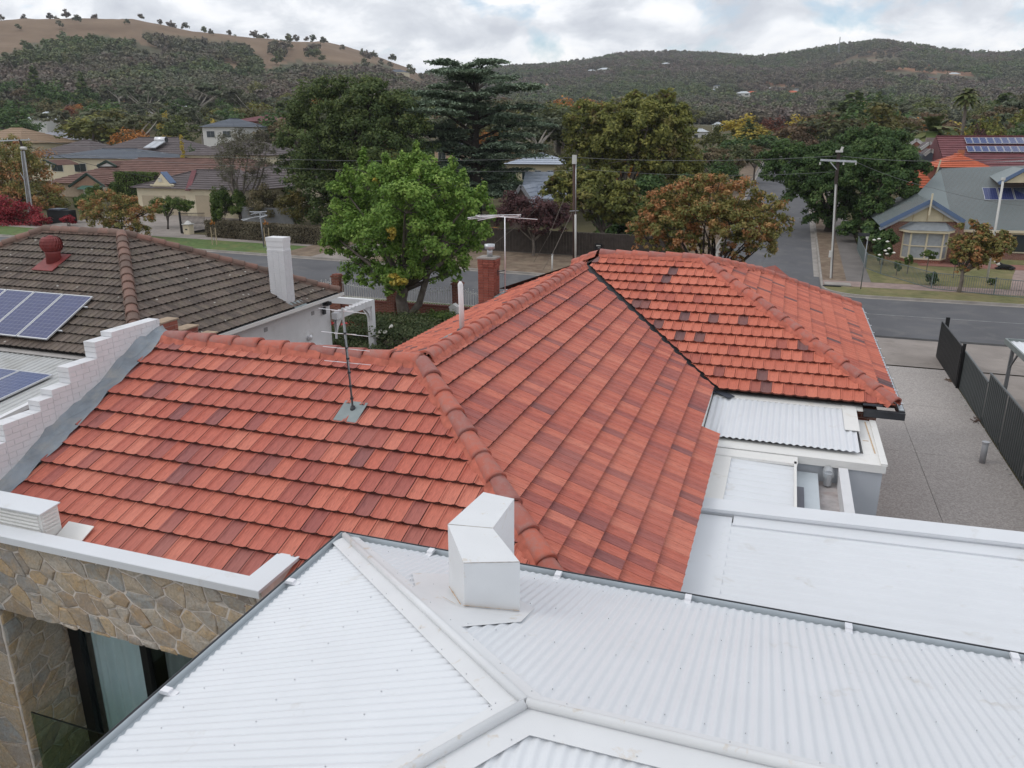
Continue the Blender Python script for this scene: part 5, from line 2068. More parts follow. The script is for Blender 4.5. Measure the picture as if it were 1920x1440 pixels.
# painted chimney
c0 = Vector((-15.97, 22.26, 3.4)); c1z = AT(524, 443, 22.5).z
cx0 = AT(509, 500, 22.3).x; cx1 = AT(541, 500, 22.3).x
mb = MB()
mb.box(cx0 + .02, cx1 - .02, 22.12, 22.52, 3.4, c1z - .16)
mb.box(cx0 + .01, cx1 - .01, 22.11, 22.53, c1z - .30, c1z - .10)
mb.box(cx0 - .0, cx1 + .0, 22.1, 22.54, c1z - .12, c1z)
nch = mb.build('chimney', M_WHITE2, nb)
pb2 = MB(); pb2.box(0, .215, 0, .02, 0, .072); pb2m = pb2.build('brick', M_PWHITE, mesh_only=True)
pb3 = MB(); pb3.box(0, .02, 0, .2, 0, .072); pb3m = pb3.build('brick', M_PWHITE, mesh_only=True)
z = 3.7; row = 0
while z < c1z - .45:
    x = cx0 + .012
    while x < cx1 - .05:
        o = link('brick', pb2m, nch, (x, 22.106, z)); o.scale = ((min(.215, cx1 - .02 - x)) / .215, 1, 1); x += .222
    for i in range(2):
        link('brick', pb3m, nch, (cx1 - .026, 22.125 + i * .2, z)).scale = (1, .97, 1)
    z += .079; row += 1
mb = MB(); mb.obox((cx0 - .25, 21.75, 3.72), (.9, 0, -.44), (0, .36, 0), (0, 0, .03)); mb.obox((cx1 + .0, 22.1, 3.62), (.3, 0, -.15), (0, .7, 0), (0, 0, .03))
mb.build('flashing', M_ZINC, nch)
# arch beside the front corner, white painted
ar = MB()
XR, XL, YB = -15.62, -18.4, 27.62
ar.box(XR - .12, XR + .12, 24.86, YB + .12, 2.50, 2.74)
ar.box(XL, XR - .12, YB - .12, YB + .12, 2.50, 2.74)
ar.box(XR - .12, XR + .12, YB - .12, YB + .12, 0, 2.50)
ar.box(XL - .12, XL + .12, YB - .12, YB + .12, 0, 2.52)
for k in range(9):
    y = 25.1 + k * .27
    ar.box(XR - .15, XR + .15, y, y + .03, 2.74, 2.78)
for i in range(8):
    t0, t1 = math.pi / 2 * i / 8, math.pi / 2 * (i + 1) / 8
    r = .75
    def arc(o, d):
        f = lambda t: (o[0] + d[0] * r * (1 - math.cos(t)), o[1] + d[1] * r * (1 - math.cos(t)), 2.5 - r + r * math.sin(t))
        p, q = Vector(f(t0)), Vector(f(t1))
        w = Vector((.05 * abs(d[1]), .05 * abs(d[0]), 0))
        tp = lambda v: Vector((v.x, v.y, 2.5))
        ar.add([p - w, q - w, q + w, p + w, tp(p) - w, tp(q) - w, tp(q) + w, tp(p) + w], [(0, 1, 2, 3), (0, 1, 5, 4), (3, 2, 6, 7)])
    arc((XR, YB - .12), (0, -1)); arc((XR - .12, YB), (-1, 0)); arc((XR, 24.9), (0, 1))
ar.build('porch_frame', M_WHITE2, nb)
# skillion at the back with pale ribbed iron
lt = MB()
LX0, LX1 = -27.5, -16.35
corr_sheet(lt, (LX0, 15.28, 3.40), (1, 0, 0), (0, -1, -.12), 4.9, LX1 - LX0, .19, .022, 12, rib=True)
up(lt.build('roof_sheet', M_LEANTO, nb))
lt = MB()
lt.obox((LX0, 15.30, 3.44), (LX1 - LX0, 0, 0), (0, -.30, -.03), (0, 0, .012))
lt.build('apron_flashing', plain('dusty_flashing', (0.40, 0.375, 0.355), .7, var=.1), nb)
lt = MB()
lt.obox((LX1, 15.28, 3.32), (.13, 0, 0), (0, -4.9, -.588), (0, 0, .10))
lt.build('barge', M_WHITE2, nb)
lt = MB()
lt.obox((LX1 + .0, 15.3, 2.9), (.09, 0, 0), (0, -4.9, -.588), (0, 0, .30))
lt.build('fascia', M_PINK, nb)
lt = MB()
lt.box(LX0, LX1 - .3, 11, 15.4, 0, 2.9)
lt.build('wall', plain('faded_pink_wall', (0.40, 0.34, 0.31), .8, var=.1), nb)

# spinning roof vent, at rest
tv = thing('turbine_vent', 'faded red turbine ventilator standing on the brown tiled roof', 'roof vent', None)
Pn = Vector((-21.75, 18.62, 0)); Pn.z = NA.z - NT_ * (NA.y - Pn.y)
mb = MB(); mb.obox(Pn + Vector((-.42, -.5, -.5 * NT_ + .075)), (.84, 0, 0), (0, .8, .8 * NT_), (0, -.01, .02))
mb.build('base_flashing', M_REDMET, tv)
mb = MB(); mb.tube([Pn + Vector((0, 0, -.1)), Pn + Vector((0, 0, .30)), Pn + Vector((0, 0, .36))], [.24, .21, .24], 16)
mb.build('throat', M_REDMET, tv, True)
for i in range(20):
    a = i / 20 * 2 * math.pi
    mb = MB()
    pts = []
    for j in range(7):
        t = j / 6
        ph = -1.15 + 2.45 * t
        rr = .33 * math.cos(ph * .82) ** .8
        tw = a + .35 * math.sin(ph)
        pts.append((rr, tw, .58 + .25 * math.sin(ph)))
    for j in range(6):
        q = []
        for (rr, tw, zz), off, k in ((pts[j], 0, 1), (pts[j], .30, .93), (pts[j + 1], .30, .93), (pts[j + 1], 0, 1)):
            q.append(Pn + Vector((rr * k * math.cos(tw + off), rr * k * math.sin(tw + off), zz)))
        mb.quad(*q)
    if i == 0:
        fin_me = None
    o = mb.build('vane', M_REDMET, tv)
mb = MB(); mb.tube([Pn + Vector((0, 0, .80)), Pn + Vector((0, 0, .86))], [.17, .05], 14)
mb.build('cap', M_REDMET, tv, True)

# aerial behind the white chimney
an3 = thing('tv_antenna', 'pale blue grey television aerial on a pole beside the white chimney', 'antenna', None, (-16.9, 22.9, 3.6))
Q = lambda px, py, y=22.9: AT(px, py, y) - Vector((-16.9, 22.9, 3.6))
mb = MB(); mb.tube([Q(495, 463), Q(487, 398)], .022, 7); mb.tube([Q(495, 463), Q(507, 466, 22.4)], .012, 5)
mb.build('mast', M_GREYST, an3, True)
mb = MB()
for a, b in (((452, 412), (497, 404)), ((468, 397), (500, 397)), ((468, 397), (498, 402)), ((470, 402), (500, 396)), ((455, 414), (470, 409)), ((476, 407), (501, 405)), ((486, 409), (501, 403)), ((478, 399), (480, 404)), ((490, 397), (493, 406))):
    rod(mb, Q(*a, 22.7), Q(*b, 23.1), .013, 5)
kind(mb.build('elements', M_GALV, an3), 'stuff')
mb = MB(); mb.tube([Q(507, 466, 22.3), Q(504, 490, 22.2), Q(502, 528, 22.1)], .008, 5)
mb.build('cable', M_DARK, an3)


# ------------------------------------------------------------------ solar panels
def solar(label, o, u, v, n, w, h, owner, d=.04):
    """panel with its lower left corner at o, width w along u and height h along v"""
    t = link('solar_panel', None, owner, o)
    t['label'] = label
    m3 = Matrix((u, v, n)).transposed()
    t.rotation_euler = m3.to_euler()
    mb = MB(); mb.box(0, w, 0, .035, -d, .0); mb.box(0, w, h - .035, h, -d, 0); mb.box(0, .03, .035, h - .035, -d, 0); mb.box(w - .03, w, .035, h - .035, -d, 0)
    mb.build('frame', M_SOLARF, t)
    mb = MB(); mb.box(.03, w - .03, .035, h - .035, -d + .005, -.006)
    mb.build('cells', M_SOLAR, t)
    return t


n1 = sN1.n; u1, v1 = sN1.u, sN1.v
pw_ = 1.10
hgt = (17.17 - 15.44) / v1.y
for i, lb in enumerate(('rightmost solar panel of the upper row on the brown tiles', 'second solar panel from the right of the upper row on the brown tiles', 'third solar panel from the right of the upper row on the brown tiles', 'fourth solar panel from the right of the upper row on the brown tiles')):
    x = -18.70 - (i + 1) * pw_ - i * .02
    y = 15.42
    solar(lb, Vector((x, y, NA.z - NT_ * (NA.y - y))) + n1 * .16, Vector((1, 0, 0)), v1, n1, pw_ - .01, hgt, nb)
rl = MB()
for y in (15.8, 16.75):
    rl.obox(Vector((-23.0, y, NA.z - NT_ * (NA.y - y))) + n1 * .08, (4.42, 0, 0), v1 * .04, n1 * .035)
rlo = rl.build('panel_rail', M_SOLARF, nb)
vl = Vector((0, 1, .12)).normalized(); nl = Vector((0, -.12, 1)).normalized()
for i, lb in enumerate(('right hand solar panel of the lower row on the pale iron roof', 'second solar panel of the lower row on the pale iron roof', 'third solar panel of the lower row on the pale iron roof')):
    x = -16.98 - (i + 1) * 1.10 - i * .02
    solar(lb, Vector((x, 12.05, 3.38 - .095 * (15.28 - 12.05) - .1)) + nl * .14, Vector((1, 0, 0)), vl, nl, 1.09, 1.92, nb)
# ------------------------------------------------------------------ front fence: brick piers, low brick wall, white iron pickets
ff = thing('front_fence', 'white iron picket fence between red brick piers on a low brick wall', 'fence')
FY = 36.3
piers = [AT(632, 520, FY).x, AT(735, 550, FY).x, AT(858, 535, FY).x]
sp_ = (piers[2] - piers[0]) / 2
piers = [piers[0] - 2 * sp_, piers[0] - sp_] + piers + [piers[2] + sp_ * k for k in (1, 2, 3, 4)]
pk = MB(); pk.box(-.011, .011, -.011, .011, 0, 1.0)
pk_me = pk.build('picket', M_CREAMW, mesh_only=True)
bl_ = MB(); bl_.tube([(0, 0, -.03), (0, 0, -.012), (0, 0, .012), (0, 0, .03)], [.004, .027, .027, .004], 8)
ball_me = bl_.build('picket_ball', M_CREAMW, True and None, mesh_only=True)
bpier = MB(); bpier.box(-.225, .225, -.225, .225, 0, 1.0)
for i, x in enumerate(piers):
    p = MB(); p.box(x - .225, x + .225, FY - .225, FY + .225, -.1, 1.88)
    po = p.build('pier', M_WBRICK, ff)
    c = MB(); c.box(x - .27, x + .27, FY - .27, FY + .27, 1.88, 1.96); c.box(x - .2, x + .2, FY - .2, FY + .2, 1.96, 2.03)
    c.build('pier_cap', M_WBRICK, po)
    if i == len(piers) - 1:
        break
    x1 = piers[i + 1]
    w = MB(); w.box(x + .225, x1 - .225, FY - .12, FY + .12, -.1, .66)
    wo = w.build('low_wall', M_WBRICK, ff)
    c = MB(); c.box(x + .225, x1 - .225, FY - .16, FY + .16, .66, .74)
    c.build('wall_coping', plain('brick_coping', (0.2, 0.065, 0.05), .85, var=.2) if i == 0 else MATS['brick_coping'], wo)
    L = x1 - x - .45
    n = int(L / .135)
    rail = MB(); rail.beam((x + .225, FY, .84), (x1 - .225, FY, .84), .03, .02)
    m_ = 14
    for k in range(m_):
        t0, t1 = k / m_, (k + 1) / m_
        f = lambda t: 1.40 + .20 * abs(2 * t - 1) ** 2
        rail.beam((x + .225 + L * t0, FY, f(t0)), (x + .225 + L * t1, FY, f(t1)), .03, .018)
    rail.build('rail', M_CREAMW, ff)
    for k in range(n):
        t = (k + .5) / n
        h = f(t) - .76 + (.16 if k % 2 == 0 else .05)
        o = link('picket', pk_me, ff, (x + .225 + L * t, FY, .76)); o.scale = (1, 1, h)
        b = link('picket_ball', ball_me, ff, (x + .225 + L * t, FY, .76 + h + .02))

# ------------------------------------------------------------------ maple in the front garden
def lob(base, Y, items):
    """items: (px, py, radius in px, depth offset) -> lobes relative to base"""
    out = []
    for px, py, r, dy in items:
        p = AT(px, py, Y + dy)
        d = (p - CAM).dot(FW)
        rm_ = r * d / FPX
        out.append((p.x - base.x, p.y - base.y, p.z - base.z, rm_, rm_, rm_ * .9))
    return out


mb_ = Vector((AT(760, 596, 34.6).x, 34.6, 0))
ml = lob(mb_, 34.6, [(655, 425, 52, 0), (650, 370, 46, .5), (705, 335, 44, 0), (750, 325, 40, .5), (792, 318, 40, .3), (835, 350, 46, 0), (880, 385, 44, 0), (895, 435, 32, 0), (760, 400, 78, -1.2), (705, 450, 62, -1.0), (820, 450, 66, -.6), (755, 498, 55, -.5), (850, 490, 38, .2), (675, 495, 42, .4), (800, 505, 42, .2), (865, 465, 40, .3), (700, 520, 34, .2), (740, 545, 22, -.6), (845, 515, 26, .3), (625, 445, 26, .3), (770, 380, 90, 1.6), (715, 420, 80, 1.8), (830, 420, 75, 1.5), (640, 470, 30, .5)])
sh_ = lob(mb_, 34.6, [(683, 300, 13, 0), (681, 318, 16, 0), (780, 288, 13, 0), (779, 305, 16, 0), (655, 330, 15, 0), (815, 322, 15, 0), (850, 318, 14, .3), (726, 308, 15, .4), (612, 440, 16, 0), (606, 460, 10, 0), (755, 302, 13, .5), (640, 345, 14, .2), (905, 365, 14, 0), (920, 400, 12, 0), (870, 335, 13, .2), (655, 520, 13, 0), (745, 528, 16, -.8), (725, 520, 14, -.8)])
sh_ = [(a, b, c, r * .8, r * .8, r * 1.7) for a, b, c, r, _, _ in sh_]
C2, N2, K2 = crown_points(sh_, 4200, 77, 10, .42)
q1 = AT(752, 560, 34.6) - mb_; q2 = AT(762, 520, 34.6) - mb_; q3 = AT(800, 520, 34.6) - mb_; q4 = AT(815, 480, 34.8) - mb_
make_tree('maple_tree', 'bright green maple with a few yellow sprays standing inside the white picket fence', 'tree', mb_, ml, 52000, .17, L_MAPLE, M_BARK, 2.2, .3, 21,
          subs=34, sub_r=.26, extra=(C2, N2, K2), core=.05,
          trunks=[([(0, 0, -.2), (-.02, 0, .3), q1 * .5, q1, q2, q2 + Vector((0, 0, 1.5))], [.42, .36, .31, .29, .26, .15]),
                  ([(0.05, 0, .25), (q3 * .5) + Vector((.15, 0, -.15)), q3, q4, q4 + Vector((.3, 0, 1.2))], [.2, .17, .15, .12, .07])])

mt_o = [o for o in bpy.data.objects if o.name == 'maple_tree'][0]
ys_l = lob(mb_, 34.6, [(748, 527, 15, -2.0), (738, 520, 9, -2.0), (732, 432, 10, -2.6), (734, 445, 8, -2.6), (706, 340, 7, -.8)])
C, Nn, K = crown_points(ys_l, 520, 3, 8, .5)
link('yellow_spray', leaf_mesh('yellow_spray', C, Nn, .17, K, L_YELLOW, .62, 3), mt_o)
# roses, shrubs and ground cover below
sp = G(715, 640)
bush('rose_bush', 'tangled rose bush with white blooms below the maple by the red roof eave', 'bush', (-15.4, 29.2, 0), 3.6, 2.6, 1.75, 15000, .11, L_ROSE, 5, subs=60)
for i, (px, py) in enumerate(((712, 622), (722, 623), (696, 622), (707, 631), (733, 612))):
    p = AT(px, py, 27.6)
    mb = MB()
    for k in range(7):
        a = k * 1.3
        d = Vector((math.cos(a), math.sin(a), rng.uniform(-.5, .8))) * .05
        mb.add([p + d - Vector((.05, 0, .02)), p + d + Vector((0, -.03, -.05)), p + d + Vector((.05, 0, .02)), p + d + Vector((0, .03, .05))], [(0, 1, 2, 3)])
    o = mb.build('rose_bloom', M_PETALW)
    tag(o, 'white rose bloom on the bush under the maple', 'flower', 'white roses under the maple')
def flower_patch(name, label, c, rx, ry, h, n, mat, size=.09):
    g = np.random.default_rng(4)
    C = np.stack([c[0] + g.normal(0, rx, n), c[1] + g.normal(0, ry, n), c[2] + g.uniform(.2, h, n)], 1)
    me = leaf_mesh(name, C, np.tile([0, -.5, 1.0], (n, 1)), size, g.uniform(0, 1, n), mat, .9, 6)
    return tag(link(name, me), label, 'flowers')
fp = G(655, 630)
flower_patch('red_flowers', 'patch of red flowers beside the white porch frame', (fp.x, fp.y, 0), .55, .5, .7, 420, M_PETALR, .13)
flower_patch('red_flowers', 'scattered red blooms near the far foot of the porch frame', (G(700, 632).x, G(700, 632).y, 0), .5, .5, .8, 110, M_PETALR, .13)
bush('low_shrub', 'loose grey green shrubs at the foot of the brick fence', 'bush', (-17.6, 33.4, 0), 2.6, 1.3, .8, 5200, .1, L_ROSE, 8)
bush('low_shrub', 'feathery bright green shrub right of the maple trunk', 'bush', (-14.9, 33.2, 0), 1.6, 1.1, 1.15, 4600, .1, L_CLIP, 9)
bush('low_shrub', 'dark rose foliage behind the white porch frame', 'bush', (-19.0, 29.8, 0), 1.5, 2.0, .8, 3800, .1, L_ROSE, 10)
C = np.stack([nr.uniform(-23.5, -10, 5200), nr.uniform(27.5, 36, 5200), nr.uniform(.02, .22, 5200)], 1)
kind(link('ground_cover', leaf_mesh('ground_cover', C, np.tile([0, -.2, 1.0], (5200, 1)), .16, nr.uniform(0, 1, 5200), L_HEDGE, .6, 3)), 'stuff', 'leaf litter and ground cover over the front garden soil')

# meter post near the right pier
mpost = thing('letterbox', 'pale letterbox against the brick pier at the edge of the tiled roof', 'letterbox', None, (AT(852, 592, 35.6).x, 35.6, 0))
mb = MB(); mb.box(-.2, .2, -.15, .15, 0, .82); mb.prism([(-.22, -.18, .82), (.22, -.18, .82), (.22, -.18, .9), (0, -.18, 1.05), (-.22, -.18, .9)], (0, .36, 0))
mb.build('box', M_CREAMW, mpost)
mb = MB(); mb.box(-.12, .12, -.156, -.15, .6, .66); mb.build('slot', M_DARK, mpost)

# ------------------------------------------------------------------ side fence, gate, pipe, carport
FX = 6.75
sf_ = thing('side_fence', 'dark grey corrugated steel fence beside the aggregate driveway', 'fence')
def panel(y0, y1, z1a, z1b, nm='fence_sheet'):
    mb = MB()
    n = int((y1 - y0) / .034)
    for i in range(n + 1):
        y = y0 + (y1 - y0) * i / n
        k = i % 6
        x = FX + (.0 if k in (0, 1, 2) else .028)
        z1 = z1a + (z1b - z1a) * i / n
        mb.v += [(x, y, .02), (x, y, z1)]
    for i in range(n):
        mb.f.append((2 * i, 2 * i + 2, 2 * i + 3, 2 * i + 1)); mb.m.append(0)
    o = mb.build(nm, M_FENCEG, sf_)
    sol = o.modifiers.new('thickness', 'SOLIDIFY'); sol.thickness = .004
    c = MB(); c.beam((FX + .015, y0, (z1a) + .01), (FX + .015, y1, z1b + .01), .05, .045); c.build('top_rail', plain('mid_grey_rail', (.11, .12, .125), .5), o)
    pst = MB(); pst.box(FX + .03, FX + .075, y0 - .02, y0 + .02, 0, z1a); pst.build('post', M_FENCEG, o)
for y0, y1, a, b in ((11, 13.4, 1.72, 1.72), (13.4, 15.8, 1.72, 1.72), (15.8, 18.2, 1.72, 1.72), (18.2, 20.6, 1.72, 1.72), (20.6, 23.0, 1.72, 1.72), (23.0, 25.6, 1.72, 1.72), (25.6, 28.0, 1.72, 1.70), (28.0, 31.9, 1.38, 1.44)):
    panel(y0, y1, a, b)
gate = thing('driveway_gate', 'black sliding gate leaf standing open at the street end of the grey fence', 'gate')
mb = MB(); mb.box(FX - .12, FX - .07, 31.95, 36.3, .06, 1.62)
mb.build('leaf', M_BLACK, gate)
mb = MB()
for k in range(18):
    mb.box(FX - .126, FX - .118, 32.05 + k * .24, 32.26 + k * .24, .10, 1.58)
kind(mb.build('boards', plain('matt_black_board', (.014, .014, .015), .6), gate), 'stuff')
mb = MB(); mb.box(FX - .10, FX + .0, 31.86, 31.95, 0, 1.74); mb.build('post', M_BLACK, gate)
mb = MB(); mb.box(FX + .03, FX + .17, 36.3, 36.42, 0, 1.80); mb.build('post', M_BLACK, gate)
mb = MB(); mb.box(FX - .14, FX - .06, 31.9, 31.96, 1.2, 1.36); mb.build('latch', M_DARK, gate)
pp = thing('standpipe', 'short grey capped pipe standing by the grey fence', 'pipe', None, (AT(1848, 832, 24.2).x, 24.2, 0))
mb = MB(); mb.tube([(0, 0, 0), (0, 0, .62)], .085, 14); mb.build('pipe', plain('grey_pvc', (.40, .41, .43), .5), pp, True)
mb = MB(); mb.tube([(0, 0, .62), (0, 0, .66)], .10, 14); mb.build('cap', plain('grey_pvc_cap', (.46, .47, .49), .5), pp)
stn_ = MB()
for k in range(46):
    y = 17 + k * .31 + rng.uniform(-.1, .1); s_ = rng.uniform(.025, .05)
    x = FX - .05 - rng.uniform(0, .1)
    stn_.tube([(x, y, 0), (x, y, s_)], [s_ * 1.2, s_ * .6], 6)
kind(stn_.build('pebbles', plain('pale_pebble', (.42, .41, .39), .9, var=.3), None), 'stuff', 'pale pebbles along the foot of the grey fence')
for (px, py, nm, lb) in ((1840, 790, 'fallen_palm_leaf', 'dry dark twig lying on the driveway by the fence'), (1782, 712, 'leaf_pile', 'small pile of brown leaves at the foot of the black gate')):
    p = ATZ(px, py, .02)
    mb = MB()
    for k in range(9):
        a = rng.uniform(0, 6.28)
        mb.tube([p + Vector((rng.uniform(-.25, .25), rng.uniform(-.3, .3), .01)), p + Vector((rng.uniform(-.35, .35), rng.uniform(-.5, .5), .03))], .012, 4)
    tag(mb.build(nm, plain('dry_twig', (.10, .06, .045), .9) if nm[0] == 'f' else MATS['dead_leaf']), lb, 'twigs')
cpt = thing('carport', 'white sheet carport roof on grey steel posts behind the grey fence', 'carport')
cz = 2.35
pA = ATZ(1884, 640, cz)
mb = MB()
corr_sheet(mb, (pA.x, 20.0, cz + .22), (1, 0, 0), (0, 1, -.02), pA.y - 20.0, 5.0, .17, .02, 10, rib=True)
up(mb.build('roof_sheet', M_WHITE, cpt))
mb = MB(); mb.beam((pA.x + .02, 20.0, cz + .12), (pA.x + .02, pA.y, cz + .02), .06, .18); mb.beam((pA.x, pA.y, cz + .02), (pA.x + 5, pA.y, cz + .02), .06, .18)
mb.build('beam', plain('green_grey_steel', (.20, .225, .22), .5), cpt)
mb = MB(); mb.box(pA.x + .12, pA.x + .22, pA.y - .5, pA.y - .4, 0, cz); mb.beam((pA.x + .17, pA.y - .45, 1.55), (pA.x + .17, pA.y - 1.3, cz), .05)
mb.build('post', M_GREYST, cpt)
# ------------------------------------------------------------------ houses across the road
def course_slope(mb, e0, e1, r0, r1, n, lift=.05):
    """a roof slope as n lapped courses: each course's lower edge stands proud of the one below"""
    e0, e1, r0, r1 = map(Vector, (e0, e1, r0, r1))
    nn = (e1 - e0).cross(r0 - e0)
    if nn.length < 1e-6:
        nn = (e1 - e0).cross(r1 - e0)
    nn.normalize()
    if nn.z < 0:
        nn = -nn
    for i in range(n):
        a0, a1 = e0.lerp(r0, i / n), e1.lerp(r1, i / n)
        b0, b1 = e0.lerp(r0, (i + 1) / n), e1.lerp(r1, (i + 1) / n)
        l = nn * lift
        mb.add([a0 + l, a1 + l, b1, b0, a0, a1], [(0, 1, 2, 3), (4, 5, 1, 0)])


def hip_roof(mb, x0, x1, y0, y1, ze, zr_, n=10, gable=None, lift=.05, ov=.45):
    x0 -= ov; x1 += ov; y0 -= ov; y1 += ov
    if x1 - x0 >= y1 - y0:
        h = (y1 - y0) / 2
        ym = (y0 + y1) / 2
        a = (x0 + (0 if gable and 'l' in gable else h), ym, zr_); b = (x1 - (0 if gable and 'r' in gable else h), ym, zr_)
        course_slope(mb, (x0, y0, ze), (x1, y0, ze), a, b, n, lift)
        course_slope(mb, (x1, y1, ze), (x0, y1, ze), b, a, n, lift)
        course_slope(mb, (x1, y0, ze), (x1, y1, ze), b, b, n, lift)
        course_slope(mb, (x0, y1, ze), (x0, y0, ze), a, a, n, lift)
    else:
        h = (x1 - x0) / 2
        xm = (x0 + x1) / 2
        a = (xm, y0 + (0 if gable and 'f' in gable else h), zr_); b = (xm, y1 - h, zr_)
        course_slope(mb, (x0, y1, ze), (x0, y0, ze), b, a, n, lift)
        course_slope(mb, (x1, y0, ze), (x1, y1, ze), a, b, n, lift)
        course_slope(mb, (x1, y1, ze), (x0, y1, ze), b, b, n, lift)
        course_slope(mb, (x0, y0, ze), (x1, y0, ze), a, a, n, lift)
    return a, b


def ridge_bar(mb, pts, w=.28):
    for p, q in zip(pts[:-1], pts[1:]):
        mb.beam(Vector(p) + Vector((0, 0, .05)), Vector(q) + Vector((0, 0, .05)), w, .12)


def simple_house(label, x0, x1, y0, y1, base, ze, zr_, rmat, wmat, n=10, gable=None, windows=0, group=None, name='house', cat='house', ov=.45, face=-1):
    t = thing(name, label, cat, group)
    mb = MB(); mb.box(x0, x1, y0, y1, base - 1.5, ze)
    mb.build('wall', wmat, t)
    mb = MB()
    a, b = hip_roof(mb, x0, x1, y0, y1, ze, zr_, n, gable, ov=ov)
    rf_ = mb.build('roof', rmat, t)
    mb = MB()
    ridge_bar(mb, [a, b])
    mb.build('ridge', rmat, rf_)
    for i in range(windows):
        w = (x1 - x0) / windows
        cx = x0 + w * (i + .5)
        mb = MB(); mb.box(cx - w * .26, cx + w * .26, y0 - .05, y0 - .003, ze - 1.9, ze - .7)
        f = mb.build('window', M_OFFW, t)
        mb = MB(); mb.box(cx - w * .24, cx - .02, y0 - .07, y0 - .052, ze - 1.85, ze - .75); mb.box(cx + .02, cx + w * .24, y0 - .07, y0 - .052, ze - 1.85, ze - .75)
        mb.build('pane', M_GLASS, f)
    return t


# cream garage with a stepped gable
gY = 67.5
gx0, gx1 = AT(257, 360, gY).x, AT(470, 360, gY).x
gb_ = gz(-60, gY)
ze_ = AT(310, 353, gY).z
t = thing('garage_house', 'cream house with three garage doors and a small stepped parapet gable under grey brown tiles', 'house')
mb = MB(); mb.box(gx0, gx1, gY, gY + 9, gb_ - .5, ze_ + .02); mb.build('wall', M_CREAM, t)
mb = MB(); a, b = hip_roof(mb, gx0, gx1, gY, gY + 9, ze_, AT(330, 318, gY + 4.5).z, 9)
ro = mb.build('roof', M_RGREY, t)
mb = MB(); ridge_bar(mb, [(gx0 - .4, gY - .4, ze_), a, b, (gx1 + .4, gY - .4, ze_)]); mb.build('ridge', M_RGREY, ro)
gp_ = lambda px, py: AT(px, py, gY - .12)
pts = [gp_(282, 356), gp_(287, 348), gp_(289, 344), gp_(302, 325), gp_(318, 344), gp_(323, 347), gp_(323, 356)]
mb = MB(); mb.prism(pts, (0, .35, 0)); mb.build('parapet_gable', M_CREAM, t)
mb = MB(); mb.obox(gp_(302, 324) + Vector((-.05, -.05, .02)), gp_(320, 345) - gp_(302, 324), (0, .9, 0), (.05, 0, .08)); mb.build('blue_capping', M_BLUE, t)
mb = MB(); mb.obox(gp_(283, 348), (2.75, 0, 0), (0, -.12, 0), (0, 0, .14)); mb.build('moulding', M_CREAM, t)
for pxa, pxb in ((266, 303), (309, 347), (366, 392)):
    A_, B_ = AT(pxa, 366, gY), AT(pxb, 366, gY)
    mb = MB(); mb.box(A_.x, B_.x, gY - .03, gY + .1, gb_, A_.z)
    d = mb.build('garage_door', M_TAN, t)
    mb = MB()
    for k in range(5):
        mb.box(A_.x + .03, B_.x - .03, gY - .045, gY - .031, gb_ + k * .42, gb_ + k * .42 + .38)
    mb.build('door_panels', M_TAN, d)
mb = MB(); mb.beam(AT(352, 357, gY - .6), AT(364, 320, gY + 3.6), .5, .08); mb.build('flashing', M_RPURP, ro)
mb = MB(); p_ = AT(300, 337, gY - .13)
for k in range(4):
    mb.box(p_.x - .22, p_.x + .22, gY - .16, gY - .125, p_.z - .2 + k * .11, p_.z - .13 + k * .11)
mb.build('louvre', M_OFFW, t)

# long brown roof with green gables
bY = 80.0
bx0, bx1 = AT(88, 340, bY).x, AT(500, 340, bY).x
bze = AT(280, 347, bY).z; brz = AT(300, 297, bY + 8).z
t = thing('long_brown_house', 'long low house under a brown tiled roof with dark green trimmed gables', 'house')
mb = MB(); mb.box(bx0, bx1, bY, bY + 14, bze - 4, bze); mb.build('wall', plain('cream_brick', (.42, .33, .24), .85), t)
mb = MB(); a, b = hip_roof(mb, bx0, bx1, bY, bY + 16, bze, brz, 15, lift=.07)
ro = mb.build('roof', M_RBROWN, t)
mb = MB(); ridge_bar(mb, [a, b]); mb.build('ridge', M_RBROWN, ro)


def gablet(t, pxl, pxr, py_base, pxt, py_top, Y, back, trim, fill, rmat, ov=0.0):
    L_, R_, T_ = AT(pxl, py_base, Y), AT(pxr, py_base, Y), AT(pxt, py_top, Y)
    mb = MB(); mb.prism([L_ + Vector((.25, .05, 0)), R_ + Vector((-.25, .05, 0)), T_ + Vector((0, .05, -.25))], (0, .1, 0))
    g_ = mb.build('gable', fill, t)
    mb = MB(); mb.beam(L_, T_, .16, .28); mb.beam(T_, R_, .16, .28); mb.build('barge_board', trim, g_)
    mb = MB()
    course_slope(mb, L_ + Vector((0, back, 0)), L_ + Vector((0, -.1, 0)), T_ + Vector((0, back, 0)), T_ + Vector((0, -.1, 0)), 6)
    course_slope(mb, R_ + Vector((0, -.1, 0)), R_ + Vector((0, back, 0)), T_ + Vector((0, -.1, 0)), T_ + Vector((0, back, 0)), 6)
    mb.build('gable_roof', rmat, g_)
    return g_


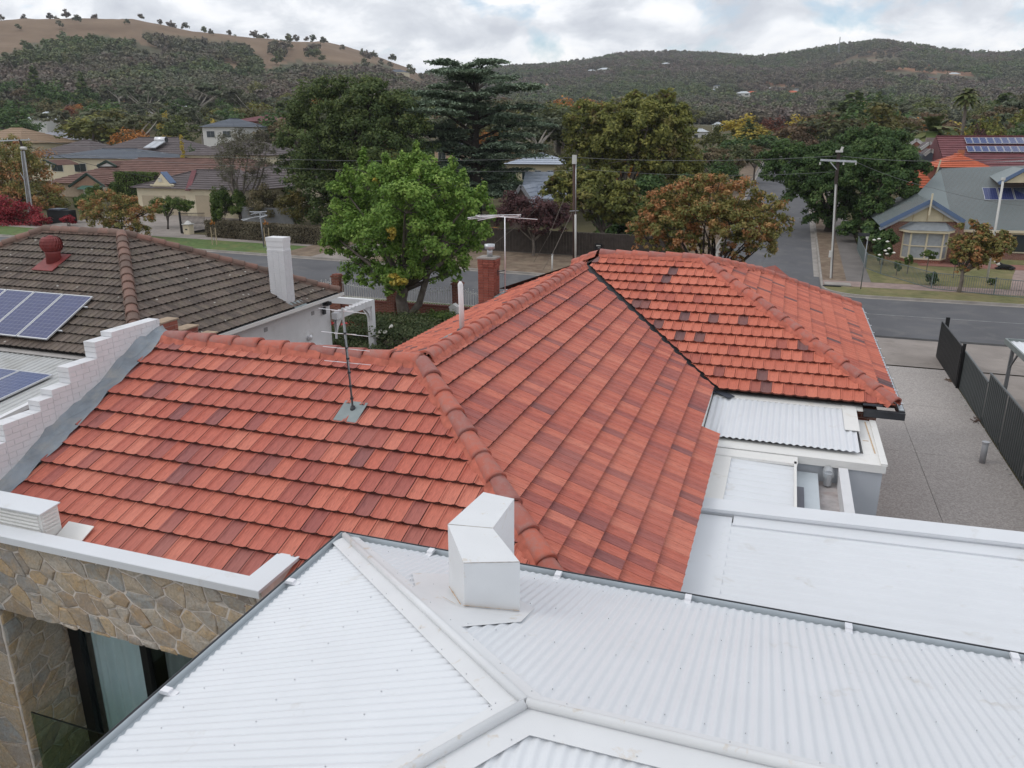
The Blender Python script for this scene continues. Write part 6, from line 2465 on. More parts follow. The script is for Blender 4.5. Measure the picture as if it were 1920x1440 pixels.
gablet(t, 182, 218, 312, 199, 302, bY + 4.5, 4, M_DKGREEN, M_OFFW, M_RBROWN)
gablet(t, 79, 105, 310, 82, 300, bY + 4.5, 4, M_DKGREEN, M_OFFW, M_RBROWN)
g_ = gablet(t, 129, 196, 350, 162, 326, bY - 1.0, 5, M_DKGREEN, plain('gable_brick', (.32, .2, .14), .85), M_RBROWN)
A_, B_ = AT(153, 345, bY - 1.3), AT(192, 349, bY - 1.3)
mb = MB(); mb.obox(A_ + Vector((0, 0, -.25)), (B_.x - A_.x, 0, 0), (0, -.9, -.35), (0, .05, .08)); mb.build('awning', plain('green_awning', (.035, .10, .07), .7), t)
mb = MB(); mb.box(A_.x, B_.x, bY - 1.2, bY + .3, A_.z - 2.2, A_.z - .3); mb.build('bay', plain('pale_bay', (.5, .47, .4), .8), t)
mb = MB(); p1 = AT(97, 345, bY - .5); mb.tube([p1 + Vector((0, 0, -.3)), p1 + Vector((0, 0, 1.3))], .06, 6); mb.build('vent_pipe', M_OFFW, t)
# grey roofs beyond
for lb, xa, xb, Y, yez, yrz, mt_, n in (
        ('grey brown tiled house left of the solar water heater', 55, 172, 98, 293, 263, M_RGREY, 9),
        ('slate coloured roof just behind the long brown roof', 84, 262, 90, 297, 279, M_RSLATE, 8),
        ('grey brown tiled house carrying the solar water heater', 165, 345, 100, 290, 258, M_RGREY, 10),
        ('low grey brown roof behind the wispy grey tree', 345, 500, 99, 291, 263, M_RGREY, 9),
        ('brown tiled house behind the dark evergreen, right of the wispy tree', 440, 560, 78, 338, 296, M_RGREY, 9)):
    x0, x1 = AT(xa, 300, Y).x, AT(xb, 300, Y).x
    ze1 = AT((xa + xb) / 2, yez, Y).z
    simple_house(lb, x0, x1, Y, Y + 11, ze1 - 3, ze1, AT((xa + xb) / 2, yrz, Y + 5.5).z, mt_, M_CREAM, n, windows=4)
# solar water heater
p = AT(302, 262, 103.0)
sh2 = thing('solar_water_heater', 'silver tank and two flat collectors on the grey brown roof', 'water heater', None, tuple(p))
mb = MB(); mb.tube([(-1.0, 0, 0), (1.0, 0, 0)], .42, 14); mb.build('tank', M_BRIGHT, sh2, True)
mb = MB(); mb.tube([(1.0, 0, 0), (1.03, 0, 0)], .40, 14); mb.build('end_cap', M_DARK, sh2)
mb = MB(); mb.obox((-1.4, -2.4, -1.25), (1.1, 0, 0), (.3, 2.0, .95), (0, -.05, .1)); mb.build('collector', M_GALV, sh2)
mb = MB(); mb.obox((-.22, -2.4, -1.25), (1.1, 0, 0), (.3, 2.0, .95), (0, -.05, .1)); mb.build('collector', M_GALV, sh2)

# hedge, gate, letterbox, stakes, car, left power pole
def hedge(name, label, a, b, h, th, n, size, lmat, seed=3):
    t = thing(name, label, 'hedge', None, (a[0], a[1], gz(a[0], a[1])))
    d = Vector((b[0] - a[0], b[1] - a[1], gz(b[0], b[1]) - gz(a[0], a[1])))
    L = d.length
    u = d / L
    s_ = Vector((-u.y, u.x, 0))
    mb = MB(); mb.obox(-s_ * th * .38, u * L, s_ * th * .76, (0, 0, h * .94)); mb.build('twiggy_core', plain(name + '_core', (.035, .03, .02), .95), t)
    g = np.random.default_rng(seed)
    al, ac = g.uniform(0, L, n), g.uniform(-.5, .5, n)
    zz = g.uniform(0, 1, n)
    side = g.uniform(0, 1, n)
    top = side < .35
    zz = np.where(top, g.normal(.98, .025, n), zz); ac = np.where(top, ac, np.where(side < .82, -.5, .5) + g.normal(0, .05, n))
    C = np.outer(al, np.array(u)) + np.outer(ac * th, np.array(s_)) + np.outer(zz * h, [0, 0, 1.0])
    Nn = np.where(top[:, None], np.array([[0, 0, 1.0]]), np.outer(np.sign(ac), np.array(s_)) + np.array([0, 0, .4]))
    link('foliage', leaf_mesh('foliage', C, Nn, size, (np.sin(al * 1.7) * .5 + .5) * .6 + g.uniform(0, .4, n), lmat, .7, seed), t)
    return t


hA, hB = G(386, 447), G(610, 464)
hedge('hedge', 'long clipped hedge with mottled dry leaves across the road', (hA.x, hA.y + .6), (hB.x + 1.5, hB.y + .6), 1.5, 1.0, 15000, .13, L_HEDGE)
gt_ = thing('iron_gate', 'black iron gate leaf open beside the cream letterbox', 'gate')
gA, gB = G(337, 441), G(384, 440)
gA.y += .3; gB.y += .3
mb = MB(); mb.tube([gA, gA + Vector((0, 0, 2.0))], .10, 6); mb.build('post', M_BLACK, gt_)
mb = MB()
for hh in (.2, 1.0, 1.85):
    mb.beam(gA + Vector((0, 0, hh)), gB + Vector((0, 0, hh)), .04)
mb.build('rails', M_BLACK, gt_)
bar = MB(); bar.tube([(0, 0, .15), (0, 0, 1.9)], .014, 5); bar_me = bar.build('bar', M_BLACK, mesh_only=True)
for k in range(20):
    link('bar', bar_me, gt_, gA.lerp(gB, (k + .7) / 20.4))
lb = G(358, 441)
lbx = thing('letterbox_pillar', 'squat cream letterbox pillar with a pitched cap by the iron gate', 'letterbox', None, (lb.x, lb.y - .2, lb.z))
mb = MB(); mb.box(-.3, .3, -.3, .3, -.1, .95); mb.build('pillar', M_CREAM, lbx)
mb = MB(); mb.box(-.38, .38, -.38, .38, .95, 1.03); mb.tube([(0, 0, 1.03), (0, 0, 1.22), (0, 0, 1.28)], [.34, .16, .05], 8); mb.build('cap', M_OFFW, lbx)
mb = MB(); mb.box(-.12, .12, -.31, -.295, .5, .6); mb.build('slot', M_DARK, lbx)
for i, (px, lbt, hid) in enumerate(((403, 'pair of pale timber stakes around a sapling on the grass across the road', 0), (502, 'second pair of timber stakes, half hidden behind the white chimney', 1))):
    p = G(px, 462)
    st = thing('tree_stakes', lbt, 'stakes', None, tuple(p))
    for s_ in (-.22, .22):
        mb = MB(); mb.tube([(s_, 0, 0), (s_ * .95, 0, 1.5)], .035, 6); mb.build('stake', plain('pale_timber', (.42, .33, .22), .8) if i == 0 and s_ < 0 else MATS['pale_timber'], st)
    mb = MB(); mb.beam((-.22, 0, .95), (.22, 0, 1.0), .05, .02); mb.build('tie', MATS['pale_timber'], st)
    mb = MB(); mb.tube([(0, 0, 0), (.02, 0, 1.2), (0, .02, 1.9)], .012, 5); mb.build('sapling', M_BARK, st)
    mb = MB(); mb.tube([(0, 0, 0), (0, 0, .08)], [.3, .26], 10); mb.build('green_collar', plain('green_bag', (.02, .09, .05), .7) if i == 0 else MATS['green_bag'], st)
    C, Nn, K = crown_points([(0, 0, 1.9, .22, .22, .35)], 130, 3, 6)
    link('leaves', leaf_mesh('leaves', C, Nn, .1, K, L_BURNT, .6), st)


def car(label, x, y, z, rz, body):
    t = thing('parked_car', label, 'car', None, (x, y, z), rz)
    prof = [(-2.15, .35), (-2.2, .75), (-2.05, .92), (-1.75, .97), (-1.35, 1.02), (-.75, 1.40), (-.1, 1.47), (.55, 1.42), (1.2, 1.0), (1.75, .9), (2.15, .72), (2.2, .4)]
    mb = MB()
    w0, w1 = .86, .62
    n = len(prof)
    for s_ in (-1, 1):
        for X, Z in prof:
            ww = w0 if Z < 1.03 else w0 - (Z - 1.03) / .44 * (w0 - w1)
            mb.v.append((X, s_ * ww, Z))
    for i in range(n - 1):
        mb.f.append((i, i + 1, n + i + 1, n + i)); mb.m.append(0)
    mb.f.append(tuple(range(n - 1, -1, -1))); mb.m.append(0)
    mb.f.append(tuple(range(n, 2 * n))); mb.m.append(0)
    mb.quad((prof[0][0], -w0, .35), (prof[0][0], w0, .35), (prof[-1][0], w0, .4), (prof[-1][0], -w0, .4))
    o = mb.build('body', body, t)
    bv = o.modifiers.new('bevel', 'BEVEL'); bv.width = .04; bv.segments = 2
    mb = MB(); mb.quad((1.16, -.66, 1.03), (1.16, .66, 1.03), (.62, .57, 1.40), (.62, -.57, 1.40)); mb.build('windscreen', M_GLASS, t).location = (.02, 0, .012)
    mb = MB(); mb.quad((-1.3, -.66, 1.06), (-.8, -.57, 1.38), (-.8, .57, 1.38), (-1.3, .66, 1.06)); mb.build('rear_window', M_GLASS, t).location = (-.02, 0, .012)
    for s_ in (-1, 1):
        mb = MB(); mb.quad((-1.2, s_ * .865, 1.06), (1.05, s_ * .865, 1.06), (.5, s_ * .70, 1.36), (-.72, s_ * .70, 1.36)); mb.build('side_window', M_GLASS, t)
        for X in (-1.35, 1.35):
            mb = MB(); mb.tube([(X, s_ * .70, .32), (X, s_ * .90, .32)], .32, 18); wh = mb.build('wheel', M_BLACK, t)
            mb = MB(); mb.tube([(X, s_ * .895, .32), (X, s_ * .91, .32)], .2, 14); mb.build('rim', M_GALV, wh)
        mb = MB(); mb.box(2.08, 2.2, s_ * .62 - .16, s_ * .62 + .16, .62, .76); mb.build('headlight', M_BRIGHT, t)
        mb = MB(); mb.box(-2.22, -2.1, s_ * .66 - .14, s_ * .66 + .14, .70, .86); mb.build('tail_light', M_PETALR, t)
    return t


M_SILVER = NT('silver_car_paint').done((.62, .64, .68, 1), .25, .35, .6)
cx_ = AT(372, 476, 42.4)
car('silver car parked at the near kerb, only its roof showing above the brown tiles', cx_.x - .6, 42.2, gz(cx_.x, 42), 0.02, M_SILVER)

# power poles
def stobie(label, x, y, z, h, rz, arm=2.2, white_from=None, lean=0):
    t = thing('power_pole', label, 'power pole', None, (x, y, z), rz)
    return t


pl = thing('power_pole', 'concrete and steel power pole with a crossarm at the far left behind the crimson bush', 'power pole')
Yp = 60.0
b0, t0 = AT(60, 408, Yp), AT(44, 283, Yp)
g0 = gz(b0.x, Yp)
b0.z = g0
mb = MB(); mb.tube([b0, t0], [.24, .16], 4); mb.build('shaft', M_CONCP, pl)
for s_ in (-1, 1):
    mb = MB(); mb.beam(b0 + Vector((s_ * .28, -.1, 0)), t0 + Vector((s_ * .19, -.1, 0)), .07, .1); mb.build('steel_edge', M_GALV, pl)
tt = AT(37, 262, Yp)
mb = MB(); mb.tube([t0, tt], .12, 6); mb.build('head', M_TIMBER, pl)
a, b = AT(0, 264, Yp), AT(56, 262, Yp)
mb = MB(); mb.beam(a, b, .1, .12); mb.build('crossarm', M_GALV, pl)
mb = MB()
for px in (4, 14, 28, 54):
    q = AT(px, 262, Yp); mb.tube([q, q + Vector((0, 0, .16))], [.05, .03], 7)
mb.build('insulators', M_OFFW, pl)
mb = MB(); q = AT(44, 278, Yp - .2); mb.tube([q + Vector((-.3, 0, 0)), q + Vector((.3, 0, 0))], .16, 8); mb.build('collar', M_OFFW, pl)
mb = MB(); mb.beam(AT(46, 338, Yp - .2), AT(38, 324, Yp - .4), .06); mb.build('step_bracket', M_GALV, pl)

pm = thing('power_pole', 'dark timber pole with a white conduit standing by the dark paling fence', 'power pole')
pmb = G(1078, 496)
ptop = AT(1077, 298, pmb.y)
mb = MB(); mb.tube([pmb, ptop], [.17, .12], 8); mb.build('shaft', M_POLEW, pm, True)
q0, q1 = AT(1079, 500, pmb.y - .2), AT(1079, 402, pmb.y - .2); q0.z = pmb.z
mb = MB(); mb.tube([q0, q1], .07, 7); mb.build('conduit', M_OFFW, pm, True)
mb = MB(); mb.tube([q1, AT(1080, 306, pmb.y - .2)], .03, 6); mb.build('conduit', M_GALV, pm, True)
mb = MB(); q = AT(1077, 299, pmb.y - .22); mb.box(q.x - .14, q.x + .14, q.y - .1, q.y + .1, q.z - .3, q.z + .3); mb.build('fuse_box', M_OFFW, pm)
mb = MB(); q = AT(1077, 396, pmb.y - .15); mb.beam(q + Vector((-.35, 0, 0)), q + Vector((.3, 0, .05)), .05); mb.build('bracket', M_GALV, pm)

prr = thing('power_pole', 'slim pole with a white lower edge and pale crossarm at the side street corner', 'power pole')
pb_ = G(1557, 525)
pt_ = AT(1573, 286, pb_.y)
mid = AT(1567, 345, pb_.y)
mb = MB(); mb.beam(mid, pt_, .24, .2); mb.build('head', M_TIMBER, prr)
mb = MB(); mb.beam(pb_ + Vector((.06, .06, 0)), mid + Vector((.05, .05, 0)), .15, .12); mb.build('shaft', plain('brown_grey_pole', (.14, .12, .11), .8), prr)
mb = MB(); mb.beam(pb_, mid, .075, .1); mb.build('steel_edge', M_OFFW, prr)
a, b = AT(1538, 300, pb_.y - .2), AT(1606, 303, pb_.y - .2)
mb = MB(); mb.beam(a, b, .11, .12); mb.build('crossarm', M_GALV, prr)
mb = MB(); mb.beam(AT(1557, 304, pb_.y - .2), AT(1569, 318, pb_.y - .1), .05); mb.build('brace', M_GALV, prr)
mb = MB()
for px in (1538, 1582, 1605):
    q = AT(px, 304, pb_.y - .2); mb.tube([q, q - Vector((0, 0, .16))], .05, 7)
mb.build('insulators', M_OFFW, prr)
mb = MB(); q = AT(1574, 284, pb_.y - .1); mb.box(q.x - .22, q.x + .2, q.y - .12, q.y + .12, q.z - .05, q.z + .07); mb.tube([q + Vector((.1, 0, 0)), q + Vector((.16, 0, .28))], .08, 6); mb.build('lamp_head', M_OFFW, prr)
mb = MB(); q = AT(1557, 476, pb_.y - .12); mb.box(q.x - .09, q.x + .09, q.y - .06, q.y + .06, q.z - .22, q.z + .2); mb.build('meter_box', M_OFFW, prr)

# wires strung between them
def wire(label, pts, sag=.5, r=.012, mat=None):
    mb = MB()
    for a, b in zip(pts[:-1], pts[1:]):
        a, b = Vector(a), Vector(b)
        q = [a.lerp(b, i / 12) - Vector((0, 0, sag * 4 * (i / 12) * (1 - i / 12))) for i in range(13)]
        mb.tube(q, r, 4, False)
    o = mb.build('power_line', mat or M_WIRE)
    return tag(o, label, 'wire', 'overhead wires')


M_WIRE = plain('aged_wire', (.16, .165, .165), .6)
M_WIRED = plain('black_wire', (.04, .04, .04), .6)
hd = lambda px, py: AT(px, py, 56.5)
wire('upper overhead wire from the dark pole to the pole at the side street corner', [ptop + Vector((0, 0, .1)), pt_ + Vector((0, 0, -.2))], .25, .014)
wire('upper overhead wire running on past the right edge of the picture', [pt_ + Vector((0, 0, -.2)), AT(1960, 292, 50)], .3, .014)
wire('upper overhead wire between the left pole and the dark pole', [AT(54, 262, Yp), ptop + Vector((0, 0, .1))], .9, .014)
wire('lower overhead wire between the left pole and the dark pole', [AT(44, 280, Yp), AT(1074, 320, pmb.y)], .7, .012)
wire('thick black service wire falling from the left pole to the brown roofed houses', [AT(55, 276, Yp), AT(300, 335, 66.0)], .25, .022, M_WIRED)
wire('service wire falling from the left pole to the slate roof', [AT(56, 275, Yp), AT(180, 292, 88)], .3, .016)
wire('lower overhead wire from the dark pole to the pole at the side street corner', [AT(1076, 315, pmb.y), AT(1566, 322, pb_.y)], .35, .011)
wire('slack wire from the corner pole to the grey roofed house', [AT(1606, 304, pb_.y), AT(1748, 352, 63), AT(1920, 386, 63)], .15, .012)
wire('stay wire from the dark pole down to the white post', [AT(1073, 398, pmb.y), AT(1035, 478, pmb.y - 4), AT(1018, 506, pmb.y - 4.5)], .0, .018, M_BARK)
wire('second stay wire from behind the yellow green tree down to the verge', [AT(1062, 362, pmb.y + 1.5), AT(1030, 440, pmb.y - 1), AT(996, 500, pmb.y - 1)], .0, .018, M_BARK)
wire('long stay wire falling left behind the brick chimney', [AT(1035, 365, pmb.y + 1), AT(925, 458, pmb.y)], .1, .015, M_BARK)
wp = G(1035, 512)
wpo = thing('stay_post', 'short white post holding the stay wire on the dry verge', 'post', None, tuple(wp))
mb = MB(); mb.tube([(0, 0, 0), (0, 0, 1.25)], .055, 8); mb.build('post', M_OFFW, wpo, True)
mb = MB(); mb.tube([(0, 0, 1.25), (0, 0, 1.3)], .06, 8); mb.build('cap', M_GALV, wpo)
# ------------------------------------------------------------------ dark paling fence across the road and the house behind the cedar
pf = thing('paling_fence', 'tall dark timber paling fence below the cedar across the road', 'fence')
fx0, fx1 = -29.5, -7.4
pal = MB(); pal.box(0, .118, 0, .018, 0, 1.72)
pal_me = pal.build('paling', M_TIMBER, mesh_only=True)
x = fx0; k = 0
fyl = lambda x: 57.0 + .05 * (x - fx0) * 0
while x < fx1:
    o = link('paling', pal_me, pf, (x, fyl(x) + (.012 if k % 2 else 0), gz(x, 57.0) + .1)); o.scale = (1, 1, rng.uniform(.985, 1.015))
    x += .125; k += 1
mb = MB(); mb.beam((fx0, 57.06, gz(fx0, 57) + 1.86), (fx1, 57.06, gz(fx1, 57) + 1.86), .09, .05); mb.beam((fx0, 57.0, gz(fx0, 57) + .1), (fx1, 57.0, gz(fx1, 57) + .08), .06, .2)
mb.build('rail', plain('greyed_rail', (.10, .085, .075), .85), pf)
for x in (-10.3,):
    lb_ = thing('wall_letterbox', 'small dark letterbox plate with pale lettering strip fixed to the paling fence', 'letterbox', None, (AT(1122, 463, 56.9).x, 56.96, AT(1122, 463, 56.9).z))
    mb = MB(); mb.box(-.28, .28, -.06, 0, -.26, .24); mb.build('plate', M_BLACK, lb_)
    mb = MB(); mb.box(-.16, .16, -.07, -.062, .06, .13); mb.build('strip', M_OFFW, lb_)
    mb = MB(); mb.box(-.05, .16, -.068, -.062, -.08, -.05); mb.build('slot', M_GALV, lb_)
# timber fence/gate return at the street corner
mb = MB(); mb.box(fx1 + .1, -6.6, 57.0, 57.1, .3, 2.1)
tag(mb.build('brick_pier', M_WBRICKP), 'brown brick pier at the end of the paling fence', 'pier')

tY = 70.0
th = thing('steep_gable_house', 'brown weatherboard house with a steep grey bargeboard gable behind the cedar', 'house')
L_, R_, T_ = AT(955, 386, tY), AT(1000, 382, tY), AT(978, 350, tY)
gL = gz(L_.x, tY)
mb = MB(); mb.prism([Vector((L_.x, tY, gL - .5)), Vector((R_.x, tY, gL - .5)), R_, T_, L_], (0, 7, 0)); mb.build('wall', plain('brown_boards', (.12, .085, .07), .85), th)
mb = MB(); mb.beam(L_ + Vector((-.3, -.2, -.4)), T_ + Vector((0, -.2, .1)), .14, .3); mb.beam(T_ + Vector((0, -.2, .1)), R_ + Vector((.3, -.2, -.4)), .14, .3); mb.build('barge_board', plain('grey_barge', (.24, .24, .25), .7), th)
mb = MB()
course_slope(mb, L_ + Vector((-.3, 7.2, -.4)), L_ + Vector((-.3, -.3, -.4)), T_ + Vector((0, 7.2, .1)), T_ + Vector((0, -.3, .1)), 6)
course_slope(mb, R_ + Vector((.3, -.3, -.4)), R_ + Vector((.3, 7.2, -.4)), T_ + Vector((0, -.3, .1)), T_ + Vector((0, 7.2, .1)), 6)
mb.build('roof', plain('pale_blue_iron', (.36, .40, .47), .5), th)
mb = MB(); Rr, Tt = AT(1060, 372, tY + 2), AT(1040, 320, tY + 6)
course_slope(mb, AT(975, 372, tY + 2), AT(1075, 374, tY + 2), AT(985, 322, tY + 7), AT(1065, 322, tY + 7), 8)
mb.build('side_roof', MATS['pale_blue_iron'], th)
simple_house('pale roofed house glimpsed through the cedar above the gable', AT(950, 300, 96).x, AT(1045, 300, 96).x, 96, 104, AT(1000, 312, 96).z - 2, AT(1000, 308, 96).z, AT(1000, 288, 100).z, MATS['pale_blue_iron'], M_CREAM2, 6, windows=4)
simple_house('low grey roofed house behind the big dark evergreen', AT(815, 290, 110).x, AT(870, 290, 110).x, 110, 118, AT(840, 290, 110).z - 3, AT(840, 276, 110).z, AT(840, 262, 114).z, M_RSLATE, plain('peach_wall', (.45, .32, .22), .8), 6, windows=2)

# ------------------------------------------------------------------ grey roofed brick house on the right corner
GYh = 62.0
gh = thing('gable_house', 'pink brick house with a blue trimmed cream gable and blue grey roof', 'house')
gbz = gz(9, GYh)
eL, eT, eR = AT(1650, 424, GYh - .5), AT(1746, 377, GYh - .5), AT(1809, 416, GYh - .5)
wl0, wl1 = AT(1668, 440, GYh).x, AT(1806, 440, GYh).x
wtop = AT(1740, 414, GYh).z
mb = MB(); mb.box(wl0, wl1, GYh, GYh + 9, gbz - .3, wtop + .0); mb.build('wall', M_WBRICKP, gh)
mb = MB(); mb.box(wl1, wl1 + 14, GYh + 3.2, GYh + 12, gbz - .3, AT(1790, 431, GYh + 2.6).z - .1); mb.build('wall', M_WBRICKP, gh)
mb = MB(); mb.prism([AT(1676, 415, GYh - .1), AT(1804, 416, GYh - .1), AT(1746, 381, GYh - .1)], (0, .09, 0)); gab = mb.build('gable', M_CREAM2, gh)
mb = MB()
for px in (1711, 1738, 1768):
    t = abs(px - 1741) / 62
    pb1 = AT(px, 414, GYh - .13); mb.box(pb1.x - .03, pb1.x + .03, GYh - .13, GYh - .1, pb1.z, pb1.z + (1 - t) * 1.55)
mb.build('cover_strips', plain('tan_strip', (.46, .36, .22), .8), gab)
mb = MB()
mb.beam(eL, eT, .1, .26); mb.beam(eT, eR, .1, .26); mb.build('barge_board', M_BLUE, gh)
mb = MB(); mb.beam(eL + Vector((.0, .1, -.22)), eT + Vector((0, .1, -.22)), .16, .2); mb.beam(eT + Vector((0, .1, -.22)), eR + Vector((0, .1, -.22)), .16, .2); mb.build('soffit', plain('grey_soffit', (.34, .36, .40), .7), gh)
mb = MB(); q = AT(1745, 383, GYh - .7); mb.beam(q + Vector((0, 0, -.75)), q + Vector((.03, 0, .72)), .10, .1); mb.build('finial', M_CREAM, gh)
rg = MB()
D = eT.y + 8.0
bk_ = lambda p, y: Vector((p.x, y, p.z))
corr = lambda mb, a, b, c, d, n: [mb.quad(Vector(a).lerp(b, i / n) + Vector((0, 0, .03)), Vector(a).lerp(b, (i + .45) / n) + Vector((0, 0, .03)), Vector(d).lerp(c, (i + .45) / n) + Vector((0, 0, .03)), Vector(d).lerp(c, i / n) + Vector((0, 0, .03))) or mb.quad(Vector(a).lerp(b, (i + .45) / n), Vector(a).lerp(b, (i + 1) / n), Vector(d).lerp(c, (i + 1) / n), Vector(d).lerp(c, (i + .45) / n)) for i in range(n)]
corr(rg, eL, bk_(eL, D + 3), bk_(eT, D + 3), eT, 44)
corr(rg, eR, bk_(eR, D), bk_(eT, D), eT, 30)
up(rg.build('roof', M_ROOFG, gh))
rg = MB()
mY0, mY1 = GYh + 2.6, GYh + 10.5
A0, A1 = AT(1790, 431, mY0), AT(2060, 436, mY0)
B0, B1 = AT(1764, 316, mY1), AT(2060, 306, mY1)
corr(rg, A0, A1, B1, B0, 120)
rg.add([Vector((eT.x, D - 1, eT.z)), A0, B0], [(0, 1, 2)])
up(rg.build('roof', M_ROOFG, gh))
rg = MB(); C0 = AT(1655, 424, mY1 - 2); rg.add([Vector((eL.x, D, eL.z)), Vector((eT.x, D, eT.z)), B0 + Vector((0, 0, -.9)), B0 + Vector((-1.6, .6, -2.6))], [(0, 1, 2, 3)])
up(rg.build('roof', M_ROOFG, gh))
rg = MB(); rg.prism([B0 + Vector((0, -.02, .0)), B0 + Vector((-.9, .0, -1.9)), B0 + Vector((.0, .0, -2.4))], (.0, .1, 0)); rg.beam(B0 + Vector((-.02, -.1, .1)), B0 + Vector((-1.0, -.1, -1.95)), .1, .2); rg.build('gablet', plain('dark_soffit', (.10, .105, .115), .8), gh)
mb = MB(); q = AT(1759, 318, mY1 - .3); mb.beam(q + Vector((-.1, 0, -.4)), q + Vector((.08, 0, .75)), .10); mb.build('finial', M_CREAM, gh)
rg = MB(); corr(rg, AT(1840, 305, mY1 + 2), AT(2060, 300, mY1 + 2), AT(2060, 290, mY1 + 4), AT(1888, 303, mY1 + 4), 60)
up(rg.build('roof', M_ROOFG, gh))
# second gable, cut by the right edge
q0, q1, q2 = AT(1872, 344, mY0 + 3.4), AT(1925, 316, mY0 + 3.4), AT(1985, 344, mY0 + 3.4)
mb = MB(); mb.prism([q0 + Vector((.4, .1, .05)), q2 + Vector((-.4, .1, .05)), q1 + Vector((0, .1, -.2))], (0, .1, 0)); g2 = mb.build('gable', M_CREAM2, gh)
mb = MB(); mb.beam(q0, q1, .1, .24); mb.beam(q1, q2, .1, .24); mb.build('barge_board', M_BLUE, g2)
mb = MB(); mb.quad(q0, q1, q1 + Vector((0, 4, 0)), q0 + Vector((0, 3.5, .4))); mb.quad(q1, q2, q2 + Vector((0, 3.5, .4)), q1 + Vector((0, 4, 0))); mb.build('gable_roof', M_ROOFG, g2)
mb = MB(); mb.beam(A0 + Vector((.4, -.1, -.05)), A1 + Vector((0, -.1, -.05)), .14, .16); mb.build('gutter', M_CREAM, gh)
mb = MB(); q = AT(1866, 430, mY0); mb.box(q.x - 1.5, q.x + 12, mY0 + .4, mY0 + .5, gbz, q.z); mb.build('verandah_shadow_wall', M_WBRICKP, gh)
q = AT(1918, 470, mY0 + .3); mb = MB(); mb.box(q.x - .9, q.x + 2, mY0 + .3, mY0 + .38, gbz + .6, q.z + 1.2); wf = mb.build('window', M_CREAM, gh)
mb = MB(); mb.box(q.x - .8, q.x + 1.9, mY0 + .27, mY0 + .295, gbz + .7, q.z + 1.1); mb.build('pane', M_GLASS, wf)
# bay window
bx0_, bx1_, bz0, bz1 = AT(1690, 470, GYh).x, AT(1774, 470, GYh).x, AT(1730, 484, GYh).z, AT(1730, 434, GYh).z
c0_, c1_ = AT(1704, 470, GYh - .7).x, AT(1765, 470, GYh - .7).x
bay = MB()
ply = [(bx0_, GYh), (c0_, GYh - .75), (c1_, GYh - .75), (bx1_, GYh)]
bay.prism([Vector((x, y, gbz - .2)) for x, y in ply], (0, 0, bz0 - gbz + .2)); bayo = bay.build('bay_window', M_WBRICK, gh)
fr = MB()
cols_ = [ply[0], ply[1], ((c0_ + c1_) / 2, GYh - .75), ply[2], ply[3]]
for x, y in cols_:
    fr.box(x - .055, x + .055, y - .055, y + .055, bz0, bz1)
for (xa, ya), (xb, yb) in zip(ply[:-1], ply[1:]):
    for zz, hh in ((bz0 + .04, .1), ((bz0 + bz1) / 2, .07), (bz1 - .02, .1)):
        fr.beam((xa, ya, zz), (xb, yb, zz), .07, hh)
fr.build('frame', M_CREAM, bayo)
gl2 = MB()
for (xa, ya), (xb, yb) in zip(ply[:-1], ply[1:]):
    gl2.quad((xa, ya + .02, bz0), (xb, yb + .02, bz0), (xb, yb + .02, bz1), (xa, ya + .02, bz1))
gl2.build('pane', plain('lace_curtain_glass', (.36, .38, .40), .25, var=.1, scale=5), bayo)
fr = MB(); fr.prism([Vector((bx0_ - .35, GYh, bz1)), Vector((c0_ - .2, GYh - 1.05, bz1)), Vector((c1_ + .2, GYh - 1.05, bz1)), Vector((bx1_ + .35, GYh, bz1))], (0, 0, .16)); fr.build('fascia', M_CREAM, bayo)
fr = MB(); z0_, z1_ = bz1 + .17, AT(1735, 416, GYh).z
o_ = [Vector((bx0_ - .4, GYh, z0_)), Vector((c0_ - .22, GYh - 1.1, z0_)), Vector((c1_ + .22, GYh - 1.1, z0_)), Vector((bx1_ + .4, GYh, z0_))]
i_ = [Vector((bx0_ + .3, GYh - .02, z1_)), Vector((c0_ + .3, GYh - .03, z1_)), Vector((c1_ - .3, GYh - .03, z1_)), Vector((bx1_ - .3, GYh - .02, z1_))]
fr.add(o_ + i_, [(0, 1, 5, 4), (1, 2, 6, 5), (2, 3, 7, 6)]); fr.build('hood', plain('hood_grey_iron', (.24, .26, .275), .5), bayo)
# roof panels on it
un = (A1 - A0).normalized(); vn = (B0 - A0) - un * (B0 - A0).dot(un); vn.normalize(); nn = un.cross(vn)
if nn.z < 0: nn = -nn
def on_roof(px, py):
    d = ray(px, py); t = (A0 - CAM).dot(nn) / d.dot(nn); return CAM + d * t
for i, (pa, pb_x, lbl) in enumerate(((1846, 1873, 'left solar panel on the blue grey roof'), (1875, 1902, 'middle solar panel on the blue grey roof'), (1904, 1931, 'right solar panel on the blue grey roof, cut by the picture edge'))):
    o = on_roof(pa, 377) + nn * .12
    solar(lbl, o, un, vn, nn, (on_roof(pb_x, 377) - on_roof(pa, 377)).dot(un), 1.75, gh)
fp_ = thing('flag_pole', 'white pole rising in front of the blue grey roof at the right', 'pole')
a_ = AT(1848, 540, 56); a_.z = gz(a_.x, 56)
mb = MB(); mb.tube([a_, AT(1881, 338, 56)], .07, 8); mb.build('pole', M_OFFW, fp_, True)
mb = MB(); q = AT(1881, 337, 56); mb.tube([q - Vector((0, 0, .02)), q + Vector((0, 0, .12))], .13, 8); mb.build('cap', M_OFFW, fp_)

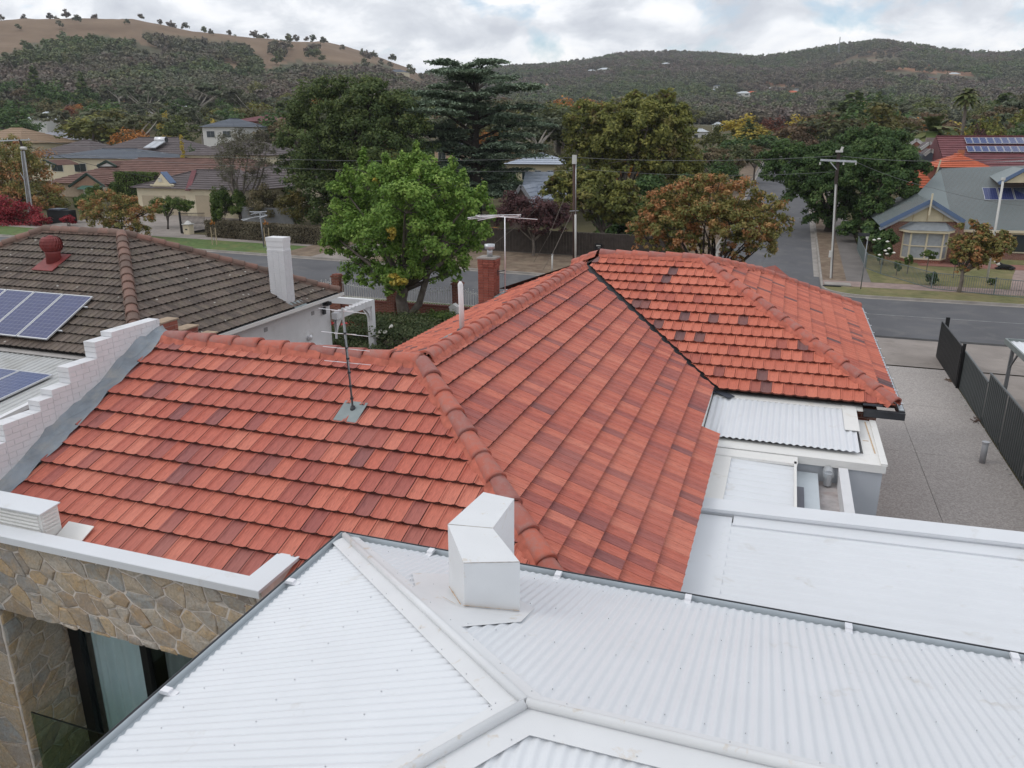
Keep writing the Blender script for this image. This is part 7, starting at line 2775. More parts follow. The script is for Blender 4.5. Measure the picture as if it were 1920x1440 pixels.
# tiled houses behind it
purple = simple_house('large purple red tiled house behind the corner house', AT(1782, 300, 84).x, AT(2500, 300, 84).x, 84, 100, 2, AT(1850, 318, 84).z, AT(1850, 256, 92).z, M_RPURP, M_WBRICK, 14, 'lr', ov=.3)
simple_house('bright orange tiled hip roof in front of the purple roof', AT(1762, 310, 78).x, AT(1850, 310, 78).x, 78, 84, 1, AT(1800, 314, 78).z, AT(1800, 290, 81).z, M_RORNG, M_WBRICK, 7)
simple_house('lower orange roof half hidden by the street trees', AT(1712, 350, 76).x, AT(1745, 350, 76).x, 76, 82, 1, AT(1720, 352, 76).z, AT(1725, 318, 79).z, M_RORNG, M_WBRICK, 7)
mb = MB(); mb.box(AT(1797, 290, 85).x, AT(1808, 290, 85).x, 85, 85.6, 4, AT(1800, 281, 85).z); tag(mb.build('chimney', plain('orange_brick', (.36, .15, .08), .8)), 'small orange brick chimney behind the bright orange roof', 'chimney')
hb = thing('white_barge_house', 'brown roofed house with two white edged gables behind the street trees', 'house')
for i, (l, r, t_, yb, yt) in enumerate(((1706, 1731, 1719, 271, 262), (1726, 1768, 1743, 280, 268), (1733, 1758, 1746, 291, 281))):
    Yh = 100 - i * 4
    gL_, gR_, gT_ = AT(l, yb, Yh), AT(r, yb, Yh), AT(t_, yt, Yh)
    mb = MB(); mb.prism([Vector((gL_.x, Yh, gL_.z - 3)), Vector((gR_.x, Yh, gR_.z - 3)), gR_, gT_, gL_], (0, 5, 0)); mb.build('gable', M_WBRICK if i < 2 else M_RSLATE, hb)
    mb = MB(); mb.beam(gL_, gT_, .12, .3); mb.beam(gT_, gR_, .12, .3); mb.build('barge_board', M_OFFW, hb)
    mb = MB(); mb.quad(gL_ + Vector((0, -.1, .1)), gT_ + Vector((0, -.1, .1)), gT_ + Vector((0, 6, .1)), gL_ + Vector((0, 6, .1))); mb.quad(gT_ + Vector((0, -.1, .1)), gR_ + Vector((0, -.1, .1)), gR_ + Vector((0, 6, .1)), gT_ + Vector((0, 6, .1))); mb.build('roof', M_RGREY, hb)
mb = MB(); mb.box(AT(1735, 275, 104).x, AT(1752, 275, 104).x, 104, 104.7, 4, AT(1742, 258, 104).z); mb.build('chimney', plain('grey_brick', (.24, .2, .18), .85), hb)
# 2 rows of panels on the purple roof
Yp0, Yp1 = 84, 92
E_ = Vector((0, 83.7, AT(1850, 318, 84).z)); Rg = Vector((0, 92, AT(1850, 256, 92).z))
un2 = Vector((1, 0, 0)); vn2 = (Rg - E_).normalized(); nn2 = un2.cross(vn2)
def on_p(px, py):
    d = ray(px, py); t = (E_ - CAM).dot(nn2) / d.dot(nn2); return CAM + d * t
pwid = (on_p(1824.5, 272) - on_p(1811, 272)).x
names_ = ['first', 'second', 'third', 'fourth', 'fifth', 'sixth', 'seventh', 'eighth', 'ninth']
for row, (yb_, yt_, xs0, nm) in enumerate(((272.5, 261.5, 1811.5, 'upper'), (288, 277.5, 1814, 'lower'))):
    for i in range(9):
        o = on_p(xs0, yb_) + Vector((pwid * i, 0, 0)) + nn2 * .2
        solar('%s solar panel from the left in the %s row on the purple roof' % (names_[i], nm), o, un2, vn2, nn2, pwid - .04, (on_p(xs0, yt_) - on_p(xs0, yb_)).length, purple)

# tubular fence round the corner garden
tf = thing('tubular_fence', 'grey green tubular steel fence round the corner garden', 'fence')
cor = [G(1606, 470), G(1622, 506), G(1650, 517), G(1745, 545), G(1800, 551), G(1862, 557), G(1930, 564)]
M_TUB = plain('grey_green_tube', (.15, .18, .18), .5)
bar = MB(); bar.tube([(0, 0, .08), (0, 0, 1.08)], .011, 5); bar_me2 = bar.build('bar', M_TUB, mesh_only=True)
for a, b in zip(cor[:-1], cor[1:]):
    mb = MB()
    for hh in (.15, 1.1):
        mb.beam(a + Vector((0, 0, hh)), b + Vector((0, 0, hh)), .035)
    mb.build('rail', M_TUB, tf)
    mb = MB(); mb.tube([b, b + Vector((0, 0, 1.18))], .035, 6); mb.build('post', M_TUB, tf)
    n = int((b - a).length / .115)
    for i in range(1, n):
        link('bar', bar_me2, tf, a.lerp(b, i / n))
# corner garden plants
def bush_px(name, label, px, py, r_px, h, n, size, lmat, seed, dy=0.0, cat='bush'):
    p = G(px, py); p.y += dy
    d = (p - CAM).dot(FW)
    b = bush(name, label, cat, (p.x, p.y, gz(p.x, p.y) + .1), r_px * d / FPX, r_px * d / FPX * .8, h, n, size, lmat, seed)
    return b
bush_px('rose_bush', 'tall bush with white blooms at the corner of the brick house', 1655, 505, 24, 2.5, 3400, .2, L_STREET, 31, 1.0)
for i, (px, py) in enumerate(((1648, 448), (1664, 453), (1639, 450), (1667, 466), (1660, 470), (1676, 474), (1649, 478), (1663, 476))):
    p = AT(px, py, G(1655, 505).y - .2)
    mb = MB(); mb.tube([p + Vector((0, 0, -.07)), p, p + Vector((0, 0, .07))], [.03, .13, .03], 7)
    tag(mb.build('rose_bloom', M_PETALW), 'white bloom on the corner bush', 'flower', 'white blooms on the corner bush')
for i, (px, py, r, h, lb_) in enumerate(((1700, 517, 8, .9, 'small standard rose left of the lollipop shrub'), (1735, 520, 14, 1.35, 'lollipop shrub on a thin stem behind the tubular fence'), (1680, 520, 7, .6, 'low flowering plant at the left of the corner garden'), (1786, 525, 9, 1.0, 'thin rose bush behind the tubular fence left of the small tree'))):
    p = G(px, py)
    d = (p - CAM).dot(FW)
    t = thing('standard_rose', lb_, 'bush', None, (p.x, p.y, gz(p.x, p.y) + .1))
    mb = MB(); mb.tube([(0, 0, 0), (.02, 0, h)], .03, 5); mb.build('stem', M_BARK, t)
    C, Nn, K = crown_points([(0, 0, h, r * d / FPX, r * d / FPX, .42)], 520, 40 + i, 12)
    link('crown', leaf_mesh('crown', C, Nn, .14, K, L_CLIP, .6, i), t)
bush_px('low_shrub', 'dark green mound at the fence line left of the small tree', 1748, 543, 12, .8, 1500, .13, L_STREET, 33, .8)
bush_px('low_shrub', 'small green clump at the foot of the white pole', 1858, 538, 8, .45, 700, .12, L_CLIP, 34)
mb = strip('garden_path', [(13.2, 53.9), (14.2, 58), (15.2, 61.5)], [(14.6, 53.9), (15.4, 58), (16.6, 61.5)], .145, M_PAVE)
pv = strip('paving', [(9.0, 60.2), (18, 60.2)], [(9.0, 62), (18, 62)], .15, plain('red_paving', (.25, .115, .09), .9, var=.2))
bn = thing('wheelie_bin', 'dark green wheelie bin against the brick wall under the bay window', 'bin', None, tuple(G(1792, 498) + Vector((0, -.3, .1))))
mb = MB(); mb.add([(-.28, -.3, 0.05), (.28, -.3, .05), (.28, .3, .05), (-.28, .3, .05), (-.36, -.38, 1.0), (.36, -.38, 1.0), (.36, .38, 1.0), (-.36, .38, 1.0)], [(0, 3, 2, 1), (4, 5, 6, 7), (0, 1, 5, 4), (1, 2, 6, 5), (2, 3, 7, 6), (3, 0, 4, 7)]); mb.build('body', plain('bin_green', (.012, .02, .018), .5), bn)
mb = MB(); mb.obox((-.39, -.42, 1.0), (.78, 0, 0), (0, .84, .06), (0, 0, .05)); mb.build('lid', plain('bin_lid', (.02, .025, .025), .5), bn)
for s_ in (-1, 1):
    mb = MB(); mb.tube([(s_ * .3, .36, .1), (s_ * .36, .36, .1)], .1, 10); mb.build('wheel', M_BLACK, bn)
# dog lying on the paving
def skin_body(name, verts, edges, radii, mat, parent, sub=1):
    me = bpy.data.meshes.new(name)
    me.from_pydata(verts, edges, [])
    o = link(name, me, parent)
    me.materials.append(mat)
    o.modifiers.new('skin', 'SKIN')
    me.skin_vertices[0].data[0].use_root = True
    for i, r in enumerate(radii):
        me.skin_vertices[0].data[i].radius = (r, r)
    s = o.modifiers.new('sub', 'SUBSURF'); s.levels = sub; s.render_levels = sub
    return o
dg = thing('dog', 'black and white dog lying on the grass by the brick path', 'dog', None, tuple(G(1884, 509) + Vector((0, 0, .12))))
n_ = NT('dog_coat')
cpos = n_.coord('Object')
sx_ = n_.node('ShaderNodeSeparateXYZ'); n_.L.new(cpos, sx_.inputs[0])
dm = n_.done(n_.ramp(n_.math('ADD', sx_.outputs[0], n_.math('MULTIPLY', n_.noise(cpos, 5), .25)), [(0, (.6, .58, .55)), (.001, (.6, .58, .55))]), .8)
rp = [x for x in n_.N if x.type == 'VALTORGB'][0].color_ramp
rp.interpolation = 'CONSTANT'; rp.elements[0].color = (.012, .012, .012, 1); rp.elements[1].position = .5
dv2 = [(.1, 0, .18), (.35, 0, .2), (-.15, 0, .22), (-.38, 0, .27), (-.48, 0, .42), (-.56, 0, .55), (-.70, -.02, .52), (.62, .05, .10), (-.35, -.12, .12), (-.62, -.14, .05), (-.35, .12, .12), (-.62, .14, .05), (.36, -.2, .1), (.12, -.26, .05), (.36, .2, .1), (.12, .26, .05), (-.55, -.09, .64), (-.55, .09, .64)]
de = [(0, 1), (0, 2), (2, 3), (3, 4), (4, 5), (5, 6), (1, 7), (3, 8), (8, 9), (3, 10), (10, 11), (1, 12), (12, 13), (1, 14), (14, 15), (5, 16), (5, 17)]
dr = [.17, .16, .17, .14, .10, .11, .05, .035, .07, .045, .07, .045, .09, .045, .09, .045, .035, .035]
skin_body('body', dv2, de, dr, plain('dog_black', (.012, .012, .013), .8), dg)
mb = MB()
mb.tube([(-.40, 0, .30), (-.50, 0, .44)], [.15, .12], 10); mb.build('white_ruff', plain('dog_white', (.62, .60, .56), .8), dg, True)
mb = MB(); mb.tube([(-.62, -.01, .535), (-.745, -.02, .505)], [.07, .05], 8); mb.build('white_muzzle', MATS['dog_white'], dg, True)
sg = G(1613, 546)
ss_ = thing('street_sign', 'street name sign turned edge on at the top of a tall grey post', 'sign', None, tuple(sg))
mb = MB(); mb.tube([(0, 0, 0), (.02, 0, AT(1621, 450, sg.y).z - sg.z)], .035, 7); mb.build('post', M_GREYST, ss_, True)
hs_ = AT(1622, 447, sg.y).z - sg.z
mb = MB(); mb.box(.0, .04, -.1, 1.1, hs_ - .1, hs_ + .12); mb.build('name_blade', M_OFFW, ss_)
mb = MB(); mb.box(-.55, .1, -.02, .02, hs_ + .12, hs_ + .32); mb.build('name_blade', M_DARK, ss_)
si = G(1552, 540)
pit = thing('stormwater_pit', 'concrete kerb inlet with a dark opening at the street corner', 'drain', None, tuple(si))
mb = MB(); mb.box(-.2, 1.35, .15, 1.2, .08, .2); mb.build('lid', M_KERB, pit)
mb = MB(); mb.box(-.3, .75, -.12, .14, .0, .17); mb.build('opening', M_BLACK, pit)
# ------------------------------------------------------------------ big trees
def tree_px(name, label, lmat, bark, base_px, Y, items, n, size, seed, trunk_r=.3, trunk_h=None, subs=26, sub_r=.34, cat='tree', squash=.8, **kw):
    x = AT(base_px, 420, Y).x
    base = Vector((x, Y, gz_h(x, Y)))
    L = lob(base, Y, items)
    th_ = trunk_h if trunk_h is not None else max(1.0, min(l[2] - l[5] for l in L))
    return make_tree(name, label, cat, base, L, n, size, lmat, bark, th_, trunk_r, seed, subs=subs, sub_r=sub_r, squash=squash, **kw)


tree_px('evergreen_tree', 'large dense dark evergreen standing behind the bright maple', L_DARK, M_DBARK, 655, 67,
        [(590, 205, 62, 0), (650, 185, 46, .5), (690, 205, 70, 0), (745, 215, 55, 0), (780, 260, 48, 0), (560, 260, 48, 0), (600, 285, 62, -2), (660, 265, 70, -1), (720, 290, 66, -2), (575, 340, 52, -1), (620, 370, 60, -2.4), (680, 350, 60, -2), (745, 345, 50, -1), (590, 400, 45, -1.5), (650, 420, 50, -1.5), (545, 310, 32, 0), (700, 170, 34, 1), (610, 170, 34, 1), (565, 215, 34, 0), (640, 300, 90, 3), (700, 280, 90, 3)],
        60000, .28, 3, .5, subs=44, sub_r=.24, core=.04)

# cedar: tiers of flat sprays on long near level limbs
def cedar():
    Y = 75.0
    x = AT(893, 430, Y).x
    base = Vector((x, Y, gz(x, Y)))
    t = thing('cedar_tree', 'wide old cedar with flat tiered branches standing tallest behind the road', 'tree', None, base)
    g = random.Random(9)
    H = AT(900, 108, Y).z - base.z
    mb = MB()
    mb.tube([(0, 0, -.4), (0.05, 0, 2), (.0, 0, H * .45), (.2, 0, H * .75), (.5, 0, H * .97)], [.62, .52, .40, .24, .06], 10)
    Cs, Ns, Ks = [], [], []
    ng = np.random.default_rng(5)
    m2 = (Y + 3) / FPX * 1.03
    tiers = []
    for i in range(58):
        f = (int(i / 4.2) + .5 + .16 * ((i * 7) % 5 - 2) * .5) / 14
        z = H * (.14 + .83 * f)
        py = 258 + (CAMH - (base.z + z)) / m2
        # half width of the crown at this height, in metres, from its outline
        wl = np.interp(py, [96, 112, 125, 150, 180, 215, 250, 290, 330, 370, 400], [60, 100, 128, 132, 118, 150, 160, 140, 130, 100, 80]) * m2
        a = g.uniform(0, 2 * math.pi)
        L = wl * g.uniform(.62, 1.06)
        tiers.append((z, a, L))
    for z, a, L in tiers:
        rise = g.uniform(.0, .08)
        d = Vector((math.cos(a), math.sin(a), 0))
        p0 = Vector((.02 * z / H, 0, z - L * .18))
        end = Vector((d.x * L, d.y * L, z + L * rise * .5))
        mid_ = p0.lerp(end, .5) + Vector((0, 0, L * .10))
        mb.tube([p0, mid_, end], [.05 + .016 * L, .03 + .010 * L, .02], 5, False)
        side = Vector((-d.y, d.x, 0))
        nsp = int(6 + L * 2.6)
        for k in range(nsp):
            tt_ = g.uniform(.22, 1.03)
            c = (p0.lerp(mid_, tt_ * 2) if tt_ < .5 else mid_.lerp(end, tt_ * 2 - 1)) + side * g.uniform(-1, 1) * L * .30 * (1.15 - tt_ * .55) + Vector((0, 0, g.uniform(.0, .28)))
            r = g.uniform(.5, .95) * (1.15 - .3 * tt_)
            n = 80
            e = ng.normal(0, 1, (n, 3)) * np.array([r * .62, r * .62, .06])
            e[:, 2] -= (e[:, 0] ** 2 + e[:, 1] ** 2) * .10
            Cs.append(np.array(c) + e); Ns.append(np.tile([0, 0, 1.0], (n, 1)) + ng.normal(0, .25, (n, 3))); Ks.append(np.full(n, g.random()))
    mb.build('trunk', M_DBARK, t, True)
    link('crown', leaf_mesh('crown', np.vstack(Cs), np.vstack(Ns), .36, np.concatenate(Ks), L_CEDAR, .42, 8, .35), t)


cedar()
tree_px('broadleaf_tree', 'tall yellow green tree with several rounded heads right of the cedar', L_YGREEN, M_BARK, 1165, 80,
        [(1090, 215, 34, 0), (1085, 250, 40, 0), (1140, 222, 40, 0), (1190, 215, 38, 0), (1235, 205, 34, .5), (1270, 225, 34, 0), (1215, 245, 60, -1.5), (1150, 260, 56, -1.5), (1265, 265, 46, 0), (1095, 290, 44, -1), (1180, 300, 50, -2), (1245, 300, 52, -1), (1290, 300, 34, 0), (1130, 320, 40, 0), (1290, 330, 32, 0), (1240, 340, 42, 0), (1190, 190, 24, .8), (1250, 185, 22, .8), (1170, 270, 80, 3), (1230, 270, 70, 3)],
        38000, .36, 12, .45, subs=40, sub_r=.26, core=.03)
tree_px('broadleaf_tree', 'lower spreading yellow green tree just right of the dark timber pole', L_YGREEN, M_BARK, 1130, 61,
        [(1050, 345, 30, 0), (1090, 345, 34, 0), (1130, 345, 34, 0), (1165, 362, 32, 0), (1110, 375, 46, -.8), (1150, 390, 40, -.6), (1070, 370, 34, 0), (1185, 385, 24, 0), (1125, 405, 30, 0), (1030, 360, 22, 0), (1170, 412, 24, 0)],
        15000, .27, 14, .22, subs=34, sub_r=.26)
tree_px('dark_shrub_tree', 'dark olive understorey tree between the yellow green trees and the orange tree', L_STREET, M_DBARK, 1200, 66,
        [(1190, 410, 46, 0), (1240, 400, 45, 1), (1160, 430, 36, 0), (1230, 440, 40, 0), (1280, 410, 45, 2), (1140, 430, 30, 0), (1215, 360, 40, 3), (1285, 360, 36, 4)],
        13000, .3, 15, .2)
tree_px('purple_leaf_tree', 'sparse purple leaved tree in front of the dark paling fence', L_PURPLE, M_BARK, 1000, 56,
        [(975, 400, 36, 0), (1015, 400, 40, 0), (945, 410, 30, .5), (1045, 405, 32, .3), (990, 425, 30, -.5), (1035, 425, 26, 0), (960, 380, 26, 1)],
        6500, .22, 16, .11, trunk_h=1.4)
tree_px('autumn_tree', 'orange and green autumn street tree above the ridge of the red roof', L_ORANGE, M_DBARK, 1340, 37.6,
        [(1215, 420, 42, 0), (1240, 385, 42, 0), (1285, 365, 40, .3), (1335, 355, 42, 0), (1390, 370, 44, 0), (1440, 395, 40, 0), (1455, 430, 32, 0), (1420, 440, 44, -.6), (1370, 420, 54, -1), (1310, 415, 58, -1), (1260, 430, 48, -.8), (1215, 452, 32, 0), (1300, 460, 42, -.3), (1380, 465, 40, 0), (1430, 465, 32, 0), (1250, 465, 32, 0), (1330, 400, 80, 1.5), (1400, 420, 60, 1.3), (1270, 410, 60, 1.3), (1385, 492, 16, 0), (1195, 435, 22, 0), (1478, 415, 13, 0), (1350, 338, 14, 0), (1300, 345, 16, 0)],
        27000, .15, 17, .16, trunk_h=2.2, subs=40, sub_r=.21, core=.02)
tree_px('autumn_tree', 'small round orange and green tree on the grass verge at the right', L_ORANGE, M_BARK, 1820, 52.6,
        [(1800, 460, 24, 0), (1835, 455, 30, 0), (1870, 465, 26, 0), (1890, 455, 16, 0), (1820, 480, 26, -.4), (1855, 482, 24, 0), (1840, 435, 20, 0), (1795, 480, 16, 0), (1800, 425, 9, 0), (1825, 418, 10, 0), (1880, 440, 12, 0), (1845, 465, 34, .6), (1826, 500, 13, 0), (1805, 505, 12, 0)],
        9000, .17, 18, .12, trunk_h=1.5, subs=30, sub_r=.28)
tree_px('street_tree', 'broad deep green street tree arching over the side street', L_STREET, M_DBARK, 1556, 74,
        [(1480, 300, 44, 0), (1455, 325, 34, 0), (1510, 330, 50, -1), (1540, 300, 44, 0), (1580, 310, 44, 0), (1500, 365, 36, 0), (1545, 360, 50, -2), (1580, 390, 42, -1), (1535, 405, 34, 0), (1560, 330, 70, 2), (1600, 350, 44, 0), (1610, 390, 30, 0), (1440, 300, 22, 0)],
        44000, .23, 19, .42, subs=44, sub_r=.24)
tree_px('street_tree', 'deep green street tree next to the corner house roof', L_STREET, M_DBARK, 1625, 70,
        [(1640, 300, 44, 0), (1690, 310, 40, 0), (1720, 318, 26, 0), (1660, 345, 46, -1), (1615, 330, 40, 0), (1640, 385, 36, -1), (1690, 350, 34, 0), (1625, 415, 26, 0), (1660, 300, 60, 2), (1590, 430, 22, -1), (1705, 365, 18, 0)],
        36000, .22, 20, .38, subs=44, sub_r=.24)
tree_px('street_tree', 'lighter green tree behind the arching street tree', L_STREET, M_DBARK, 1650, 92,
        [(1640, 262, 34, 0), (1680, 272, 34, 0), (1590, 275, 38, 0), (1620, 285, 40, -1), (1690, 295, 30, 0), (1660, 290, 40, 0)],
        18000, .26, 22, .3)
for i, (px, Y, sc_, lb_) in enumerate(((1655, 66, 1, 'dark clipped bush against the side wall of the corner house'), (1630, 74, 1.2, 'dark bush further up the side footpath'))):
    x = AT(px, 430, Y).x
    bush('dark_bush', lb_, 'bush', (x - .6, Y, gz(x, Y)), 1.0, 2.4, 2.2 * sc_, 3000, .24, L_STREET, 60 + i)

# left of the road
tree_px('crimson_tree', 'crimson leaved bush tree at the far left edge', L_RED, M_DBARK, 25, 56,
        [(10, 395, 36, 0), (45, 405, 32, 0), (75, 425, 26, 0), (20, 430, 40, -.5), (55, 440, 34, 0), (-20, 400, 40, 0), (90, 440, 18, 0), (-10, 440, 40, 0)], 15000, .2, 24, .12, trunk_h=.6)
bush_px('crimson_bush', 'small low crimson bush beside the driveway across the road', 120, 428, 15, 1.0, 1500, .16, L_RED, 25, .6)
tree_px('autumn_tree', 'large olive and orange tree behind the left power pole', L_ORANGE, M_DBARK, 45, 68,
        [(20, 310, 44, 0), (60, 300, 38, 0), (5, 350, 46, 0), (60, 345, 46, 0), (90, 370, 36, 0), (30, 385, 44, 0), (75, 400, 36, 0), (100, 400, 24, 0), (-30, 330, 50, 0), (25, 280, 30, .5)], 17000, .3, 26, .25)
tree_px('autumn_tree', 'ragged orange brown tree beside the driveway across the road', L_ORANGE, M_DBARK, 222, 52.2,
        [(170, 385, 26, 0), (200, 375, 26, 0), (235, 385, 28, 0), (190, 410, 30, -.4), (230, 415, 32, -.4), (265, 405, 26, 0), (290, 395, 16, 0), (215, 435, 26, 0), (260, 435, 24, 0), (165, 405, 18, 0), (300, 380, 10, 0)], 9000, .2, 27, .15, trunk_h=1.2, subs=30, sub_r=.27)
tree_px('wispy_tree', 'grey wispy half bare tree between the brown roofs and the dark evergreen', L_GREY, M_BARK, 455, 66,
        [(430, 285, 40, 0), (470, 275, 36, 0), (490, 300, 34, 0), (455, 310, 44, -.6), (415, 310, 30, 0), (480, 335, 28, 0), (425, 340, 26, 0), (450, 262, 26, 0), (500, 280, 20, 0), (415, 370, 16, 0), (420, 400, 12, 0)], 9000, .22, 28, .3, subs=30, sub_r=.26, asp=.3)
for i, (px, py, r, h, lm, lb_) in enumerate((
        (140, 402, 22, 2.6, L_CLIP, 'clipped round green bush left of the driveway'), (165, 372, 22, 2.4, L_CLIP, 'rounded green bush in front of the green awning'), (203, 372, 22, 2.8, L_CLIP, 'yellowish green clipped dome right of the green awning'),
        (400, 400, 28, 3.3, L_CLIP, 'clipped dark green dome beside the garage doors'), (432, 402, 22, 3.0, L_CLIP, 'second clipped dome under the wispy tree'), (480, 405, 36, 3.6, L_OLIVE, 'loose olive shrub behind the mottled hedge'), (540, 410, 40, 3.4, L_OLIVE, 'loose olive shrub under the big dark evergreen'),
        (515, 385, 30, 3.0, L_CLIP, 'green shrub behind the fence beside the wispy tree'), (390, 432, 12, 3.6, L_CLIP, 'tall narrow conifer at the end of the mottled hedge'))):
    bush_px('clipped_bush', lb_, px, py + 20, r, h, 4200 if r > 20 else 2200, .2, lm, 70 + i, 1.5)
t = thing('arched_hedge', 'flat topped clipped tree arching over the driveway before the garage', 'hedge', None, tuple(G(315, 432)))
bp = G(315, 432)
L2 = lob(bp, bp.y + 1, [(300, 388, 20, 0), (320, 386, 20, 0), (340, 386, 20, 0), (355, 388, 14, 0), (310, 398, 14, 0)])
C, Nn, K = crown_points(L2, 4600, 5, 26, .3)
link('crown', leaf_mesh('crown', C, Nn, .18, K, L_CLIP, .6, 4), t)
mb = MB(); mb.tube([(0, 0, 0), (.2, 0, 1.2), (.9, .6, 2.6)], [.1, .09, .05], 6); mb.tube([(.1, 0, .9), (-.6, .5, 2.4)], [.07, .04], 6); mb.build('trunk', M_DBARK, t)
hedge('hedge', 'green clipped hedge between the brown roof and the garage', (AT(222, 345, 72).x, 72), (AT(290, 335, 72).x, 72.5), 3.9, 1.2, 4200, .2, L_CLIP, 6)
mb = MB(); a_, b_ = G(430, 425), G(470, 425)
mb.obox((a_.x, a_.y + 2, a_.z), (b_.x - a_.x + 4, 0, 0), (0, .1, 0), (0, 0, 1.7)); tag(mb.build('sheet_fence', plain('grey_sheet', (.20, .20, .20), .6)), 'grey sheet fence behind the mottled hedge', 'fence')
wb = thing('wheelie_bins', 'dark bins and black shade screen beside the crimson bush', 'bins', None, tuple(G(115, 420)))
mb = MB(); mb.box(-1.6, 1.2, 0, .8, 0, 1.3); mb.build('screen', plain('black_screen', (.018, .02, .022), .8), wb)
mb = MB(); mb.box(-1.2, .2, -.1, .9, 1.3, 1.42); mb.build('lid', M_RSLATE, wb)

# ------------------------------------------------------------------ named trees of the middle distance
MID = [  # px, Y, top, width px, kind, label
    (20, 150, 188, 120, 'dark', 'dark spreading tree at the far left beside the white house'),
    (128, 175, 199, 74, 'maroon', 'maroon tree behind the large olive dome tree'),
    (165, 128, 215, 152, 'ygreen', 'large olive yellow dome tree behind the grey brown roofs'),
    (248, 122, 237, 86, 'burnt', 'burnt orange tree right of the olive dome tree'),
    (306, 150, 208, 34, 'yellow', 'small golden treetop above the pale olive tree'),
    (334, 138, 214, 88, 'olive', 'pale olive round tree behind the solar water heater'),
    (339, 97, 256, 15, 'column', 'narrow golden column conifer in front of the grey brown roof'),
    (357, 101, 270, 30, 'dark', 'small dark round tree beside the golden column conifer'),
    (255, 180, 215, 60, 'bronze', 'bronze tree above the burnt orange tree'),
    (360, 230, 143, 120, 'gum', 'broad gum with pale limbs at the foot of the left hill'),
    (268, 240, 150, 90, 'gum', 'gum left of the broad pale limbed gum'),
    (470, 225, 158, 90, 'gum', 'pale trunked gum left of the big dark evergreen'),
    (420, 250, 160, 60, 'dark', 'dark tree between the two pale gums'),
    (150, 260, 140, 56, 'pine', 'dark pine pair at the foot of the left hill'),
    (95, 230, 148, 80, 'dark', 'round dark tree left of the pine pair'),
    (60, 250, 125, 70, 'pine', 'dark pine at the upper left'),
    (400, 150, 222, 50, 'yellow', 'thin yellow tree left of the white two storey house'),
    (490, 120, 235, 56, 'olive', 'grey olive tree right of the white two storey house'),
    (1560, 135, 198, 190, 'bronze', 'wide bronze flat topped tree behind the street trees'),
    (1500, 128, 238, 90, 'bronze', 'lower bronze tree left of the wide flat topped tree'),
    (1420, 115, 262, 70, 'bronze', 'rounded bronze brown tree above the orange tree'),
    (1400, 170, 213, 110, 'yellow', 'faded gold tree in the middle distance above the orange tree'),
    (1370, 140, 250, 110, 'dark', 'deep green spreading tree below the faded gold tree'),
    (1320, 110, 275, 60, 'dark', 'deep green tree right of the yellow green heads'),
    (1340, 150, 232, 60, 'olive', 'olive tree right of the tall yellow green tree'),
    (1690, 150, 205, 90, 'bronze', 'bronze tree left of the short palm'),
    (1740, 150, 255, 70, 'olive', 'grey green tree behind the white edged gables'),
    (1860, 118, 215, 90, 'ygreen', 'fresh green tree above the purple roof'),
    (1905, 112, 228, 70, 'dark', 'fresh dark green tree at the right edge above the purple roof'),
    (1838, 112, 232, 42, 'purple', 'plum coloured tree just above the purple roof'),
    (1880, 170, 186, 110, 'bronze', 'wide dark bronze tree at the right edge'),
    (1770, 130, 245, 60, 'dark', 'dark tree beside the tall palm'),
    (1000, 130, 262, 120, 'olive', 'olive tree behind the cedar'),
    (870, 160, 215, 80, 'gum', 'grey gum left of the cedar'),
    (765, 170, 165, 60, 'dark', 'round topped dark tree right of the big evergreen'),
    (1030, 105, 300, 70, 'dark', 'dark tree under the right side of the cedar'),
    (1090, 100, 300, 100, 'dark', 'dark tree filling in behind the dark timber pole'),
    (880, 84, 385, 90, 'dark', 'dark mass of leaves under the left side of the cedar'),
    (830, 84, 350, 80, 'dark', 'dark tree between the maple and the cedar'),
    (955, 86, 318, 110, 'dark', 'deep green tree hiding the pale roofed house behind the cedar'),
    (1040, 88, 312, 90, 'olive', 'olive tree right of the pale roofed house behind the cedar'),
    (1355, 100, 290, 90, 'dark', 'deep green tree at the left side of the side street'),
    (1385, 112, 268, 100, 'olive', 'olive tree leaning over the left side of the side street'),
    (1452, 150, 246, 110, 'dark', 'deep green tree closing the far end of the side street'),
    (1410, 172, 232, 90, 'olive', 'olive tree closing the left of the far end of the side street'),
    (1300, 96, 300, 90, 'olive', 'olive tree between the yellow green heads and the orange tree'),
    (920, 66, 425, 60, 'burnt', 'low orange brown tree between the maple and the purple tree'),
]
for px, Y, top, w, kd, lb_ in MID:
    x, y, h = GT(px, Y, top)
    d = (Vector((x, y, 5)) - CAM).dot(FW)
    far_tree({'pine': 'pine_tree', 'gum': 'gum_tree', 'column': 'column_conifer'}.get(kd, 'round_tree' if kd != 'bronze' else 'flat_topped_tree'), lb_, kd, x, y, h, w * d / FPX)


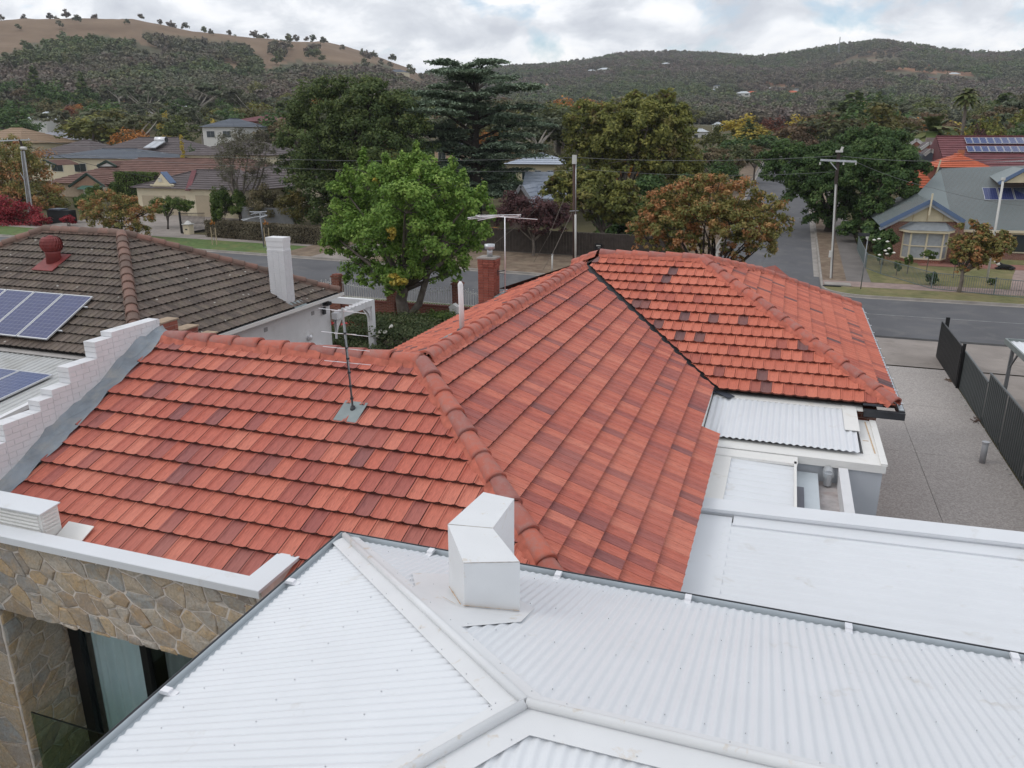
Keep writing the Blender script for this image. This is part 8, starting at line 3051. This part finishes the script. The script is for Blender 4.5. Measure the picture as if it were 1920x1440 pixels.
def palm(label, px, Y, top, trunk_w, fr, n, seed, skirt=True):
    x, y, h = GT(px, Y, top)
    t = thing('palm_tree', label, 'palm', None, (x, y, gz_h(x, y)))
    g = random.Random(seed)
    mb = MB(); mb.tube([(0, 0, -.5), (.15, 0, h * .5), (0, 0, h - fr * .55)], [trunk_w * 1.2, trunk_w, trunk_w * .9], 8); mb.build('trunk', M_BARK, t, True)
    C, Nn = [], []
    mb = MB()
    for i in range(n):
        a = g.uniform(0, 6.28); el = g.uniform(-.9, 1.35) if skirt else g.uniform(-.5, 1.3)
        d = Vector((math.cos(a) * math.cos(el), math.sin(a) * math.cos(el), math.sin(el)))
        side = Vector((-math.sin(a), math.cos(a), 0))
        p = Vector((0, 0, h - fr * .55))
        prev = p.copy()
        for k in range(1, 8):
            q = p + d * fr * k / 7 - Vector((0, 0, fr * .55 * (k / 7) ** 2 * (1 if el > -.2 else .4)))
            w = fr * .15 * math.sin(math.pi * min(1, k / 7 * .9 + .1))
            mb.add([prev - side * w, prev + side * w, q + side * w * .9 - Vector((0, 0, .04)), q - side * w * .9 - Vector((0, 0, .04))], [(0, 1, 2, 3)])
            prev = q
    o = mb.build('fronds', L_PALM, t)
    for nm in ('rnd', 'clump'):
        at = o.data.attributes.new(nm, 'FLOAT', 'FACE'); at.data.foreach_set('value', nr.uniform(0, 1, len(o.data.polygons)).astype(np.float32))
    return t


palm('tall slender fan palm above the purple roof', 1817, 120, 158, .22, 2.2, 70, 1)
palm('shorter palm with a shaggy skirt left of the date palm', 1646, 140, 187, .3, 2.0, 60, 2)
palm('feathery date palm behind the white edged gables', 1756, 112, 205, .3, 4.6, 46, 3, False)

# ------------------------------------------------------------------ houses of the middle distance and on the hills
def hp(px, py, base_r=None):
    """where the ray of a pixel meets the hill surface"""
    d = ray(px, py)
    s = 60.0
    while s < 3000:
        p = CAM + d * s
        if p.z < gz_h(p.x, p.y):
            return p
        s += 4.0
    return None


simple_house('white two storey house with a pale blue roof at the far left', AT(50, 240, 165).x, AT(88, 240, 165).x, 165, 173, AT(60, 245, 165).z - 4, AT(60, 224, 165).z, AT(60, 210, 169).z, M_RWHITE, M_OFFW, 4)
simple_house('pale grey gabled roof below the white two storey house', AT(42, 260, 140).x, AT(100, 260, 140).x, 140, 150, AT(60, 270, 140).z - 2, AT(60, 262, 140).z, AT(60, 246, 145).z, plain('pale_grey_tile', (.30, .30, .33), .7), M_CREAM, 6)
simple_house('tan tiled roof at the left edge', AT(-80, 270, 120).x, AT(38, 270, 120).x, 120, 134, AT(0, 275, 120).z - 2, AT(0, 268, 120).z, AT(0, 240, 127).z, plain('tan_tile', (.28, .19, .12), .8), M_CREAM, 8)
simple_house('white two storey house with a dark solar roof beside the wispy tree', AT(379, 240, 128).x, AT(440, 240, 128).x, 128, 138, AT(400, 262, 128).z - 3, AT(400, 238, 128).z, AT(400, 223, 133).z, M_RSLATE, M_OFFW, 6, windows=2)
simple_house('brown tiled roof behind the white two storey house', AT(430, 230, 145).x, AT(515, 230, 145).x, 145, 156, AT(450, 240, 145).z - 3, AT(450, 228, 145).z, AT(450, 216, 150).z, M_RPURP, M_WBRICK, 5)
HS = [(741, 146, 38, M_RSLATE, M_CREAM, 'hillside house with a wide slate hip roof above the dark evergreen'), (840, 174, 24, M_RWHITE, M_OFFW, 'white roofed house on the rise left of the cedar'), (1108, 137, 16, M_RWHITE, M_OFFW, 'white house high on the right hill, left of the long white one'), (1132, 137, 26, M_RWHITE, M_OFFW, 'long white house high on the right hill'), (1248, 124, 16, M_RWHITE, M_OFFW, 'pale house near the crest of the right hill'), (1205, 126, 12, M_RWHITE, M_CREAM, 'tiny pale house near the crest, left of the crest house'),
      (1334, 172, 14, M_RWHITE, plain('pale_blue_wall', (.40, .48, .55), .8), 'pale blue house halfway up the right hill'), (1345, 165, 14, M_RSLATE, M_OFFW, 'slate roofed house above the pale blue one'), (1368, 167, 14, M_RSLATE, M_CREAM, 'dark roofed house right of the pale blue one'), (1393, 182, 26, M_RWHITE, M_OFFW, 'wide white house in the hillside cluster'), (1410, 180, 22, M_RORNG, M_WBRICK, 'red brick house in the hillside cluster'), (1401, 190, 10, M_RWHITE, M_OFFW, 'small white shed below the hillside cluster'),
      (1444, 170, 14, M_RWHITE, M_CREAM, 'pale roof above the red houses'), (1462, 171, 16, M_RSLATE, M_OFFW, 'grey roof above the red houses'), (1485, 181, 26, M_RORNG, M_WBRICK, 'wide red house right of the hillside cluster'), (1494, 171, 12, M_RSLATE, M_OFFW, 'slate house right of the grey roof'), (1470, 203, 18, M_RWHITE, M_OFFW, 'white flat roofed house below the red houses'), (1505, 193, 8, M_RWHITE, M_OFFW, 'small white house right of the flat roofed one'),
      (1788, 145, 22, M_RWHITE, M_CREAM, 'long white house under the bare cutting'), (1745, 152, 20, M_RGREY, plain('clay_wall', (.36, .22, .14), .85), 'clay coloured house under the bare cutting'), (1780, 176, 10, M_RWHITE, M_OFFW, 'white house above the tall palm, left'), (1879, 165, 10, M_RWHITE, M_OFFW, 'small white house at the right of the hill'), (1690, 178, 8, M_RWHITE, M_OFFW, 'tiny white house mid slope right'),
      (1790, 196, 22, plain('pink_tile', (.45, .32, .28), .8), M_OFFW, 'pink roofed house left of the tall palm'), (1785, 210, 26, plain('pale_slate', (.34, .37, .42), .6), M_OFFW, 'pale slate roofed house left of the tall palm'), (1852, 205, 14, M_RSLATE, M_OFFW, 'dark house right of the tall palm'),
      (1345, 243, 18, M_RWHITE, M_OFFW, 'pale roof below the faded gold tree'), (1312, 258, 26, M_RWHITE, M_OFFW, 'white roof among trees right of the yellow green heads'), (1390, 262, 12, M_RWHITE, M_OFFW, 'small pale roof among deep green trees'), (1350, 208, 12, M_RGREY, M_OFFW, 'small grey roofed house above the faded gold tree'), (1320, 217, 8, M_RWHITE, M_OFFW, 'tiny white roof left above the faded gold tree'),
      (232, 195, 22, M_RPURP, plain('peach_render', (.5, .35, .2), .8), 'peach house among trees below the left hill'), (500, 206, 26, M_RPURP, plain('rose_wall', (.5, .38, .36), .8), 'rose coloured house left of the big evergreen'), (350, 208, 14, M_RWHITE, M_OFFW, 'pale wall below the broad gum'), (275, 214, 14, M_RWHITE, M_OFFW, 'pale roof behind the bronze tree'), (30, 143, 14, M_RGREY, M_CREAM, 'cream house in the trees at the upper left'), (1395, 62 + 100, 10, M_RGREY, M_OFFW, 'small dark roofed house above the cluster')]
CLEAR = []
for i, (px, py, w, rm_, wm, lb_) in enumerate(HS):
    p = hp(px, py)
    if p is None:
        continue
    d = (p - CAM).dot(FW)
    W = w * d / FPX
    CLEAR.append((p.x, p.y, W))
    hh = max(1.5, min(4.5, W * .26))
    t = simple_house(lb_, p.x - W / 2, p.x + W / 2, p.y - .5, p.y + W * .6, p.z - 1, p.z + hh, p.z + hh * 1.55, rm_, wm, 3, windows=2 if w > 12 else 0, name='hillside_house', ov=.3)

# lattice mast on the hill crest
mp = hp(1571, 106)
mt_ = thing('radio_mast', 'thin lattice radio mast on the crest of the right hill', 'mast', None, tuple(mp))
d = (mp - CAM).dot(FW)
Hm = 34 * d / FPX
mb = MB()
for a in range(3):
    c = Vector((math.cos(a * 2.1), math.sin(a * 2.1), 0)) * 1.6
    mb.beam(c - Vector((0, 0, 3)), c * .25 + Vector((0, 0, Hm)), .42)
mb.build('legs', plain('mast_grey', (.30, .31, .34), .5), mt_)
mb = MB()
for k in range(12):
    z0_, z1_ = Hm * k / 12, Hm * (k + 1) / 12
    for a in range(3):
        c0_ = Vector((math.cos(a * 2.1), math.sin(a * 2.1), 0)); c1_ = Vector((math.cos((a + 1) * 2.1), math.sin((a + 1) * 2.1), 0))
        mb.beam(c0_ * 1.6 * (1 - .75 * k / 12) + Vector((0, 0, z0_)), c1_ * 1.6 * (1 - .75 * (k + 1) / 12) + Vector((0, 0, z1_)), .16)
kind(mb.build('lattice', MATS['mast_grey'], mt_), 'stuff')

# ------------------------------------------------------------------ the rest of the suburb's trees
occupied = []
for o in bpy.data.objects:
    if o.parent is None and o.get('category') in ('house',):
        cs = [o.matrix_world @ Vector(c) for ch in o.children for c in ch.bound_box] if o.children else []
        if cs:
            occupied.append((min(c.x for c in cs) - 2, max(c.x for c in cs) + 2, min(c.y for c in cs) - 9, max(c.y for c in cs) + 1))
SUB = []
LBL = {'gum': 'grey green gum among the suburb trees between the houses and the hills', 'olive': 'olive green rounded tree in the suburb between the road and the hills', 'dark': 'deep green rounded tree in the suburb between the road and the hills', 'pine': 'dark conical pine in the suburb between the road and the hills',
       'bronze': 'bronze flat topped tree in the suburb between the road and the hills', 'burnt': 'orange autumn tree in the suburb between the road and the hills', 'ygreen': 'yellow green rounded tree in the suburb between the road and the hills', 'maroon': 'maroon leaved tree in the suburb between the road and the hills', 'yellow': 'golden autumn tree in the suburb between the road and the hills'}
GRP = {k: '%s trees of the suburb below the hills' % k for k in LBL}
placed = []
PROT = [(44, 205, 92, 248, 165), (374, 220, 446, 262, 128), (722, 134, 762, 152, 500), (824, 164, 858, 180, 500), (1340, 236, 1356, 246, 400), (1298, 250, 1330, 264, 400), (1700, 258, 1770, 290, 104), (1775, 195, 1800, 222, 400), (1320, 160, 1512, 206, 600)]
g = random.Random(41)
tries = 0
while len(placed) < 370 and tries < 14000:
    tries += 1
    px = g.uniform(-60, 1980)
    Y = g.uniform(84, 400) if tries % 3 else g.uniform(84, 200)
    p = AT(px, 258, Y)
    x = p.x
    rr_ = math.hypot(x, Y)
    if rr_ > 440:
        continue
    if SX0 - 2 < x < SX1 + 1.5 and Y < 166:
        continue
    if any(a < x < b and c < Y < d_ for a, b, c, d_ in occupied):
        continue
    h = g.uniform(6, 11.5)
    kd = g.choices(['gum', 'olive', 'dark', 'pine', 'bronze', 'burnt', 'ygreen', 'maroon', 'yellow'], [26, 28, 20, 6, 10, 3, 6, 1.5, 1.5])[0]
    if Y < 130:
        h = g.uniform(4, 6.5)
        if kd in ('gum', 'pine'):
            kd = 'olive'
    if any((x - q[0]) ** 2 + (Y - q[1]) ** 2 < (3.2 + .012 * Y) ** 2 for q in placed):
        continue
    topx, topy = proj((x, Y, gz_h(x, Y) + h))
    if px < 520 and Y < 118 and topy < 285:
        continue
    if px > 1690 and Y < 110:
        continue
    bpx = proj((x, Y, gz_h(x, Y)))
    hwp = h * .62 * FPX / math.hypot(x, Y)
    if any(bpx[0] + hwp > q[0] and bpx[0] - hwp < q[2] and topy < q[3] and bpx[1] > q[1] and Y < q[4] for q in PROT):
        continue
    placed.append((x, Y))
    t = far_tree({'pine': 'pine_tree', 'gum': 'gum_tree'}.get(kd, 'suburb_tree'), '', kd, x, Y, h, h * g.uniform(1.05, 1.55), GRP[kd])
    SUB.append((kd, topx, Y, t))
MARK = [(130, 'the far left white house'), (260, 'the olive dome tree'), (330, 'the solar water heater'), (480, 'the wispy grey tree'), (700, 'the big dark evergreen'), (820, 'the gap left of the cedar'), (960, 'the cedar (left half)'), (1080, 'the cedar (right half)'), (1200, 'the yellow green trees (left)'), (1320, 'the yellow green trees (right)'), (1480, 'the orange autumn tree'), (1620, 'the arching street tree'), (1740, 'the corner house street tree'), (2100, 'the purple roof')]
ADJ = {'gum': 'grey green gum', 'olive': 'olive green tree', 'dark': 'deep green tree', 'pine': 'dark conical pine', 'bronze': 'bronze flat topped tree', 'burnt': 'orange autumn tree', 'ygreen': 'yellow green tree', 'maroon': 'maroon leaved tree', 'yellow': 'golden tree'}
ORD = ['first', 'second', 'third', 'fourth', 'fifth', 'sixth', 'seventh', 'eighth', 'ninth', 'tenth', 'eleventh', 'twelfth', 'thirteenth', 'fourteenth', 'fifteenth', 'sixteenth', 'seventeenth', 'eighteenth', 'nineteenth', 'twentieth']
buck = {}
for kd, px, Y, t in SUB:
    mk = next(m for lim, m in MARK if px < lim)
    buck.setdefault((kd, mk), []).append((Y, t))
for (kd, mk), q in buck.items():
    q.sort(key=lambda e: e[0])
    for i, (_, t) in enumerate(q):
        t['label'] = '%s in the suburb beyond %s' % (ADJ[kd], mk) if len(q) == 1 else '%s, %s nearest of its kind beyond %s' % (ADJ[kd], ORD[min(i, 19)], mk)

# ------------------------------------------------------------------ forest on the hills: one mass of small trees, instanced
def hill_forest():
    ng = np.random.default_rng(8)
    pts, scs, rots, ids = [], [], [], []
    coll = bpy.data.collections.new('hill_tree_kinds')
    protos = []
    for s in range(5):
        gg = random.Random(s)
        lobs = round_lobes(gg, 8.6, 9.5, 1.0, 5) if s < 3 else [(0, 0, 5.5, 3.4, 3.4, 3.2), (1.2, .6, 4.2, 2.8, 2.6, 2.6)]
        C, Nn, K = crown_points(lobs, 330, s + 3, 9, .45)
        me = leaf_mesh('hill_tree', C, Nn, 1.45, K, L_HILL, .95, s)
        o = bpy.data.objects.new('hill_tree', me)
        coll.objects.link(o)
    def sector(n, px0, px1, r0, r1, sc0, sc1):
        a0, a1 = az_tan(px0, HZY)[0], az_tan(px1, HZY)[0]
        a = ng.uniform(a0, a1, n); r = np.sqrt(ng.uniform(r0 ** 2, r1 ** 2, n))
        return np.sin(a) * r, np.cos(a) * r, ng.uniform(sc0, sc1, n)
    X, Y, S = [np.concatenate(q) for q in zip(sector(9500, -80, 860, 410, 1000, .55, 1.05), sector(19000, 640, 2050, 430, 1790, .6, 1.15), sector(900, -60, 800, 985, 1015, .4, .9), sector(2600, 820, 2050, 1650, 1760, .6, 1.1), sector(3500, -80, 2050, 400, 520, .6, 1.0))]
    Z, H = hills(X, Y)
    dg_ = terrain_obj.data
    from mathutils.bvhtree import BVHTree
    bvh = BVHTree.FromPolygons([v.co for v in dg_.vertices], [p.vertices for p in dg_.polygons])
    V, sc = [], []
    for x, y, s in zip(X, Y, S):
        hit = bvh.ray_cast(Vector((x, y, 600)), Vector((0, 0, -1)))
        if hit[0] is None:
            continue
        z = hit[0].z
        if any((x - q[0]) ** 2 + (y - q[1]) ** 2 < (q[2] * .9 + 4) ** 2 or (abs((x - q[0]) * q[1] - (y - q[1]) * q[0]) / math.hypot(q[0], q[1]) < q[2] * .5 and 0 < math.hypot(q[0], q[1]) - math.hypot(x, y) < 42) for q in CLEAR):
            continue
        gr_, cl_ = cover((x, y, z + 8.5 * s))
        r = math.hypot(x, y)
        u = ng.uniform()
        if cl_ > .5 and u > .05:
            continue
        if gr_ > .5 and u > (.012 if r < 1200 else .10):
            continue
        if 0 < gr_ <= .5 and u > .8:
            continue
        V.append((x, y, z - .6)); sc.append(s)
    me = bpy.data.meshes.new('hill_forest')
    me.from_pydata(V, [], [])
    at = me.attributes.new('sc', 'FLOAT', 'POINT'); at.data.foreach_set('value', np.array(sc, np.float32))
    o = link('hill_forest', me)
    ng_ = bpy.data.node_groups.new('hill_forest', 'GeometryNodeTree')
    ng_.interface.new_socket('Geometry', in_out='INPUT', socket_type='NodeSocketGeometry')
    ng_.interface.new_socket('Geometry', in_out='OUTPUT', socket_type='NodeSocketGeometry')
    N = ng_.nodes
    i_ = N.new('NodeGroupInput'); o_ = N.new('NodeGroupOutput')
    ci = N.new('GeometryNodeCollectionInfo'); ci.inputs['Collection'].default_value = coll
    ci.inputs['Separate Children'].default_value = True; ci.inputs['Reset Children'].default_value = True
    ip = N.new('GeometryNodeInstanceOnPoints'); ip.inputs['Pick Instance'].default_value = True
    na = N.new('GeometryNodeInputNamedAttribute'); na.data_type = 'FLOAT'; na.inputs['Name'].default_value = 'sc'
    rv = N.new('FunctionNodeRandomValue'); rv.data_type = 'FLOAT_VECTOR'; rv.inputs[0].default_value = (-.08, -.08, 0); rv.inputs[1].default_value = (.08, .08, 6.28)
    ri = N.new('FunctionNodeRandomValue'); ri.data_type = 'INT'; ri.inputs[4].default_value = 0; ri.inputs[5].default_value = 4
    Lk = ng_.links
    Lk.new(i_.outputs[0], ip.inputs['Points']); Lk.new(ci.outputs[0], ip.inputs['Instance'])
    Lk.new(ri.outputs[2], ip.inputs['Instance Index']); Lk.new(rv.outputs[0], ip.inputs['Rotation']); Lk.new(na.outputs[0], ip.inputs['Scale'])
    Lk.new(ip.outputs[0], o_.inputs[0])
    md = o.modifiers.new('forest', 'NODES'); md.node_group = ng_
    kind(o, 'stuff', 'eucalypt scrub and forest covering the hills')
    print('forest', len(V))


hill_forest()
# ------------------------------------------------------------------ the air: an even pale haze round the whole scene
def air(density):
    mb = MB(); mb.box(-3150, 3150, -3150, 3150, -1.3, 232)
    n = NT('haze')
    n.N.remove(n.b)
    pv = n.node('ShaderNodeVolumePrincipled')
    pv.inputs['Color'].default_value = (0.86, 0.90, 0.96, 1)
    pv.inputs['Density'].default_value = density
    n.L.new(pv.outputs[0], n.out.inputs['Volume'])
    o = mb.build('haze', n.m)
    kind(o, 'stuff', 'thin pale haze in the air')


air(0.00015)
